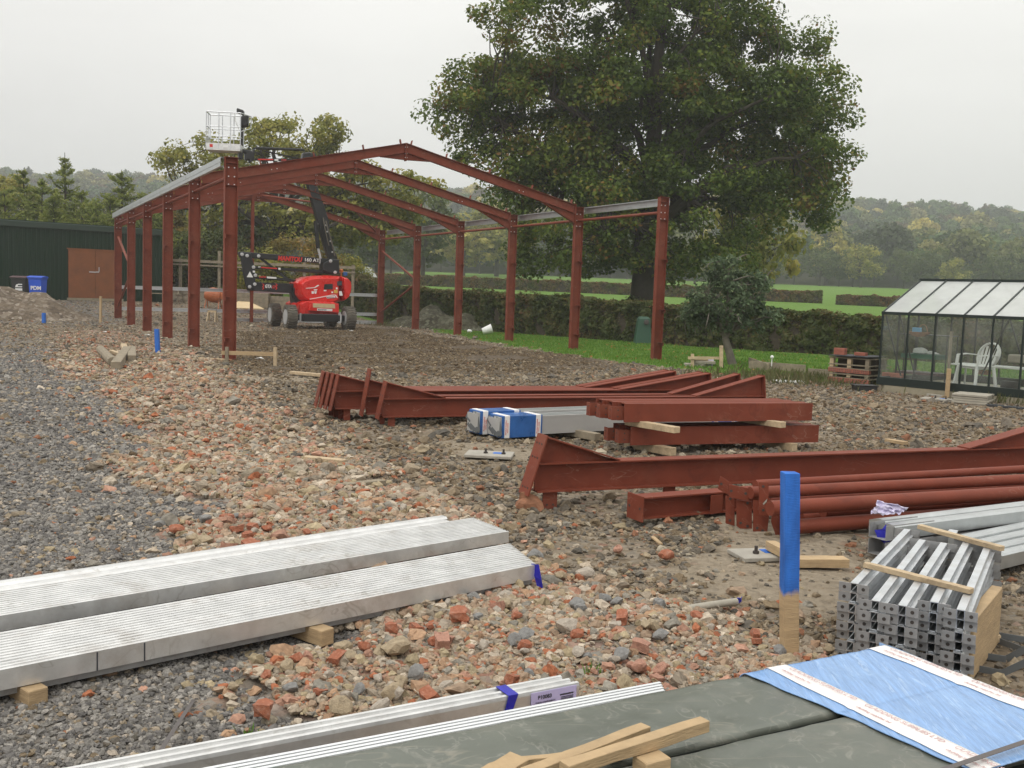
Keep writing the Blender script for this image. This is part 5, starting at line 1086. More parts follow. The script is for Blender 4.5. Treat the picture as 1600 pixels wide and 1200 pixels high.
# dark roofed timber hut far left
hp = atY(8, 400, 66); hz0 = gz(hp.x, hp.y); hut = thing('hut', 'dark roofed timber hut raised among the conifers at the left edge', 'hut', (hp.x, hp.y, hz0))
ztop = atY(8, 333, 66).z
mb = MB(); mb.box(V(hp.x, hp.y, (ztop-.3+hz0)/2), 2.6, 2.4, ztop-.3-hz0); mb.build('wall', M['wood_old'], hut)
mb = MB(); mb.extrude([V(hp.x-1.9, hp.y-1.7, ztop-.35), V(hp.x+.2, hp.y-1.7, ztop+.12), V(hp.x+2.3, hp.y-1.7, ztop-.5), V(hp.x+2.3, hp.y-1.7, ztop-.62), V(hp.x+.2, hp.y-1.7, ztop), V(hp.x-1.9, hp.y-1.7, ztop-.47)], V(0, 3.4, 0)); mb.build('roof', M['darkroof'], hut)
for dx in (1.55, 1.9, 2.2):
    mb = MB(); mb.bar(V(hp.x+dx, hp.y-1.5, ztop-2.0), V(hp.x+dx, hp.y-1.5, ztop-.5), .08, .08, up=V(0, 1, 0)); mb.build('post', M['wood_old'], hut)
fb = atY(561, 424, 95); fz = gz(fb.x, fb.y); far_b = thing('farm_building', 'pale low roofed farm building just right of the lift turret in the distance', 'farm building', (fb.x, fb.y, fz))
zt2 = atY(561, 417, 95).z; mb = MB(); mb.box(V(fb.x, fb.y, (fz+zt2-.9)/2), 2.6, 3, zt2-.9-fz); mb.build('wall', M['wood_old'], far_b)
mb = MB(); mb.extrude([V(fb.x-1.5, fb.y-1.7, zt2-.9), V(fb.x-1.1, fb.y-1.7, zt2), V(fb.x+.9, fb.y-1.7, zt2), V(fb.x+1.5, fb.y-1.7, zt2-.9)], V(0, 3.4, 0)); mb.build('roof', M['farwhite'], far_b)
# ================================================================ POST AND RAIL FENCE etc behind
fence = None
FY = lambda px: 55-(px-270)/300*3
fpz = atY(400, 430, FY(400)); fence = thing('rail_fence', 'tall timber post and rail fence crossing behind the lift', 'fence', (fpz.x, fpz.y, gz(fpz.x, fpz.y)))
for px, tp in ((282, 404), (343, 392), (395, 408), (476, 409), (552, 414)):
    t_ = atY(px, tp, FY(px)); g_ = gz(t_.x, t_.y); mb = MB(); mb.bar(V(t_.x, t_.y, g_-.1), t_, .14, .12, up=V(0, 1, 0)); mb.build('post', M['wood_old'], fence)
for y0, y1 in ((406.5, 418.5), (412.5, 426)):
    mb = MB(); mb.bar(atY(268, y0, FY(268)-.1), atY(555, y1, FY(555)-.1), .08, .14 if y0 < 410 else .08); mb.build('rail', M['wood_old'], fence)
sl_ = atY(440, 470, 52.3); sleeper = thing('sleeper_wall', 'low wall of stacked brown timber sleepers behind the lift wheels', 'retaining wall', (sl_.x, sl_.y, gz(sl_.x, sl_.y)))
for i in range(3):
    for (xa, xb) in ((340, 420), (421, 507)):
        a_, b_ = atY(xa, 474, 52.5), atY(xb, 476, 52.2); zz_ = gz(a_.x, a_.y)*.5+gz(b_.x, b_.y)*.5+.12+i*.25; a_.z = b_.z = zz_; mb = MB(); mb.bar(a_, b_, .2, .24); mb.build('sleeper', M['wood_old'], sleeper, bevel=.01)
a_ = atY(372, 462, 50.6); b_ = atY(413, 475, 49.4); mb = MB(); zg = gz(a_.x, a_.y)
mb.extrude([V(a_.x, a_.y, zg+.42), V(b_.x-.9, b_.y+.8, zg+.42), V(b_.x, b_.y, zg+.12), V(a_.x-.1, a_.y-1.2, zg+.12)], V(0, 0, .03)); tag(mb.build('plywood_sheet', M['plyboard']), 'pale plywood sheet leaning low behind the first left column', 'plywood sheet')
# picnic bench
pb = atY(262, 470, 51.5); g_ = gz(pb.x, pb.y); bench = thing('picnic_bench', 'weathered timber picnic bench between shed end and second left column', 'picnic bench', (pb.x, pb.y, g_))
for i in range(4): mb = MB(); mb.bar(pb.xy.to_3d()+V(-.9, -.25+i*.16, g_+.78), pb.xy.to_3d()+V(.9, -.25+i*.16, g_+.78), .14, .04); mb.build('table_plank', M['wood_old'], bench)
for sy in (-.72, .72): mb = MB(); mb.bar(pb.xy.to_3d()+V(-.9, sy, g_+.45), pb.xy.to_3d()+V(.9, sy, g_+.45), .22, .04); mb.build('seat', M['wood_old'], bench)
for sx in (-.65, .65):
    mb = MB(); B = pb.xy.to_3d()+V(sx, 0, g_); mb.bar(B+V(0, -.55, -.02), B+V(0, -.2, .76), .04, .09, up=V(0, 1, 0)); mb.bar(B+V(0, .55, -.02), B+V(0, .2, .76), .04, .09, up=V(0, 1, 0)); mb.bar(B+V(0, -.8, .41), B+V(0, .8, .41), .04, .09); mb.build('trestle', M['wood_old'], bench)
# cement mixer
mp = atY(333, 461, 50.5); g_ = gz(mp.x, mp.y); cmx = thing('cement_mixer', 'orange cement mixer drum standing behind the first gap of the left columns', 'cement mixer', (mp.x, mp.y, g_))
ax_ = V(-.95, -.25, .12).normalized(); mb = MB(); mb.lathe(V(mp.x, mp.y, mp.z), ax_, [(.18, -.45), (.36, -.30), (.38, .05), (.30, .28), (.20, .42), (.17, .42), (.26, .24)], 24); mb.build('drum', M['orange'], cmx, smooth=True)
for dx in (-.35, .35):
    mb = MB(); mb.tube([V(mp.x+dx, mp.y-.3, g_-.02), V(mp.x+dx*.9, mp.y, mp.z), V(mp.x+dx, mp.y+.3, g_-.02)], .025, 6); mb.build('stand', M['orange'], cmx)
mb = MB(); mb.box(V(mp.x+.5, mp.y, mp.z-.05), .25, .3, .3); mb.build('motor_box', M['orange'], cmx, bevel=.02)
# sawhorse
sp = atg(331, 502); root = thing('sawhorse', 'small new timber trestle between the first two left columns', 'trestle', tuple(sp))
mb = MB(); mb.bar(sp+V(-.18, 0, .45), sp+V(.2, 0, .45), .09, .09); mb.build('beam', M['wood_pale'], root)
for sx in (-.15, .17):
    for sy in (-.12, .12): mb = MB(); mb.bar(sp+V(sx*1.15, sy*1.8, -.02), sp+V(sx, sy*.4, .44), .05, .05, up=V(0, 1, 0)); mb.build('leg', M['wood_pale'], root)
for (x0, y0, x1, y1, w_, m_, nm, lb, ct) in [(372, 494, 392, 500, .09, 'galv', 'rail_offcut', 'short bright galvanised offcut on the ground right of the first left column', 'metal offcut'),
        (147, 489, 182, 490, .16, 'wood_old', 'old_plank', 'long grey plank at the foot of the rearmost left column', 'plank'), (205, 484, 262, 487, .10, 'wood_pale', 'pale_batten', 'pale batten lying behind the rear left columns', 'batten'),
        (455, 586, 505, 590, .12, 'wood_pale', 'batten', 'pale board with paper on it in the sandy patch left of the stacked rafters', 'board'), (310, 563, 350, 565, .08, 'wood_pale', 'batten', 'pale lath on the ground left of the front left column', 'lath'),
        (474, 722, 540, 731, .10, 'wood_pale', 'thin_board', 'thin split pale board lying on the rubble in front of the stacked rafters', 'board'), (530, 772, 598, 760, .09, 'wood_old', 'timber_offcut', 'chunky timber offcut half buried in the brick rubble', 'timber offcut'),
        (340, 862, 450, 842, .05, 'wood', 'lath', 'thin brown lath tucked behind the nearest white purlin pack', 'lath'), 
        (1385, 694, 1415, 699, .09, 'wood', 'timber_block', 'short timber block on the ground behind the long red rafter', 'timber block'), (1020, 846, 1032, 858, .03, 'wood', 'timber_splinter', 'small upright wooden chip in the gravel under the short red beam', 'wood chip')]:
    a_, b_ = at(x0, y0, 0), at(x1, y1, 0); a_.z = gz(a_.x, a_.y)+.03; b_.z = gz(b_.x, b_.y)+.03; mb = MB(); th = w_*.45; mb.bar(a_+Z*th/2, b_+Z*th/2, w_, th); tag(mb.build(nm, M[m_], bevel=.003), lb, ct)
# ================================================================ STEEL LYING ON THE GROUND
def ground_rafter(label, P0, dirv, L, zb, d, hl, hr, tl=.10, tr=.06, pw=.17, extra=0., group=None, cleats=(), fl=.15, big=True):
    e = V(dirv.x, dirv.y, 0).normalized(); nv = V(-e.y, e.x, 0); P0 = V(P0.x, P0.y, 0)
    def P(s, z, n=0.): return P0+e*s+nv*n+Z*z
    root = thing('rafter', label, 'steel rafter', tuple(P(L/2, zb)), group)
    mb = MB(); t_ = .010
    mb.extrude([P(0, zb+.012, -t_/2), P(L, zb+.012, -t_/2), P(L, zb+d-.012, -t_/2), P(0, zb+d-.012, -t_/2)], nv*t_)
    mb.extrude([P(0, zb, -fl/2), P(L, zb, -fl/2), P(L, zb+.012, -fl/2), P(0, zb+.012, -fl/2)], nv*fl)
    mb.extrude([P(0, zb+d-.012, -fl/2), P(L, zb+d-.012, -fl/2), P(L, zb+d, -fl/2), P(0, zb+d, -fl/2)], nv*fl)
    mb.build('beam', M['steel'], root)
    for (side, (hlen, hh), tilt) in ((0, hl, tl), (1, hr, tr)):
        sg = 1 if side == 0 else -1; s0 = 0 if side == 0 else L
        mb = MB(); tx = tilt*(hh/(hh+d))
        mb.extrude([P(s0+sg*.0, zb+d, -t_/2), P(s0+sg*hlen, zb+d, -t_/2), P(s0+sg*tx, zb+d+hh, -t_/2)], nv*t_)
        a_, b_ = P(s0+sg*tx, zb+d+hh), P(s0+sg*(hlen+.02), zb+d+.006); mb.bar(a_, b_, fl, .012); mb.build('haunch', M['steel'], root)
        mb = MB(); zt_ = zb+d+hh+extra*(side == 0)+.015; z0 = zb-.02; b0 = -sg*tilt*.55
        mb.extrude([P(s0+b0-sg*.014, z0, -pw/2), P(s0+b0, z0, -pw/2), P(s0+sg*(tx+.0), zt_, -pw/2), P(s0+sg*(tx-.014), zt_, -pw/2)], nv*pw)
        mb.build('end_plate', M['steel'], root)
        mb = MB()
        for fz in (.12, .62, .85):
            for q in (-.05, .0, .05) if big else (-.045, .045):
                c_ = P(s0+b0+(sg*tx-b0)*fz-sg*.0145, z0+(zt_-z0)*fz, q); mb.lathe(c_, -e*sg, [(.011, 0), (.011, .002)], 8)
        mb.build('bolt_holes', M['boltdark'], root)
    for s, w_, h_ in cleats:
        mb = MB(); mb.box(P(s, zb-h_/2, -.03), w_, .012, h_, e); mb.build('purlin_cleat', M['steel'], root, bevel=.003)
        if big:
            mb = MB()
            for k_ in (-.3, .3): mb.lathe(P(s+w_*k_*.7, zb-h_*.75, -.037), -nv, [(.009, 0), (.009, .002)], 8)
            mb.build('bolt_holes', M['boltdark'], root)
    return root
A0, A1 = at(597, 622, .37), at(1190, 618, .37); dA = (A1-A0).normalized(); LA = (A1-A0).length
ground_rafter('nearest of the stacked red rafters lying left of the wrapped flashing packs', A0, dA, LA, .13, .24, (.80, .2), (1.15, .29), cleats=((.12, .09, .13), (2.2, .09, .13), (4.4, .09, .13)), big=False)
nA = V(-dA.y, dA.x, 0).normalized()
C0 = at(572, 618, .37); ground_rafter('red rafter just behind the nearest one with its tall plate end sticking up', V(C0.x, C0.y, 0), dA, LA*.985, .13, .24, (.80, .2), (1.15, .29), cleats=((.2, .09, .13),), big=False, extra=.13)
B0s = [at(x, y, .41) for x, y in ((523, 609), (513, 606.5), (503, 604.5), (493, 602.5))]
lb_ = ['fourth rafter from the left in the rear row of four red plate ends', 'third rafter from the left in the rear row of four red plate ends', 'second rafter from the left in the rear row of four red plate ends', 'leftmost of the rear row of four red rafters with plate ends']
for i, p in enumerate(B0s):
    q = V(B0s[0].x, B0s[0].y, 0)+nA*.165*i-dA*.03*i
    ground_rafter(lb_[i], q, dA, 5.72+(0, .0, -.35, -.35)[i], .16, .24, (.85, .2), (1.5, .24), cleats=((.16, .09, .15), (3.9, .09, .15)), big=False, group='rafters stacked side by side on the ground')
F0, F1 = at(836, 722, .38), at(1600, 697, .38); dF = (F1-F0).normalized()
ground_rafter('long red rafter nearest the camera with bolted plate end rising at its left', F0, dF, 6.35, .14, .24, (.72, .21), (1.75, .36), pw=.19, cleats=((.13, .13, .145), (1.25, .12, .14), (4.0, .12, .14)), tl=.15)
# stub column
s0, s1 = at(993, 812, .03), at(1190, 795, .03); dS = V(s1.x-s0.x, s1.y-s0.y, 0).normalized(); nS = V(-dS.y, dS.x, 0)
root = thing('steel_beam', 'short red steel beam with square end plate under the long rafter', 'steel beam', tuple(s0))
mb = MB(); mb.beam(s0+Z*.10, s0+Z*.10+dS*2.1, Iprof(.17, .15, .012, .009)); mb.build('beam', M['steel'], root)
mb = MB(); mb.box(s0+Z*.10-dS*.007, .014, .21, .20, dS); mb.build('end_plate', M['steel'], root, bevel=.002)
mb = MB(); [mb.lathe(s0+Z*(.10+z_)-dS*.0145+nS*n_, -dS, [(.011, 0), (.011, .002)], 8) for z_, n_ in ((.0, -.07), (.0, .07))]; mb.build('bolt_holes', M['boltdark'], root)
mb = MB(); mb.box(s0+dS*.72+Z*.09-nS*.075, .13, .012, .15, (dS+nS*.15)); mb.build('cleat', M['steel'], root)
# bundle of tubes
tubes = [((1180, 757), (1600, 733), .30, .036), ((1172, 770), (1600, 749), .30, .046), ((1203, 794), (1600, 770), .245, .055), ((1226, 824), (1600, 797), .09, .056), ((1286, 800), (1600, 779), .15, .045), ((1225, 796), (1600, 770), .09, .05), ((1250, 808), (1600, 785), .09, .05), ((1200, 785), (1600, 760), .19, .05), ((1180, 783), (1600, 755), .09, .05)]
tl_ = ['uppermost thin tube at the back of the red bracing tube bundle', 'second thin red tube from the top of the bundle', 'thick red tube on top at the front of the bundle', 'thick red tube lowest and nearest in the bundle on the ground', 'red tube half hidden between top and bottom tubes of the bundle', 'bottom layer red tube in the middle of the bundle', 'bottom layer red tube just behind the nearest one', 'inner red tube in the upper layer of the bundle', 'rearmost bottom red tube of the bundle']
for i, (a_, b_, z_, r_) in enumerate(tubes):
    p, q = at(*a_, z_), at(*b_, z_); d_ = (q-p).normalized(); q = p+d_*4.6; nT = V(-d_.y, d_.x, 0); root = thing('bracing_tube', tl_[i], 'steel tube', tuple(p+d_*2.3-Z*r_), 'red bracing tubes in one bundle')
    mb = MB(); mb.tube([p, q], r_, 20); mb.build('tube', M['steel'], root, smooth=True)
pls = [((1130, 747), (1145, 742), (1165, 768), (1131, 768), .0), ]
def plate(pts, z0, label, name='gusset_plate', holes=()):
    # flat steel plate standing across the bundle, outline measured at its distance
    p0 = at(*pts[0], z0) if isinstance(z0, float) else z0
    d_ = V(math.cos(.45), math.sin(.45), 0); ps = [hit(x, y, p0, PN) for x, y in pts]; root = thing(name, label, 'steel plate', tuple(min(ps, key=lambda v: v.z)), 'end plates of the red bracing tubes')
    mb = MB(); mb.extrude(ps, PN*.012); mb.build('plate', M['steel'], root, bevel=.0015)
    mb = MB()
    for hx, hy in holes: c_ = hit(hx, hy, p0, PN); mb.lathe(c_-PN*.001, PN*-1, [(.011, 0), (.011, .002)], 8)
    if holes: mb.build('bolt_holes', M['boltdark'], root)
PN = V(-math.sin(.0)*.3, 1, 0).normalized()
pb_ = at(1215, 835, .0); base_p = V(pb_.x, pb_.y-.05, 0)
plate([(1126, 744), (1143, 755), (1148, 762), (1145, 778), (1137, 773), (1122, 764)], base_p+V(0, .25, 0), 'tilted plate at the top left of the tube ends', holes=((1127, 756),))
plate([(1139, 757), (1171, 763), (1170, 783), (1139, 777)], base_p+V(0, .12, 0), 'wide plate with two holes across the upper tube ends', holes=((1142.5, 767), (1165, 771)))
plate([(1134, 774), (1148, 780), (1148, 822), (1134, 818)], base_p+V(0, .22, 0), 'leftmost upright plate below the wide one', holes=((1141, 779), (1140.5, 813)))
plate([(1151, 781), (1175, 784), (1175, 831), (1158, 827), (1151, 822)], base_p+V(0, .16, 0), 'second upright plate from the left at the tube ends', holes=((1168, 786), (1157, 817), (1168, 822)))
plate([(1177, 781), (1204, 786), (1198, 840), (1177, 831)], base_p+V(0, .08, 0), 'largest upright plate at the lower tube ends', holes=((1183, 825), (1191.5, 829)))
plate([(1186, 753), (1201, 753.5), (1201, 806), (1186, 805)], base_p, 'tall narrow plate nearest the blue topped post', holes=((1192.5, 760), (1192.5, 797)))
plate([(1210, 786), (1221, 812), (1220, 843), (1214, 842), (1205, 815)], base_p+V(0, -.02, 0), 'slanted plate touching the ground just left of the blue topped post', holes=((1207, 797),))
mb = MB(); mb.extrude([hit(x, y, base_p-V(0, .004, 0), PN) for x, y in ((1192, 787), (1199, 779), (1198, 784), (1193, 789))], PN*.002); tag(mb.build('scuff_sticker', M['concrete']), 'torn pale sticker on the tall narrow red plate', 'sticker')
# ---- red post packs on bearers
def post_pack(px0, py0, px1, py1, zb, n_, gap, L, labels, stag):
    p, q = at(px0, py0, zb), at(px1, py1, zb); d_ = V(q.x-p.x, q.y-p.y, 0).normalized(); nn_ = V(-d_.y, d_.x, 0)
    for i in range(n_):
        P0 = p+nn_*(gap*i+.09)-d_*stag[i]; root = thing('steel_post', labels[i], 'steel post', tuple(P0+d_*L/2), 'red steel posts stacked on timber bearers')
        hgt = .205; mb = MB()
        for off in (-.082, .082): mb.box(P0+d_*L/2+nn_*off+Z*hgt/2, L, .012, hgt, d_)
        mb.box(P0+d_*L/2+Z*hgt*.5, L-.02, .15, .010, d_); mb.box(P0+d_*L/2+Z*(hgt-.007), L-.06, .152, .010, d_); mb.build('section', M['steel'], root)
        mb = MB(); mb.box(P0-d_*.05-nn_*.045+Z*hgt*.47, .16, .012, hgt*.72, d_); mb.box(P0-d_*.125-nn_*.0+Z*hgt*.47, .012, .10, hgt*.72, d_); mb.build('end_tongue', M['steel'], root)
        mb = MB(); [mb.lathe(P0-d_*.1325+nn_*x_+Z*z_, -d_, [(.009, 0), (.009, .002)], 8) for x_, z_ in ((0, .06), (0, .13))]; [mb.lathe(P0-d_*.06-nn_*.052+Z*z_, -nn_, [(.009, 0), (.009, .002)], 8) for z_ in (.06, .13)]; mb.build('bolt_holes', M['boltdark'], root)
    return p, d_, nn_
pL, dP, nP = post_pack(985, 696, 1276, 691, .10, 2, .185, 2.47, ['lower front red post resting on timber bearers', 'lower rear red post resting on timber bearers'], (0, .05))
post_pack(975, 660, 1267, 657, .37, 3, .185, 2.45, ['upper front red post on the raised bearers', 'upper middle red post on the raised bearers', 'upper rear red post on the raised bearers'], (0, .06, .10))
for (px, py, z_, L_, lb) in ((1058, 672, .345, .75, 'upper left timber bearer between the two layers of red posts'), (1224, 664, .345, .75, 'upper right timber bearer between the two layers of red posts'), (1052, 706, .055, .72, 'lower left timber bearer under the red posts'), (1242, 699, .055, .72, 'lower right timber bearer under the red posts'), (934, 683, .05, .6, 'timber bearer under the wrapped flashing packs')):
    c_ = at(px, py, z_); mb = MB(); mb.bar(c_, c_+(nP-dP*.35).normalized()*L_, .10, .068 if z_ > .2 else .09); tag(mb.build('timber_bearer', M['wood_pale' if px != 934 else 'wood_old'], bevel=.004), lb, 'timber bearer', 'timber bearers under stacked steel')
# ---- wrapped flashing packs
w0, w1 = at(780, 684, .05), at(1150, 664, .05); dW = V(w1.x-w0.x, w1.y-w0.y, 0).normalized(); nW = V(-dW.y, dW.x, 0); LW = (w1-w0).length
def wpk(P0, L, w_, h_, label):
    def P(s, n, z): return P0+dW*s+nW*n+Z*z
    root = thing('flashing_pack', label, 'flashing pack', tuple(P(L/2, w_/2, 0)), 'grey flashings wrapped in blue film')
    mb = MB(); mb.box(P(L/2, w_/2, h_/2), L, w_-.01, h_-.03, dW); mb.build('front_flashing', M['flash_light'], root)
    for i in range(5):
        mb = MB(); mb.box(P(L/2, w_*(i+.5)/5, h_-.008+.004*(i % 2)), L-.02*i, w_/5-.006, .022, dW); mb.build('flashing', M['flash_light' if i % 2 == 0 else 'greyflash'], root)
    for s_, e_ in ((.03, .60), (L-.55, L-.1)):
        mb = MB(); mb.box(P((s_+e_)/2, w_/2, h_/2+.005), e_-s_, w_+.016, h_+.03, dW); mb.build('blue_wrap', M['bluefilm_dark'], root, bevel=.008, seg=2)
        for q in (s_+.07, e_-.06):
            mb = MB(); mb.box(P(q, w_/2, h_/2+.006), .075, w_+.022, h_+.036, dW); tp = mb.build('printed_tape', M['tapewhite'], root, bevel=.008, seg=2)
            text('FRAGILE HANDLE', 'tape_print', M['letter_red'], P(q-.012, -.0125, .03), Z, -dW, .022, root, depth=.001); text('WITH CARE', 'tape_print', M['letter_red'], P(q+.014, -.0125, .05), Z, -dW, .022, root, depth=.001)
    for (z0, z1, a0, a1) in ((.02, h_-.04, 0, .14), (.03, h_-.07, .06, .20), (.02, .13, .0, .10), (.12, h_-.03, .16, w_-.02)):
        mb = MB(); pts = [P(.0+.02*a0, a0, z0), P(.01, (a0+a1)/2, z1), P(.0, a1, z0+.02)]
        for i in range(2): mb.bar(pts[i], pts[i+1], .12, .006, up=dW)
        mb.build('folded_end', M['strapgrey'], root)
wpk(w0, LW+.1, .27, .235, 'front wrapped pack of grey flashings with blue film band'); wpk(w0+nW*.30-dW*.12+Z*.01, LW+.1, .26, .25, 'rear wrapped pack of grey flashings with blue film band')
# ---- galvanised purlin packs
def pack(label, fr, br, fl_, bl, zt, h, n_, ext, m_='galv_wet', ridge=.006, group=None, cat='purlin pack', name='purlin_pack', front=True):
    F_, B_, f_, b_ = at(*fr, zt), at(*br, zt), at(*fl_, zt), at(*bl, zt)
    d_ = (f_-F_).normalized(); root = thing(name, label, cat, tuple((F_+B_)/2+d_*1.5-Z*h), group)
    nrm = V(-d_.y, d_.x, 0); nrm = nrm if nrm.dot(B_-F_) > 0 else -nrm; wid = (B_-F_).dot(nrm); stg = (B_-F_).dot(d_); L = (f_-F_).length+ext
    for i in range(n_):
        w_ = wid/n_; c0 = F_+nrm*(w_*(i+.5))+d_*(stg*(i+.5)/n_); c1 = c0+d_*(L-stg*(i+.5)/n_)
        mb = MB(); hw = w_/2-.0006; zz_ = ridge*(.35+.65*((i*7) % 3)/2)
        gd = .014 if (i in (1, 2) and n_ > 5) or n_ < 5 else .0009; prof = [(-hw, -h), (hw, -h), (hw, -gd-ridge*.5), (hw*.30, -.001-zz_*.4), (-hw*.15, 0), (-hw*.8, -.001), (-hw, -gd)]
        sgn = 1 if (d_.cross(Z)).dot(nrm) > 0 else -1
        mb.beam(c0, c1, [(x*sgn, y) for x, y in prof]); mb.build('purlin', M[m_], root)
    mb = MB(); a_, u = F_-nrm*.004, None
    return root, d_, nrm, F_, B_
r1, dK, nK, F1_, B1_ = pack('nearest ribbed white galvanised purlin pack with blue tape at its right end', (838, 882), (795, 848), (0, 1047), (0, 990), .17, .085, 14, 1.7, group='galvanised purlin packs at lower left')
mb = MB(); mb.box(F1_+dK*1.5-Z*.105+nK*.2, 3.0, .34, .03, dK); mb.build('under_strip', M['galv_dark'], r1)
for s_ in (2.28, 2.48):
    mb = MB(); mb.box(F1_+dK*s_+Z*.0-nK*.001-Z*.045, .005, .003, .08, dK); mb.build('saw_mark', M['ink'], r1)
mb = MB(); bt_ = F1_-dK*.004; mb.add([bt_+V(-.03, 0, .004), bt_+V(.012, -.02, .004), bt_+V(.03, -.03, -.08), bt_+V(.045, -.02, -.15), bt_+V(.015, -.01, -.155), bt_+V(-.01, -.01, -.07), bt_+V(-.04, .01, -.02)], [(0, 1, 2, 5, 6), (5, 2, 3, 4)])
o = mb.build('blue_tape', M['bluestrap'], r1); sm = o.modifiers.new('thick', 'SOLIDIFY'); sm.thickness = .003
pack('middle ribbed galvanised purlin pack lying directly behind the nearest one', (795, 830), (738, 808), (0, 962), (0, 908), .185, .075, 14, 1.6, group='galvanised purlin packs at lower left')
pack('narrow bright white galvanised strip rising behind the middle purlin pack', (697, 815), (690, 802), (0, 922), (0, 906), .19, .06, 2, 1.4, group='galvanised purlin packs at lower left')
for px, py, L_, lb in ((512, 996, .6, 'orange brown timber bearer end under the nearest white purlin pack'), (60, 1092, .6, 'dark timber bearer under the left of the nearest purlin pack')):
    c_ = at(px, py, .04); mb = MB(); mb.bar(c_, c_+(nK+V(-.3, 0, 0)).normalized()*L_, .08, .08); tag(mb.build('timber_bearer', M['wood'], bevel=.003), lb, 'timber bearer')
r3, dC, nC, F3, B3 = pack('low galvanised purlin pair with lilac paper label at bottom centre', (908, 1066), (868, 1052), (190, 1205), (130, 1190), .15, .085, 3, 1.2, ridge=.012)
def onface(s, z, out=.003): return F3+dC*s-nC*out+Z*z
mb = MB(); mb.extrude([onface(.025, -.005), onface(.24, -.005), onface(.24, -.08), onface(.025, -.08)], -nC*.002); lab = mb.build('paper_label', M['paper'], r3)
text('P10083', 'lettering', M['ink'], onface(.21, -.035, .006), -dC, Z, .022, r3, depth=.0004, bold=.0004); text('PURLIN COMPONENTS', 'lettering', M['ink'], onface(.22, -.052, .006), -dC, Z, .009, r3, depth=.0004)
mb = MB(); mb.extrude([onface(.04, -.03, .0055), onface(.105, -.03, .0055), onface(.105, -.036, .0055), onface(.04, -.036, .0055)], -nC*.0006); [mb.extrude([onface(.04, -.042-.006*i, .0055), onface(.10, -.042-.006*i, .0055), onface(.10, -.045-.006*i, .0055), onface(.04, -.045-.006*i, .0055)], -nC*.0006) for i in range(4)]; mb.build('barcode', M['ink'], r3)
mb = MB(); q = [onface(.30, .004, -.10), onface(.345, .004, -.10), onface(.345, .004, .004), onface(.36, -.06, .006), onface(.35, -.085, .006), onface(.325, -.06, .006), onface(.30, .004, .004)]; mb.add(q, [(0, 1, 2, 6), (6, 2, 3, 4, 5)]); o = mb.build('blue_tape', M['bluestrap'], r3); sm = o.modifiers.new('thick', 'SOLIDIFY'); sm.thickness = .003
gR1, dR, nR, FR, BR = pack('upper galvanised purlin pair with open channel ends behind the bracket stack', (1393, 822), (1364, 806), (1600, 796), (1600, 783), .24, .10, 2, 2.0, m_='galv_mid', ridge=.02)
for k_ in (0, 1):
    mb = MB(); c0 = FR-Z*(.0+.115*k_)+nR*.0-dR*.04
    for off in (0., .14): mb.box(c0+nR*(off+.01)+dR*.25-Z*.05, .5, .004, .10, dR)
    mb.box(c0+nR*.08+dR*.25-Z*.10, .5, .15, .004, dR); mb.build('open_channel_end', M['galv_dark'], gR1)
mb = MB(); mb.box(FR+dR*1.8+nR*.10-Z*.17, 3.4, .20, .10, dR); mb.build('lower_purlin', M['galv_dark'], gR1)
pack('lower wide galvanised purlin pack at the right picture edge', (1540, 872), (1490, 832), (1600, 858), (1600, 816), .17, .10, 4, 2.2, m_='galv_mid', ridge=.03)
c_ = at(1385, 822, .22)
mb = MB(); mb.add([c_+V(.0, 0, .02), c_+V(.03, .0, .02), c_+V(.05, -.02, -.03), c_+V(.02, -.03, -.10), c_+V(.0, -.02, -.13), c_+V(-.06, -.01, -.08), c_+V(-.08, 0, -.03), c_+V(-.03, -.01, -.02)], [(0, 1, 2, 7), (7, 2, 3, 5, 6), (3, 4, 5)]); o = mb.build('blue_tape', M['bluestrap']); sm = o.modifiers.new('thick', 'SOLIDIFY'); sm.thickness = .004
tag(o, 'crumpled dark blue tape hanging on the open purlin ends at right', 'tape')
def crumple(pts_px, Y, m_, name, label, cat, res=10, amp=.012):
    P = [atY(x, y, Y) for x, y in pts_px]; mb = MB(); vs = []; Nn = Noise(5)
    for j in range(res+1):
        for i in range(res+1):
            u, v = i/res, j/res; p = P[0].lerp(P[1], u).lerp(P[3].lerp(P[2], u), v); vs.append(p+V(0, amp*2.5*float(Nn(u*3, v*3, 1.3)), amp*float(Nn(v*3, u*3, .9))))
    mb.add(vs, [(j*(res+1)+i, j*(res+1)+i+1, (j+1)*(res+1)+i+1, (j+1)*(res+1)+i) for j in range(res) for i in range(res)]); o = mb.build(name, m_); s_ = o.modifiers.new('thick', 'SOLIDIFY'); s_.thickness = .003; return tag(o, label, cat)
crumple([(1371, 781), (1421, 795), (1400, 803), (1361, 804)], 7.05, M['pvc'], 'plastic_document_bag', 'crumpled clear plastic bag with papers on the galvanised purlins', 'plastic bag')
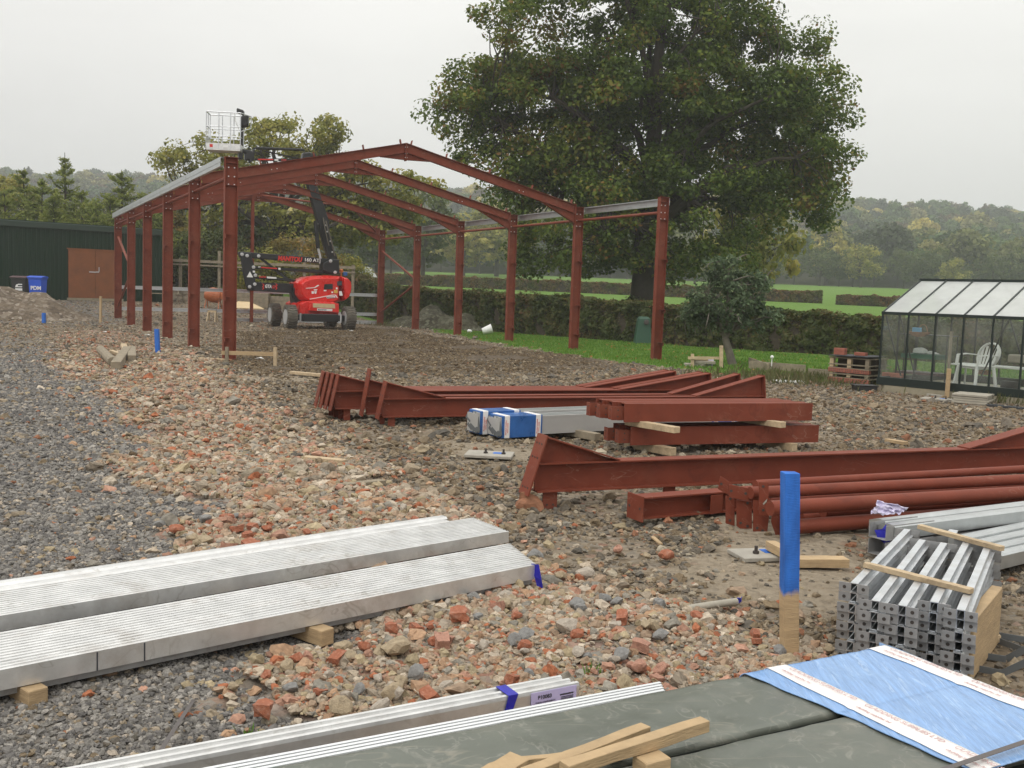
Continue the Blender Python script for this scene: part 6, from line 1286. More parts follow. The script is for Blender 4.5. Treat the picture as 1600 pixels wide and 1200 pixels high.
# ---- bracket stack
Fp = [(1334, 912), (1367, 940), (1410, 946), (1459, 942), (1501, 954)]; Bp = [(1417, 826), (1447, 831), (1480, 838), (1510, 846), (1545, 854)]
def bracket(L):
    root = thing('bracket', 'tmp', 'steel bracket', (0, 0, 0)); mb = MB(); w_ = .036; t_ = .004
    mb.box(V(0, L/2, .042), w_, L, t_); mb.box(V(-w_/2+t_/2, L/2, .021), t_, L, .04); mb.box(V(w_/2-t_/2, L/2, .021), t_, L, .04); mb.box(V(0, L/2, .0), w_*.6, L, t_*.8)
    mb.build('rail', M['galv'], root)
    mb = MB(); mb.box(V(w_/2+.01, L/2, .010), .018, L, .003); mb.build('rail_lip', M['galv'], root)
    for y_ in (0., L):
        for sx in (-1, 1):
            mb = MB(); c_ = V(sx*(w_/2+.026), y_, .020); mb.box(c_, .052, .005, .044); mb.cur = 1; mb.lathe(c_+V(0, -.0026 if y_ == 0 else .0009, 0), V(0, -1 if y_ == 0 else 1, 0), [(.0085, 0), (.0085, .0012)], 10); mb.build('end_plate', [M['galv_dark'], M['boltdark']], root, fixn=True)
    return root
br0 = bracket(1.44); first = True; cn = ['leftmost', 'second', 'middle', 'fourth', 'rightmost']; ln = ['top', 'second', 'third', 'fourth', 'fifth', 'sixth', 'seventh', 'bottom']
for k in range(8):
    for i in range(5):
        f_, b_ = at(*Fp[i], .40), at(*Bp[i], .40); d_ = V(b_.x-f_.x, b_.y-f_.y, 0).normalized(); fr = Fp[0]
        o = br0 if first else dup(br0); first = False
        jit = random.uniform(-.012, .012); o.location = V(f_.x, f_.y, .40-.044-.048*k)+d_*(jit+(.02 if (i+k) % 2 else 0)); o.rotation_euler = (0, 0, math.atan2(d_.y, d_.x)-math.pi/2+random.uniform(-.008, .008))
        tag(o, f'grey galvanised bracket, {cn[i]} of the five in the {ln[k]} layer of the stack', 'steel bracket', 'galvanised brackets in one stack')
def bat(a_, b_, z_, w_, th, m_, name, label, cat='batten'):
    p, q = at(*a_, z_), at(*b_, z_); mb = MB(); seg_ = 6; rr = random.Random(int(a_[0]))
    pts = [p.lerp(q, i/seg_)+V(rr.uniform(-1, 1), rr.uniform(-1, 1), 0)*.002 for i in range(seg_+1)]
    d_ = (q-p).normalized(); s_, u_ = frame_of(d_); vs = []
    for i, c_ in enumerate(pts):
        for x, y in ((-w_/2, 0), (w_/2, 0), (w_/2, th), (-w_/2, th)): vs.append(c_+s_*(x+rr.uniform(-.002, .002))+u_*(y+rr.uniform(-.0015, .0015)))
    mb.add(vs, [(i*4+k, i*4+(k+1) % 4, (i+1)*4+(k+1) % 4, (i+1)*4+k) for i in range(seg_) for k in range(4)]+[(3, 2, 1, 0), tuple(seg_*4+k for k in range(4))])
    return tag(mb.build(name, m_, bevel=.0015), label, cat)
bat((1352, 886), (1518, 928), .402, .042, .026, M['wood_pale'], 'batten', 'rough batten across the front of the bracket stack')
bat((1437, 826), (1566, 861), .402, .042, .026, M['wood_pale'], 'batten', 'rough batten across the back of the bracket stack')
p = at(1512, 968, .30); q = at(1549, 925, .30); d_ = V(q.x-p.x, q.y-p.y, 0).normalized(); mb = MB(); mb.box(p+d_*.33-Z*.14+V(.01, 0, 0), .70, .055, .30, d_); tag(mb.build('timber_plank', M['wood'], bevel=.004), 'thick timber plank standing on edge against the right side of the bracket stack', 'timber plank')
c_ = at(1556, 1003, .02); mb = MB(); mb.bar(c_+V(-.12, .02, .02), c_+V(.02, 0, .02), .035, .04); tag(mb.build('timber_block', M['wood_pale'], bevel=.003), 'small timber block end sticking out right of the bracket stack', 'timber block')
for i, pts in enumerate([[(1533, 1024, .02), (1572, 1030, .02), (1605, 1013, .10)], [(1530, 1045, .02), (1566, 1052, .02), (1605, 1034, .10)], [(1546, 990, .05), (1580, 996, .05), (1605, 1000, .05)], [(1560, 1001, .03), (1605, 1018, .03)]]):
    mb = MB(); P = [at(*q) for q in pts]
    for a_, b_ in zip(P[:-1], P[1:]): mb.bar(a_, b_, .004, .032)
    tag(mb.build('bent_strip', M['strapgrey']), ['grey bent steel strip, upper front of the pair by the bracket stack', 'grey bent steel strip lowest beside the bracket stack', 'dark strip lying on stones behind the small timber block', 'dark steel strip slanting to the right picture edge'][i], 'steel strip')
c_ = at(1488, 832, .40); mb = MB(); mb.box(c_, .05, .12, .012, V(.86, -.5, 0)); tag(mb.build('steel_offcut', M['galv'], bevel=.002), 'loose bright metal piece poking out behind the rear batten', 'metal offcut')
# ---- sheet stacks with film and blue wrap
ZS = .35; SO = at(1380, 1010, ZS); q = at(400, 1200, ZS); eS = V(q.x-SO.x, q.y-SO.y, 0).normalized(); nS_ = V(-eS.y, eS.x, 0); nS_ = nS_ if nS_.y < 0 else -nS_
def SS(s, t, z=0.): return SO+eS*s+nS_*t+Z*z
def sc_(px, py): v = at(px, py, ZS)-SO; return v.dot(eS), v.dot(nS_)
g1, g2 = sc_(1285, 1120), sc_(1030, 1180); wA = (g1[1]+g2[1])/2; s_end = sc_(1025, 1068)[0]; LS = 4.2
def gridsheet(name, s0, s1, t0, t1, zf, m_, parent, ns, nt, thick=.003, ff=None):
    mb = MB(); vs = []
    for j in range(nt+1):
        for i in range(ns+1):
            s = s0+(s1-s0)*i/ns; t = t0+(t1-t0)*j/nt
            if ff: s, t = ff(s, t, i/ns, j/nt)
            vs.append(SS(s, t, zf(s, t)))
    mb.add(vs, [(j*(ns+1)+i, j*(ns+1)+i+1, (j+1)*(ns+1)+i+1, (j+1)*(ns+1)+i) for j in range(nt) for i in range(ns)]); o = mb.build(name, m_, parent, smooth=True)
    sm = o.modifiers.new('thick', 'SOLIDIFY'); sm.thickness = thick; sm.offset = -1; return o
NW = Noise(77)
def stack(label, t0, t1, edges):
    root = thing('cladding_sheet_stack', label, 'sheet stack', tuple(SS(LS/2, (t0+t1)/2, -ZS+.02)))
    for i in range(5):
        z0 = -.018-.022*i; ex = 0
        mb = MB(); mb.box(SS(LS/2+.01, (t0+t1-ex)/2, z0-.006), LS, t1-t0+ex, .009, eS); mb.build('cladding_sheet', M['sheetcore'], root)
        if edges and i < 4:
            mb = MB(); ze = -.008-.006*i; a_, b_ = SS(s_end-.02*i, t0-.005-.033*i, ze), SS(LS, t0-.005-.033*i, ze); mb.bar(a_, b_, .013, .006); mb.build('sheet_edge', M['sheetedge'], root); mb = MB(); mb.box(SS((s_end+LS)/2+.02, t0-.012-.033*i, ze-.012), LS-s_end, .034, .008, eS); mb.build('edge_gap_shade', M['sheetcore'], root)  # near-black plates between the edges stand in for shade in the gaps
    mb = MB(); mb.box(SS(LS/2+.03, (t0+t1)/2, -.18), LS-.1, t1-t0-.04, .14, eS); mb.build('core_sheets', M['sheetcore'], root)
    for s_ in (.35, 1.6, 2.9): mb = MB(); mb.box(SS(s_, (t0+t1)/2, -.30), .09, t1-t0-.03, .095, eS); mb.build('timber_bearer', M['wood_pale'], root)
    def zf(s, t):
        e_ = min(t-t0, t1-t); drop = -.02*max(0, 1-e_/.02)**2
        return .0+.0022*float(NW(s, t, .16))+.0015*float(NW(t, s, .5))+drop
    gridsheet('film', .0, LS, t0, t1, zf, M['wrapfilm'], root, 150, 34); return root
stA = stack('dark grey green film covered stack of cladding sheets, farther of the two', 0, wA-.010, True)
stB = stack('dark grey green film covered stack of cladding sheets, nearest the camera', wA+.012, wA*2+.06, False)
w1_, w2_ = sc_(1160, 1052), sc_(1500, 1200)
def wrap_s(t): return w1_[0]+(w2_[0]-w1_[0])*(t-w1_[1])/(w2_[1]-w1_[1])
def zwrap(s, t):
    dip = -.003*math.exp(-((t-wA)/.014)**2); e_ = (t-0); drop = -.05*max(0, 1-(t+.03)/.05)**2
    return .008+.0013*float(NW(s*2.5, t*.6, .12))+.0012*float(NW(s, t, .4))+dip+drop
wr = thing('blue_wrap', 'pale blue stretch film wrapped over the right ends of both sheet stacks', 'stretch film', tuple(SS(.2, wA, 0)))
gridsheet('film', 0, 1, -.03, wA*2+.09, zwrap, M['bluefilm'], wr, 60, 110, ff=lambda s, t, u, v: (-.012+u*(wrap_s(t)+.012+.004*math.sin(v*9)+.003*math.sin(v*31)), t))
gridsheet('end_drape', 0, 1, -.03, wA*2+.09, lambda s, t: .006-(-s-.012)*9., M['bluefilm'], wr, 8, 60, ff=lambda s, t, u, v: (-.012-u*.022, t))
def band(t_name, sa, sb, text_s):
    """white printed tape laid across the wrap; s as a function of t"""
    o = gridsheet('printed_tape', 0, 1, -.03, wA*2+.09, lambda s, t: zwrap(s, t)+.0035, M['tapewhite'], wr, 6, 110, thick=.001, ff=lambda s, t, u, v: (sa(t)+(sb(t)-sa(t))*u, t))
    for r_, (txt, sz, off) in enumerate(((text_s, .028, .36), (text_s.lower(), .018, .74))):
        for k in range(3):
            t = .06+k*.36; sm_ = sa(t)+(sb(t)-sa(t))*off; tdir = (SS(sa(t+.1)+(sb(t+.1)-sa(t+.1))*off, t+.1)-SS(sm_, t)).normalized()
            text(txt, 'tape_print', M['tapetext'], SS(sm_, t, zwrap(sm_, t)+.0085), tdir, tdir.cross(Z)*-1, sz, wr, depth=.0004, shear=.2)
def lin(pa, pb):
    a_, b_ = sc_(*pa), sc_(*pb); return lambda t: a_[0]+(b_[0]-a_[0])*(t-a_[1])/(b_[1]-a_[1])
band('tape', lin((1229, 1043), (1460, 1152)), lin((1197, 1047), (1460, 1178)), 'CLADDING SUPPLIES LTD')
band('tape', lin((1385, 1013), (1600, 1095)), lin((1355, 1016), (1600, 1113)), 'CLADDING SUPPLIES LTD')
# strap across wrap
a_, b_ = at(1460, 1207, ZS+.03), at(1610, 1156, ZS+.03); mb = MB(); mb.bar(a_, b_, .02, .0015); tag(mb.build('steel_strap', M['strap']), 'flat steel strap lying across the blue wrap', 'steel strap')
mb = MB(); pts = [at(303, 1093, .012), at(285, 1120, .05), at(262, 1155, .09), at(228, 1212, .12)]
for a_, b_ in zip(pts[:-1], pts[1:]): mb.bar(a_, b_, .017, .0015)
tag(mb.build('steel_strap', M['strap']), 'flat dark steel strap rising from the grey gravel at bottom left', 'steel strap')
# sticks on the sheets
for (a_, b_, z_, w_, th, m_, lb) in [((1008, 1148), (820, 1222), .018, .042, .034, 'wood', 'square timber stick on the dark film, left one of the crossed pair'), ((1100, 1140), (880, 1212), .05, .042, .036, 'wood', 'longest timber stick on the dark film pointing right'), ((965, 1180), (805, 1196), .002, .03, .02, 'wood', 'thin timber stick lying under the other two sticks'), ((812, 1190), (760, 1220), .02, .07, .02, 'wood', 'short flat timber offcut at the bottom picture edge')]:
    bat(a_, b_, ZS+z_, w_, th, M[m_], 'timber_stick', lb, 'timber stick')
c_ = at(1018, 1195, ZS+.02); mb = MB(); mb.box(c_-Z*.0, .09, .07, .055, eS); tag(mb.build('timber_block', M['wood'], bevel=.003), 'timber block propping the longest stick above the film', 'timber block')
c_ = at(958, 1176, ZS+.02); mb = MB(); mb.box(c_, .06, .05, .035, eS); tag(mb.build('timber_block', M['wood_old'], bevel=.003), 'dark timber block under the left crossed stick', 'timber block')
# ---- blue topped post
def stake(px, ptop, pbase, w_, m_, label, d=None, lean=0., bluefrom=None):
    b_ = at(px, pbase, 0) if d is None else d; b_ = V(b_.x, b_.y, gz(b_.x, b_.y)); t_ = hit(px+lean, ptop, b_, V(0, 1, 0)); root = thing('stake', label, 'marker stake', tuple(b_))
    w = w_*b_.y/FPX
    if bluefrom is None: mb = MB(); mb.bar(b_-Z*.1, t_, w, w, up=V(.1, 1, 0)); mb.build('shaft', m_, root, bevel=.003)
    else:
        zc = hit(px, bluefrom, b_, V(0, 1, 0)); f_ = (zc.z-b_.z)/(t_.z-b_.z); c_ = b_.lerp(t_, f_)
        mb = MB(); K_ = 8; vs = []; rr = random.Random(3)
        for i in range(K_+1):
            q_ = (b_-Z*.1).lerp(t_, i/K_)+V(rr.uniform(-1, 1), rr.uniform(-1, 1), 0)*.0012
            for x_, y_ in ((-1, -1), (1, -1), (1, 1), (-1, 1)): vs.append(q_+V(math.cos(.12)*x_*w/2-math.sin(.12)*y_*w*.46, math.sin(.12)*x_*w/2+math.cos(.12)*y_*w*.46, 0))
        mb.add(vs, [(i*4+k, i*4+(k+1) % 4, (i+1)*4+(k+1) % 4, (i+1)*4+k) for i in range(K_) for k in range(4)]+[(3, 2, 1, 0), tuple(K_*4+k for k in range(4))])
        pm = M['wood'].copy(); pm.name = 'half_painted_post'; n, l = pm.node_tree.nodes, pm.node_tree.links; bs = n['Principled BSDF']; old = bs.inputs['Base Color'].links[0].from_socket
        t = n.new('ShaderNodeTexCoord'); sx = n.new('ShaderNodeSeparateXYZ'); l.new(t.outputs['Object'], sx.inputs[0]); mp_ = n.new('ShaderNodeMapping'); mp_.inputs['Scale'].default_value = (28, 28, 7); l.new(t.outputs['Object'], mp_.inputs[0])
        nz = n.new('ShaderNodeTexNoise'); nz.inputs['Scale'].default_value = 1; nz.inputs['Detail'].default_value = 8; l.new(mp_.outputs[0], nz.inputs['Vector'])
        md_ = n.new('ShaderNodeMath'); md_.operation = 'MULTIPLY_ADD'; md_.inputs[1].default_value = .10; l.new(nz.outputs['Fac'], md_.inputs[0]); l.new(sx.outputs['Z'], md_.inputs[2])
        rm_ = n.new('ShaderNodeMapRange'); rm_.inputs[1].default_value = c_.z-b_.z+.035; rm_.inputs[2].default_value = c_.z-b_.z+.065; l.new(md_.outputs[0], rm_.inputs[0])
        n3_ = n.new('ShaderNodeTexNoise'); n3_.inputs['Scale'].default_value = .6; n3_.inputs['Detail'].default_value = 5; l.new(mp_.outputs[0], n3_.inputs['Vector']); cr_ = n.new('ShaderNodeValToRGB'); cr_.color_ramp.elements[0].position = .3; cr_.color_ramp.elements[0].color = (.012, .085, .34, 1); cr_.color_ramp.elements[1].position = .65; cr_.color_ramp.elements[1].color = (.025, .16, .58, 1); l.new(n3_.outputs['Fac'], cr_.inputs[0])
        mx_ = n.new('ShaderNodeMix'); mx_.data_type = 'RGBA'; l.new(rm_.outputs[0], mx_.inputs[0]); l.new(old, mx_.inputs[6]); l.new(cr_.outputs[0], mx_.inputs[7]); l.new(mx_.outputs[2], bs.inputs['Base Color'])
        mb.build('shaft', pm, root, bevel=.003)
    return root
stake(1234.5, 738, 1036, 24.5, M['bluepaint'], 'square timber post with bright blue painted top in the foreground', bluefrom=924)
stake(68.5, 489, 505, 4.5, M['bluepaint'], 'small blue stake on grey gravel at far left', d=atg(68.5, 505)); stake(247, 514, 557, 6, M['bluepaint'], 'blue stake standing between the rubble and the left columns', lean=-2)
stake(1127, 540, 574, 5.5, M['wood_pale'], 'taller pale peg of the set out frame on the lawn edge', d=atg(1127, 576)); stake(1082, 553, 574, 5, M['wood_pale'], 'shorter pale peg of the set out frame on the lawn edge', d=atg(1082, 574))
a_, b_ = atg(1075, 574), atg(1127, 576); mb = MB(); mb.bar(hit(1075, 559, a_, V(0, 1, 0)), hit(1130, 559.5, b_, V(0, 1, 0)), .03, .07); tag(mb.build('profile_board', M['wood_pale']), 'horizontal pale board between the two pegs on the lawn edge', 'profile board')
p = atg(431, 569); stake(430, 543, 571, 4.6, M['wood_pale'], 'right hand peg of the low board in front of the front left column', d=at(430, 571, 0)); stake(354.5, 542, 569, 4.6, M['wood_old'], 'left hand peg of the low board before the front left column', d=at(354.5, 569, 0))
a_, b_ = at(347, 569, 0), at(434, 571, 0); mb = MB(); mb.bar(hit(346, 551, a_+V(0, .06, 0), V(0, 1, 0)), hit(434, 553.5, b_+V(0, .06, 0), V(0, 1, 0)), .03, .085); tag(mb.build('profile_board', M['wood']), 'horizontal board crossing in front of the front left column', 'profile board')
stake(157.5, 463, 482, 3, M['wood'], 'thin wooden peg before the brown shed doors', d=atg(157, 482)); stake(628, 482, 500, 3, M['wood_old'], 'thin grey peg between the two rear right columns', d=atg(628, 502)); stake(638, 485, 500, 3, M['wood_pale'], 'pale peg left of the second rear right column', d=atg(638, 502))
# timber heap left
tpz = at(182, 568, 0)
for a_, b_, w_, m_, lb in [((157, 546), (176, 565), .17, 'wood_old', 'thick round weathered post, left of the offcut heap'), ((199, 546), (181, 571), .16, 'wood_old', 'squared pale timber at the front of the offcut heap'), ((193, 540), (198, 553), .12, 'wood_pale', 'short timber at the back of the offcut heap'), ((174, 549), (190, 555), .08, 'wood_pale', 'thin pale timber inside the offcut heap'), ((206, 545), (206, 560), .15, 'wood_old', 'mossy square post end right of the offcut heap')]:
    p, q = at(*a_, .13), at(*b_, .11); w_ *= 1.15; mb = MB()
    if 'round' in lb: mb.tube([p, q], w_/2, 12)
    else: mb.bar(p, q, w_, w_*.8)
    tag(mb.build('timber_offcut', M[m_], bevel=.008), lb, 'timber offcut', 'timber offcuts in a heap')
# base plates
def base_plate(px, py, label, rot=.25, w=.34):
    c_ = at(px, py, .02); root = thing('foundation_plate', label, 'foundation plate', (c_.x, c_.y, 0)); e = V(math.cos(rot), math.sin(rot), 0)
    mb = MB(); mb.box(V(c_.x, c_.y, .025), w, w*.72, .03, e); mb.build('plate', M['concrete'], root, bevel=.004)
    for dx in (-.02, .17):
        q = V(c_.x, c_.y, .04)+e*(dx-.02)+V(-e.y, e.x, 0)*(-.02); mb = MB(); mb.lathe(q, Z, [(.022, 0), (.022, .018)], 6); mb.lathe(q+Z*.018, Z, [(.012, 0), (.012, .035)], 8); mb.build('anchor_bolt', M['boltdark'], root)
    mb = MB(); mb.box(V(c_.x, c_.y, .0415)+e*.10+V(-e.y, e.x, 0)*.03, .13, .10, .002, e); mb.build('blue_paint_patch', M['bluepaint'], root)
base_plate(1187, 868, 'concrete plate with two bolts and blue paint beside the foreground post', .25, .36); base_plate(765, 711, 'concrete plate with two bolts left of the long red rafter end', -.1, .5); base_plate(1465, 624, 'blue marked plate with bolts in front of the greenhouse', -.6, .55)
for (a_, b_, z_, w_, th, lb) in [((1203, 858), (1240, 878), .05, .07, .06, 'short timber block left behind the blue topped post'), ((1222, 884), (1322, 884), .03, .10, .055, 'long timber offcut right of the blue topped post')]:
    bat(a_, b_, z_, w_, th, M['wood'], 'timber_offcut', lb, 'timber offcut')
# ================================================================ GREENHOUSE AND GARDEN THINGS
Dg = 20.9; g0 = atY(1373, 592, Dg); g1_ = atY(1592, 613, 18.75); g0.z; uG = V(g1_.x-g0.x, g1_.y-g0.y, 0).normalized(); vG = V(-uG.y, uG.x, 0); vG = vG if vG.y > 0 else -vG
zb = g0.z; eave = atY(1380.5, 489, Dg).z
GB = V(g0.x, g0.y, 0)
gh = thing('greenhouse', 'dark green framed glass greenhouse with translucent roof on a low concrete base', 'greenhouse', (GB.x, GB.y, gz(GB.x, GB.y)))
def GP(s, t, z): return GB+uG*s+vG*t+Z*z
Pw = (V(g1_.x, g1_.y, 0)-GB).length/5; NP = 9; LG = Pw*NP
rd_ = hit(1440, 439, GB, uG); half = (rd_-GB).dot(vG); zr = rd_.z
half = min(max(half, .9), 1.9); DG = half*2
mb = MB(); mb.box(GP(LG/2, 0, zb-.03), LG+.06, .07, .16, uG); mb.box(GP(LG/2, DG, zb-.03), LG+.06, .07, .16, uG); mb.box(GP(0, half, zb-.03), .07, DG-.08, .16, uG); mb.box(GP(LG, half, zb-.03), .07, DG-.08, .16, uG); mb.build('base_frame', M['greenframe'], gh)
mb = MB(); mb.box(GP(LG/2+.1, .03, zb-.30), LG-.1, .12, .42, uG); mb.box(GP(.12, half, zb-.30), .12, DG, .42, uG); mb.build('concrete_base', M['mortar'], gh)
mb = MB(); mb.bar(GP(.05, 0, zb-.11), GP(.05, 0, zb-.45), .05, .06, up=uG); mb.build('foot', M['wood_old'], gh)
for t in (0, DG):
    mb = MB(); mb.box(GP(LG/2, t, eave), LG+.04, .06, .06, uG); mb.build('eaves_bar', M['greenframe'], gh)
    for i in range(NP+1): mb = MB(); mb.box(GP(i*Pw, t, (zb+eave)/2), .032, .035, eave-zb, uG); mb.build('glazing_bar', M['greenframe'], gh)
    for i in range(NP):
        for zlo, zhi in ((zb+.05, zb+(eave-zb)*.42), (zb+(eave-zb)*.42+.003, eave-.03)):
            mb = MB(); mb.box(GP((i+.5)*Pw, t+.0, (zlo+zhi)/2), Pw-.034, .004, zhi-zlo, uG); mb.build('pane', M['glass'], gh)
mb = MB(); mb.box(GP(LG/2, half, zb-.16), LG-.2, DG-.2, .1, uG); mb.build('floor', M['slab'], gh)
mb = MB(); mb.box(GP(LG/2, half, zr), LG+.06, .07, .10, uG); mb.build('ridge_bar', M['greenframe'], gh)
for s in (0, LG):
    for t in (half*.45, half, half*1.55):
        ztop_ = eave+(zr-eave)*(1-abs(t-half)/half); mb = MB(); mb.box(GP(s, t, (zb+ztop_)/2), .035, .03, ztop_-zb, uG); mb.build('gable_bar', M['greenframe'], gh)
    mb = MB(); mb.box(GP(s, half, eave), .04, DG-.06, .035, uG); mb.build('gable_rail', M['greenframe'], gh)
    mb = MB(); mb.extrude([GP(s-.002, .04, zb+.05), GP(s-.002, DG-.04, zb+.05), GP(s-.002, DG-.04, eave-.02), GP(s-.002, .04, eave-.02)], uG*.004); mb.extrude([GP(s-.002, .06, eave+.02), GP(s-.002, DG-.06, eave+.02), GP(s-.002, half, zr-.06)], uG*.004); mb.build('gable_glass', M['glass'], gh)
for t, sg in ((0, 1), (DG, -1)):
    for i in range(NP+1): mb = MB(); mb.bar(GP(i*Pw, t, eave+.02), GP(i*Pw, half, zr+.02), .032, .03); mb.build('rafter_bar', M['greenframe'], gh)
    for i in range(NP):
        for f0, f1 in ((0.02, .5), (.503, .97)):
            def q(s, f): return GP(s, t+(half-t)*f, eave+.012+(zr-eave)*f)
            a_, b_ = i*Pw+.016, (i+1)*Pw-.016; nn_ = (q(b_, f0)-q(a_, f0)).cross(q(a_, f1)-q(a_, f0)).normalized(); mb = MB(); mb.extrude([q(a_, f0), q(b_, f0), q(b_, f1), q(a_, f1)], nn_*.005); mb.build('roof_pane', M['roofpoly'], gh)
for (s0, z0, s1, z1) in ((.04, eave-.05, Pw*.8, zb+.1), (Pw*.62, eave-.05, Pw*1.35, zb+.1), (Pw*4.45, eave-.05, Pw*3.6, zb+.1)):
    mb = MB(); mb.bar(GP(s0, .05, z0), GP(s1, .05, z1), .02, .025); mb.build('wind_brace', M['greenframe'], gh)
for (s0, z0, s1, z1) in ((Pw*2.3, eave-.05, Pw*3.1, zb+.1), (Pw*6, eave-.05, Pw*5.2, zb+.1)): mb = MB(); mb.bar(GP(s0, DG-.05, z0), GP(s1, DG-.05, z1), .02, .025); mb.build('wind_brace', M['greenframe'], gh)
def gpx(px, py, t): return hit(px, py, GB+vG*t, vG)
# staging and things inside
def gloc(px, py, t): p = gpx(px, py, t); v = p-GB; return v.dot(uG), p.z
gzin = gz(GB.x, GB.y)
s_a, zsh = gloc(1420, 555, .9); s_b, _ = gloc(1467, 558, .9); s_c, zlow = gloc(1405, 580, .9)
root = thing('staging_shelf', 'dark metal staging with green tray shelves inside the left of the greenhouse', 'staging', tuple(GP((s_a+s_b)/2, .9, gzin)))
for s in (s_a, s_b+.25):
    for t in (.7, 1.15): mb = MB(); mb.bar(GP(s, t, gzin), GP(s, t, zsh+.45), .02, .02, up=uG); mb.build('leg', M['greenframe'], root)
mb = MB(); mb.box(GP((s_a+s_b)/2, .92, zsh), s_b-s_a+.1, .5, .09, uG); mb.build('tray', M['teal'], root)
mb = MB(); mb.box(GP((s_a+s_b)/2+.1, .92, zsh+.45), s_b-s_a+.5, .45, .015, uG); mb.build('shelf', M['greenframe'], root)
mb = MB(); mb.box(GP((s_a+s_b)/2, .92, zlow), s_b-s_a+.3, .5, .05, uG); mb.build('lower_tray', M['binlid'], root)
c_ = gpx(1435, 552, .85); mb = MB(); mb.extrude([c_+uG*-.14+Z*.0, c_+uG*.12, c_+uG*.10+Z*.08, c_+uG*-.02+Z*.12, c_+uG*-.12+Z*.10], vG*.2); tag(mb.build('compost_bag', M['white'], bevel=.02, seg=2), 'slumped white bag on the green tray in the greenhouse', 'bag')
c_ = gpx(1455, 553, .85); mb = MB(); mb.extrude([c_+uG*-.1, c_+uG*.12, c_+uG*-.06+Z*.06], vG*.15); tag(mb.build('label_packet', M['white'], bevel=.004), 'flat white packet beside the bag on the green tray', 'packet')
# hanging trug basket
c_ = gpx(1436, 521, .75); root = thing('trug_basket', 'brown wicker trug hanging high inside the greenhouse with a light blue box', 'basket', tuple(c_-Z*.06))
mb = MB(); sd_, u_ = uG, vG
for k in range(1):
    prof = []
    vs = []; n_ = 14
    for j, (f, zz_) in enumerate(((.55, -.075), (.9, -.03), (1, .02), (.93, .02), (.8, -.02), (.4, -.055))):
        for i in range(n_): a = 2*math.pi*i/n_; vs.append(c_+uG*math.cos(a)*.24*f+vG*math.sin(a)*.13*f+Z*(zz_+.02*abs(math.cos(a))))
    fs = [(j*n_+i, j*n_+(i+1) % n_, (j+1)*n_+(i+1) % n_, (j+1)*n_+i) for j in range(5) for i in range(n_)]+[tuple(range(n_-1, -1, -1))]
    mb.add(vs, fs)
mb.build('bowl', M['wicker'], root, smooth=True)
mb = MB(); mb.tube([c_+uG*(.08+.10*math.cos(a))+vG*.1*math.sin(a)*0+Z*(.02+.17*math.sin(a)) for a in np.linspace(0, math.pi, 12)], .008, 6); mb.build('handle', M['wicker'], root)
mb = MB(); mb.box(c_+uG*-.05+Z*.075, .17, .09, .09, uG); tag(mb.build('seed_box', M['blueitem'], bevel=.005), 'light blue box lying in the hanging trug', 'box')
# white table and chair
s_t, ztb = gloc(1545, 571, .95)
root = thing('garden_table', 'long white plastic table top behind the chair in the greenhouse', 'table', tuple(GP(s_t, .95, gzin)))
mb = MB(); mb.box(GP(s_t+.1, 1.1, ztb-.02), Pw*2.9, .55, .035, uG); mb.build('table_top', M['white'], root, bevel=.008)
for s in (s_t-Pw*1.1, s_t+Pw*1.3):
    for t in (.95, 1.3): mb = MB(); mb.bar(GP(s, t, gzin), GP(s, t, ztb-.03), .03, .03, up=uG); mb.build('leg', M['white'], root)
c_ = gpx(1590, 562, .9); mb = MB(); mb.box(c_+Z*.02, .30, .22, .16, uG); tag(mb.build('storage_box', M['slab'], bevel=.03, seg=3), 'rounded beige box on the right end of the white table', 'box')
s_c2, zc = gloc(1528, 600, .42)
def chair(s0, t0, ang, label, zoff=0):
    gz0 = zc-.06; C0 = GP(s0, t0, gz0); root = thing('garden_chair', label, 'garden chair', tuple(C0)); ex = (uG*math.cos(ang)+vG*math.sin(ang)); ey = V(-ex.y, ex.x, 0)
    def P(x, y, z): return C0+ex*x+ey*y+Z*z
    k = 1.0
    for x, y in ((-.24, -.22), (.24, -.22), (-.26, .24), (.26, .24)):
        mb = MB(); mb.bar(P(x*k*1.1, y*k*1.15, 0), P(x*k*.95, y*k*.9, .40*k), .06, .045, up=ex); mb.build('leg', M['white'], root, bevel=.01)
    mb = MB(); mb.box(P(0, 0, .41*k), .50*k, .46*k, .025, ex); mb.box(P(0, .0, .375*k), .44*k, .4*k, .035, ex); mb.build('seat', M['white'], root, bevel=.012, seg=2)
    for i in range(5):
        x = (-.15+.075*i)*k; mb = MB(); mb.bar(P(x, -.21*k, .42*k), P(x*1.35, -.33*k, .80*k), .045*k, .014, up=ey); mb.build('back_slat', M['white'], root)
    mb = MB(); arc = [P(.255*k*math.cos(a), (-.27-.07*math.sin(a))*k, (.62+.25*math.sin(a))*k) for a in np.linspace(-.9, math.pi+.9, 18)]
    for a_, b_ in zip(arc[:-1], arc[1:]): mb.bar(a_, b_, .02, .075*k, up=ey)
    mb.build('back_frame', M['white'], root)
    for sx in (-1, 1):
        mb = MB(); pts = [P(sx*.25*k, -.26*k, .62*k), P(sx*.29*k, 0, .64*k), P(sx*.28*k, .22*k, .62*k), P(sx*.27*k, .25*k, .42*k)]
        for a_, b_ in zip(pts[:-1], pts[1:]): mb.bar(a_, b_, .055, .02)
        mb.build('arm', M['white'], root)
    return root
chair(s_c2-.05, .42, 2.75, 'white plastic garden chair with fan shaped slatted back seen from behind in the greenhouse')
c_ = gpx(1538, 582, .62); mb = MB(); mb.box(c_, .22, .2, .09, uG); tag(mb.build('seat_cushion', M['wicker'], bevel=.03, seg=2), 'brown patterned cushion on the white garden chair', 'cushion')
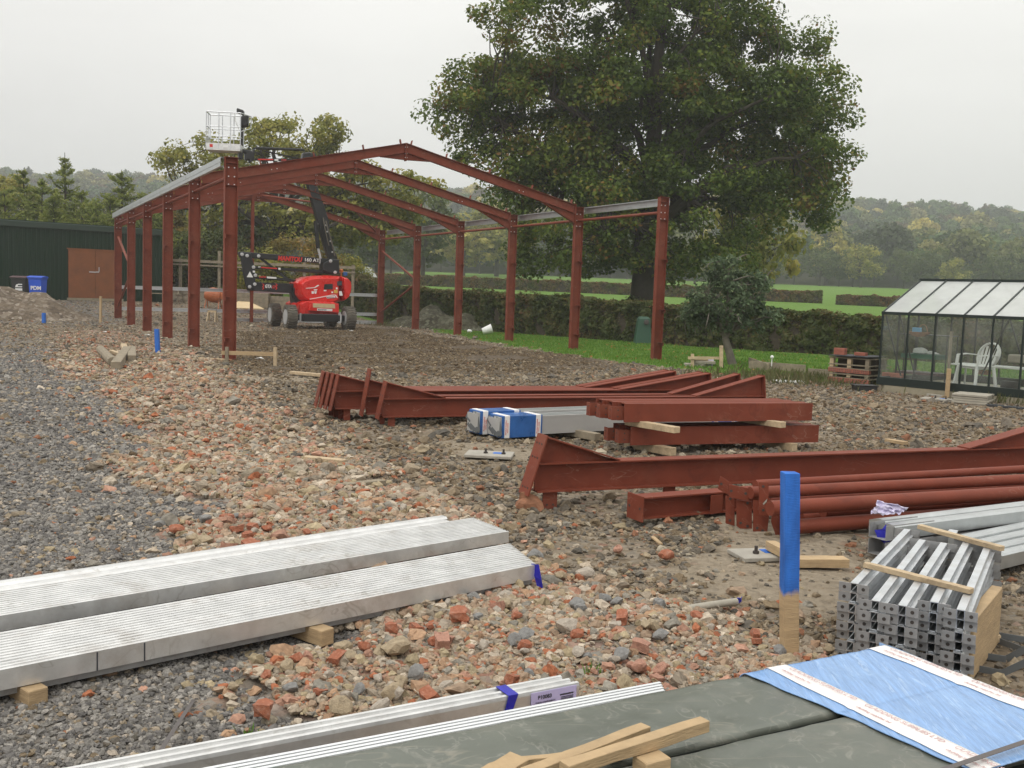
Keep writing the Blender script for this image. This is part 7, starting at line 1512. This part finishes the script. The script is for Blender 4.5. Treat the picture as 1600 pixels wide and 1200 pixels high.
c_ = gpx(1577, 602, .5); mb = MB(); mb.box(c_, .26, .2, .16, uG); tag(mb.build('dark_crate', M['binblack'], bevel=.01), 'dark plastic crate low at the right inside the greenhouse', 'crate')
c_ = gpx(1396, 586, .5); mb = MB(); mb.box(c_, .42, .2, .09, uG); tag(mb.build('plant_trough', M['brickred'], bevel=.01), 'terracotta trough on the floor at the left inside the greenhouse', 'planter')
p0 = gpx(1487, 518, .12); p1 = gpx(1480, 600, .12); mb = MB(); mb.bar(p1-Z*.1, p0, .045, .045, up=uG); tag(mb.build('leaning_post', M['wood_old']), 'tall grey wooden pole standing just inside the greenhouse glass', 'pole')
stake(1479.5, 576, 627, 5.5, M['wood'], 'new timber peg standing against the greenhouse base', d=hit(1479, 625, GB-vG*.18, vG), lean=3.5)
# slabs
c0 = hit(1520, 632, GB-vG*.55, vG); c0.z = gz(c0.x, c0.y)
for i in range(4):
    mb = MB(); mb.box(c0+V(random.uniform(-.03, .03), random.uniform(-.03, .03), .02+.045*i), .62, .62, .04, uG+vG*.25); tag(mb.build('paving_slab', M['slab'], bevel=.005), f"{['bottom', 'second', 'third', 'top'][i]} buff paving slab of the stack before the greenhouse", 'paving slab', 'paving slabs in a low stack')
c0 = hit(1575, 638, GB-vG*.75, vG); c0.z = gz(c0.x, c0.y); mb = MB(); mb.box(c0+Z*.015, .7, .25, .03, uG); tag(mb.build('dark_slate', M['darkroof']), 'dark thin slates on the ground right of the slab stack', 'slate')
for px0, py0, px1, py1, lb in ((1378, 607, 1475, 622, 'left pale kerb stone along the foot of the greenhouse'), (1395, 604, 1470, 618, 'narrow kerb strip close against the greenhouse base')):
    a_, b_ = atg(px0, py0), atg(px1, py1); mb = MB(); mb.bar(a_+Z*.02, b_+Z*.02, .14, .06); tag(mb.build('kerb_stone', M['concrete'], bevel=.006), lb, 'kerb')
# brick and pallet stack (insect house)
bA = atg(1293, 602); Yb = 22.6; bA = atY(1293, 598, Yb); bB = atY(1356, 604, Yb-.7); uB = V(bB.x-bA.x, bB.y-bA.y, 0).normalized(); vB = V(-uB.y, uB.x, 0); WB = (bB-bA).length; B0 = V(bA.x, bA.y, gz(bA.x, bA.y))
ztB = atY(1293, 557, Yb).z; hB_ = ztB-B0.z
ins = thing('bug_hotel', 'square stack of pallet boards and holed red bricks left of the greenhouse', 'bug hotel', tuple(B0))
def BB(s, t, z): return B0+uB*s+vB*t+Z*z
lv = [0.05, .30, .56, .80]; 
for i, f in enumerate((.0, .22, .36, .58, .72, .97)):
    for j in range(4): mb = MB(); mb.box(BB(WB/2, .08+j*.24, hB_*f+.012), WB+.03, .15, .022, uB+vB*random.uniform(-.02, .02)); mb.build('board', M['wood_old'], ins)
def hbrick(s, t, z, ax, h=.075):
    mb = MB(); c_ = BB(s, t, z+h/2); ay = Z.cross(ax); mb.box(c_, .20, .10, h, ax); mb.cur = 1
    for r_ in (-.018, .018):
        for q in (-.06, -.02, .02, .06): mb.box(c_+ax*q+Z*r_-ay*.0505, .022, .002, .018, ax)
    mb.build('brick', [M['brickred'], M['boltdark']], ins)
for f in (.05, .41):
    for s in np.linspace(.10, WB-.1, 5): hbrick(float(s), .05, hB_*f+.02, uB, hB_*.155)
    for t in (.3, .6): hbrick(.05, t, hB_*f+.02, -vB, hB_*.155)
for f in (.24, .60, .76):
    for s, t in ((.06, .06), (WB-.06, .06), (WB*.5, .06), (.06, .8), (WB-.06, .8)): mb = MB(); mb.box(BB(s, t, hB_*f+.06), .09, .09, hB_*.135 if f != .76 else hB_*.2, uB); mb.build('block', M['wood_pale' if s < WB*.6 else 'wood_old'], ins)
mb = MB(); mb.box(BB(WB/2, .5, hB_*.5), WB-.22, .6, hB_*.9, uB); mb.build('filling', M['twigs'], ins)
for i in range(3): mb = MB(); mb.box(BB(WB*(.2+.3*i), .42, hB_+.035+.006*i), WB*.36, .95, .018, uB+vB*.05*(i-1)); mb.build('roof_slate', M['darkroof'], ins)
for s, t, k_, lb in ((.2, .12, 0, 'lower red brick at the left on top of the bug hotel'), (.2, .12, 1, 'upper red brick at the left on top of the bug hotel'), (WB*.62, .3, 0, 'single red brick at the right on top of the bug hotel')):
    mb = MB(); mb.box(BB(s, t, hB_+.055+.036+.075*k_), .26, .12, .072, uB); tag(mb.build('brick', M['brickred'], bevel=.004), lb, 'brick')
c_ = atg(1350, 612); mb = MB(); vs = []
for hw, zz_ in ((.19, .0), (.22, .13)): vs += [c_+V(-hw, -.16, zz_), c_+V(hw, -.16, zz_), c_+V(hw, .16, zz_), c_+V(-hw, .16, zz_)]
mb.add(vs, [(3, 2, 1, 0), (4, 5, 6, 7), (0, 1, 5, 4), (1, 2, 6, 5), (2, 3, 7, 6), (3, 0, 4, 7)]); mb.box(c_+V(0, 0, .135), .48, .36, .02); tag(mb.build('plant_tray', M['binblack'], bevel=.005), 'black plastic tray on the ground in front of the bug hotel', 'tray')
# raised beds on the lawn
for i, (xa, ya, xb, yb, w_, lb) in enumerate([(1170, 577, 1258, 584, .2, 'long grey timber bed edge on the lawn left of the bug hotel'), (1262, 590, 1294, 592, .2, 'short grey timber bed edge touching the bug hotel'), (1170, 571, 1200, 582, .2, 'grey timber bed side nearest the small fruit tree')]):
    a_, b_ = atg(xa, ya), atg(xb, yb); mb = MB(); mb.bar(a_+Z*.10, b_+Z*.10, .04, .24); tag(mb.build('bed_board', M['wood_old'], bevel=.005), lb, 'raised bed board')
c_ = atg(1205, 581); mb = MB(); mb.tube([c_-Z*.1, c_+Z*.36], .012, 6); mb.lathe(c_+Z*.33, Z, [(.02, 0), (.045, .03), (.045, .06), (.02, .09)], 10); tag(mb.build('cane_topper', M['white'], smooth=True), 'white ball on a thin cane at the raised bed', 'cane')
a_, b_ = atg(1208, 597), atg(1260, 599); mb = MB(); mb.bar(a_+Z*.03, b_+Z*.03, .35, .035); tag(mb.build('white_board', M['white'], bevel=.004), 'flat white board on the gravel edge before the raised bed', 'board')
# pile beside pegs
c_ = atg(1095, 574)
for k, (dx, dz, sx, m_, lb) in enumerate([(-.15, .05, .5, 'slab', 'lowest grey slab in the small heap behind the lawn pegs'), (.1, .13, .55, 'slab', 'upper grey slab in the small heap behind the lawn pegs'), (-.05, .22, .45, 'wood_pale', 'pale timber block topping the small heap behind the lawn pegs')]):
    mb = MB(); mb.box(c_+V(dx, .15, dz), sx, .3, .08, V(1, .1*k, 0)); tag(mb.build('rubble_block', M[m_], bevel=.01), lb, 'block')
mb = MB(); q = atg(1107, 573); vs = []
for hw, zz_ in ((.09, 0), (.12, .24)): vs += [q+V(-hw, -hw, zz_), q+V(hw, -hw, zz_), q+V(hw, hw, zz_), q+V(-hw, hw, zz_)]
mb.add(vs, [(3, 2, 1, 0), (0, 1, 5, 4), (1, 2, 6, 5), (2, 3, 7, 6), (3, 0, 4, 7)]); o = mb.build('clear_tub', M['pvc']); sm = o.modifiers.new('t', 'SOLIDIFY'); sm.thickness = .01; tag(o, 'translucent plastic tub beside the small heap on the lawn', 'tub')
# white bucket lying on the lawn, compost bin
q = atg(762, 524); mb = MB(); mb.lathe(q+V(-.22, 0, .16), V(1, .1, .35), [(.13, 0), (.19, .38), (.20, .38), (.20, .41), (.17, .41), (.11, .03)], 20); tag(mb.build('bucket', M['white'], smooth=True), 'white bucket lying tipped on the lawn between two right columns', 'bucket')
q = atg(733, 520); mb = MB(); mb.lathe(q+V(0, 0, .0), V(.2, 0, 1), [(.03, 0), (.10, .03), (.12, .09), (.06, .15)], 10); tag(mb.build('paper_scrap', M['white']), 'small crumpled white scrap left of the bucket on the lawn', 'litter')
q = atY(1004, 531, 39.0); q.z = gz(q.x, q.y); w_ = .36; mb = MB(); vs = []; hh_ = 1.05
for hw, zz_ in ((w_*1.25, -.05), (w_*.85, hh_*.92), (w_*.6, hh_)):
    for sx, sy in ((-1, -1), (1, -1), (1, 1), (-1, 1)): vs.append(q+V(sx*hw*.75, sy*hw*.75, zz_))
mb.add(vs, [(3, 2, 1, 0), (8, 9, 10, 11)]+[(j*4+i, j*4+(i+1) % 4, (j+1)*4+(i+1) % 4, (j+1)*4+i) for j in (0, 1) for i in range(4)])
root = thing('compost_bin', 'tapered dark green compost bin against the hedge left of the front right column', 'compost bin', tuple(q)); mb.build('body', M['green_plastic'], root, bevel=.03, seg=2)
mb = MB(); mb.lathe(q+V(.08, -.29, hh_*.80), V(0, -1, .1), [(.10, -.03), (.10, .04), (.07, .05)], 16); mb.build('vent', M['boltdark'], root)
# dead leaves and scraps of white litter on the ground
for (px, py, lb) in ((548, 518, 'on the bare soil in front of the lift'), (163, 520, 'left of the left columns near the rubble'), (230, 525, 'beside the second column from the rear left'), (1178, 690, 'right of the stacked red posts'), (880, 512, 'on the lawn near the second right column'), (405, 562, 'under the low board of the front left column'), (612, 640, 'below the long rafters')):
    q = atg(px, py); mb = MB(); a = random.uniform(0, 3); mb.add([q+V(-.09, 0, .03), q+V(.02, -.05, .05), q+V(.11, .0, .03), q+V(.03, .05, .06)], [(0, 1, 2, 3)]); o = mb.build('litter_scrap', M['white']); sm = o.modifiers.new('t', 'SOLIDIFY'); sm.thickness = .006
    tag(o, 'small white scrap '+lb, 'litter', 'white scraps on the stony ground')
p, q = at(1075, 957, .03), at(1150, 945, .03); mb = MB(); mb.tube([p+Z*.02, p.lerp(q, .5)+Z*.022, q+Z*.018], [.022, .02, .021], 12); tag(mb.build('cardboard_tube', M['slab'], smooth=True), 'dirty white rolled tube lying on the rubble left of the blue topped post', 'tube')
crumple([(1142, 936), (1160, 934), (1156, 942), (1140, 941)], 5.62, M['bluestrap'], 'blue_scrap', 'small dark blue plastic scrap at the end of the white rolled tube', 'litter', 6, .008)
lx_ = rng.uniform(-4, 12, 900); ly_ = rng.uniform(24, 46, 900); zl = zones(lx_, ly_); kl = zl['lawn']; lx_, ly_ = lx_[kl], ly_[kl]; nl_ = len(lx_); dd_ = rand_dirs(nl_); dd_[:, 2] *= .3; w2 = np.cross(dd_, rand_dirs(nl_)); w2 /= np.linalg.norm(w2, axis=1, keepdims=True)
stuff(quads_mesh('fallen_leaves', np.stack([lx_, ly_, G(lx_, ly_)+.05], 1), dd_*.045, w2*.03, rng.uniform(.3, 1, nl_), LM['bush']))
# ================================================================ AIR
mb = MB(); mb.box(V(60, 640, 68), 2600, 1600, 150); hz = mb.build('haze', D.materials.new('haze_air'))
hm = hz.data.materials[0]; hm.use_nodes = True; n, l = hm.node_tree.nodes, hm.node_tree.links; n.clear()
pv = n.new('ShaderNodeVolumePrincipled'); pv.inputs['Density'].default_value = HAZE; pv.inputs['Color'].default_value = (.92, .95, .97, 1); pv.inputs['Anisotropy'].default_value = .2
oo = n.new('ShaderNodeOutputMaterial'); l.new(pv.outputs[0], oo.inputs['Volume']); stuff(hz)
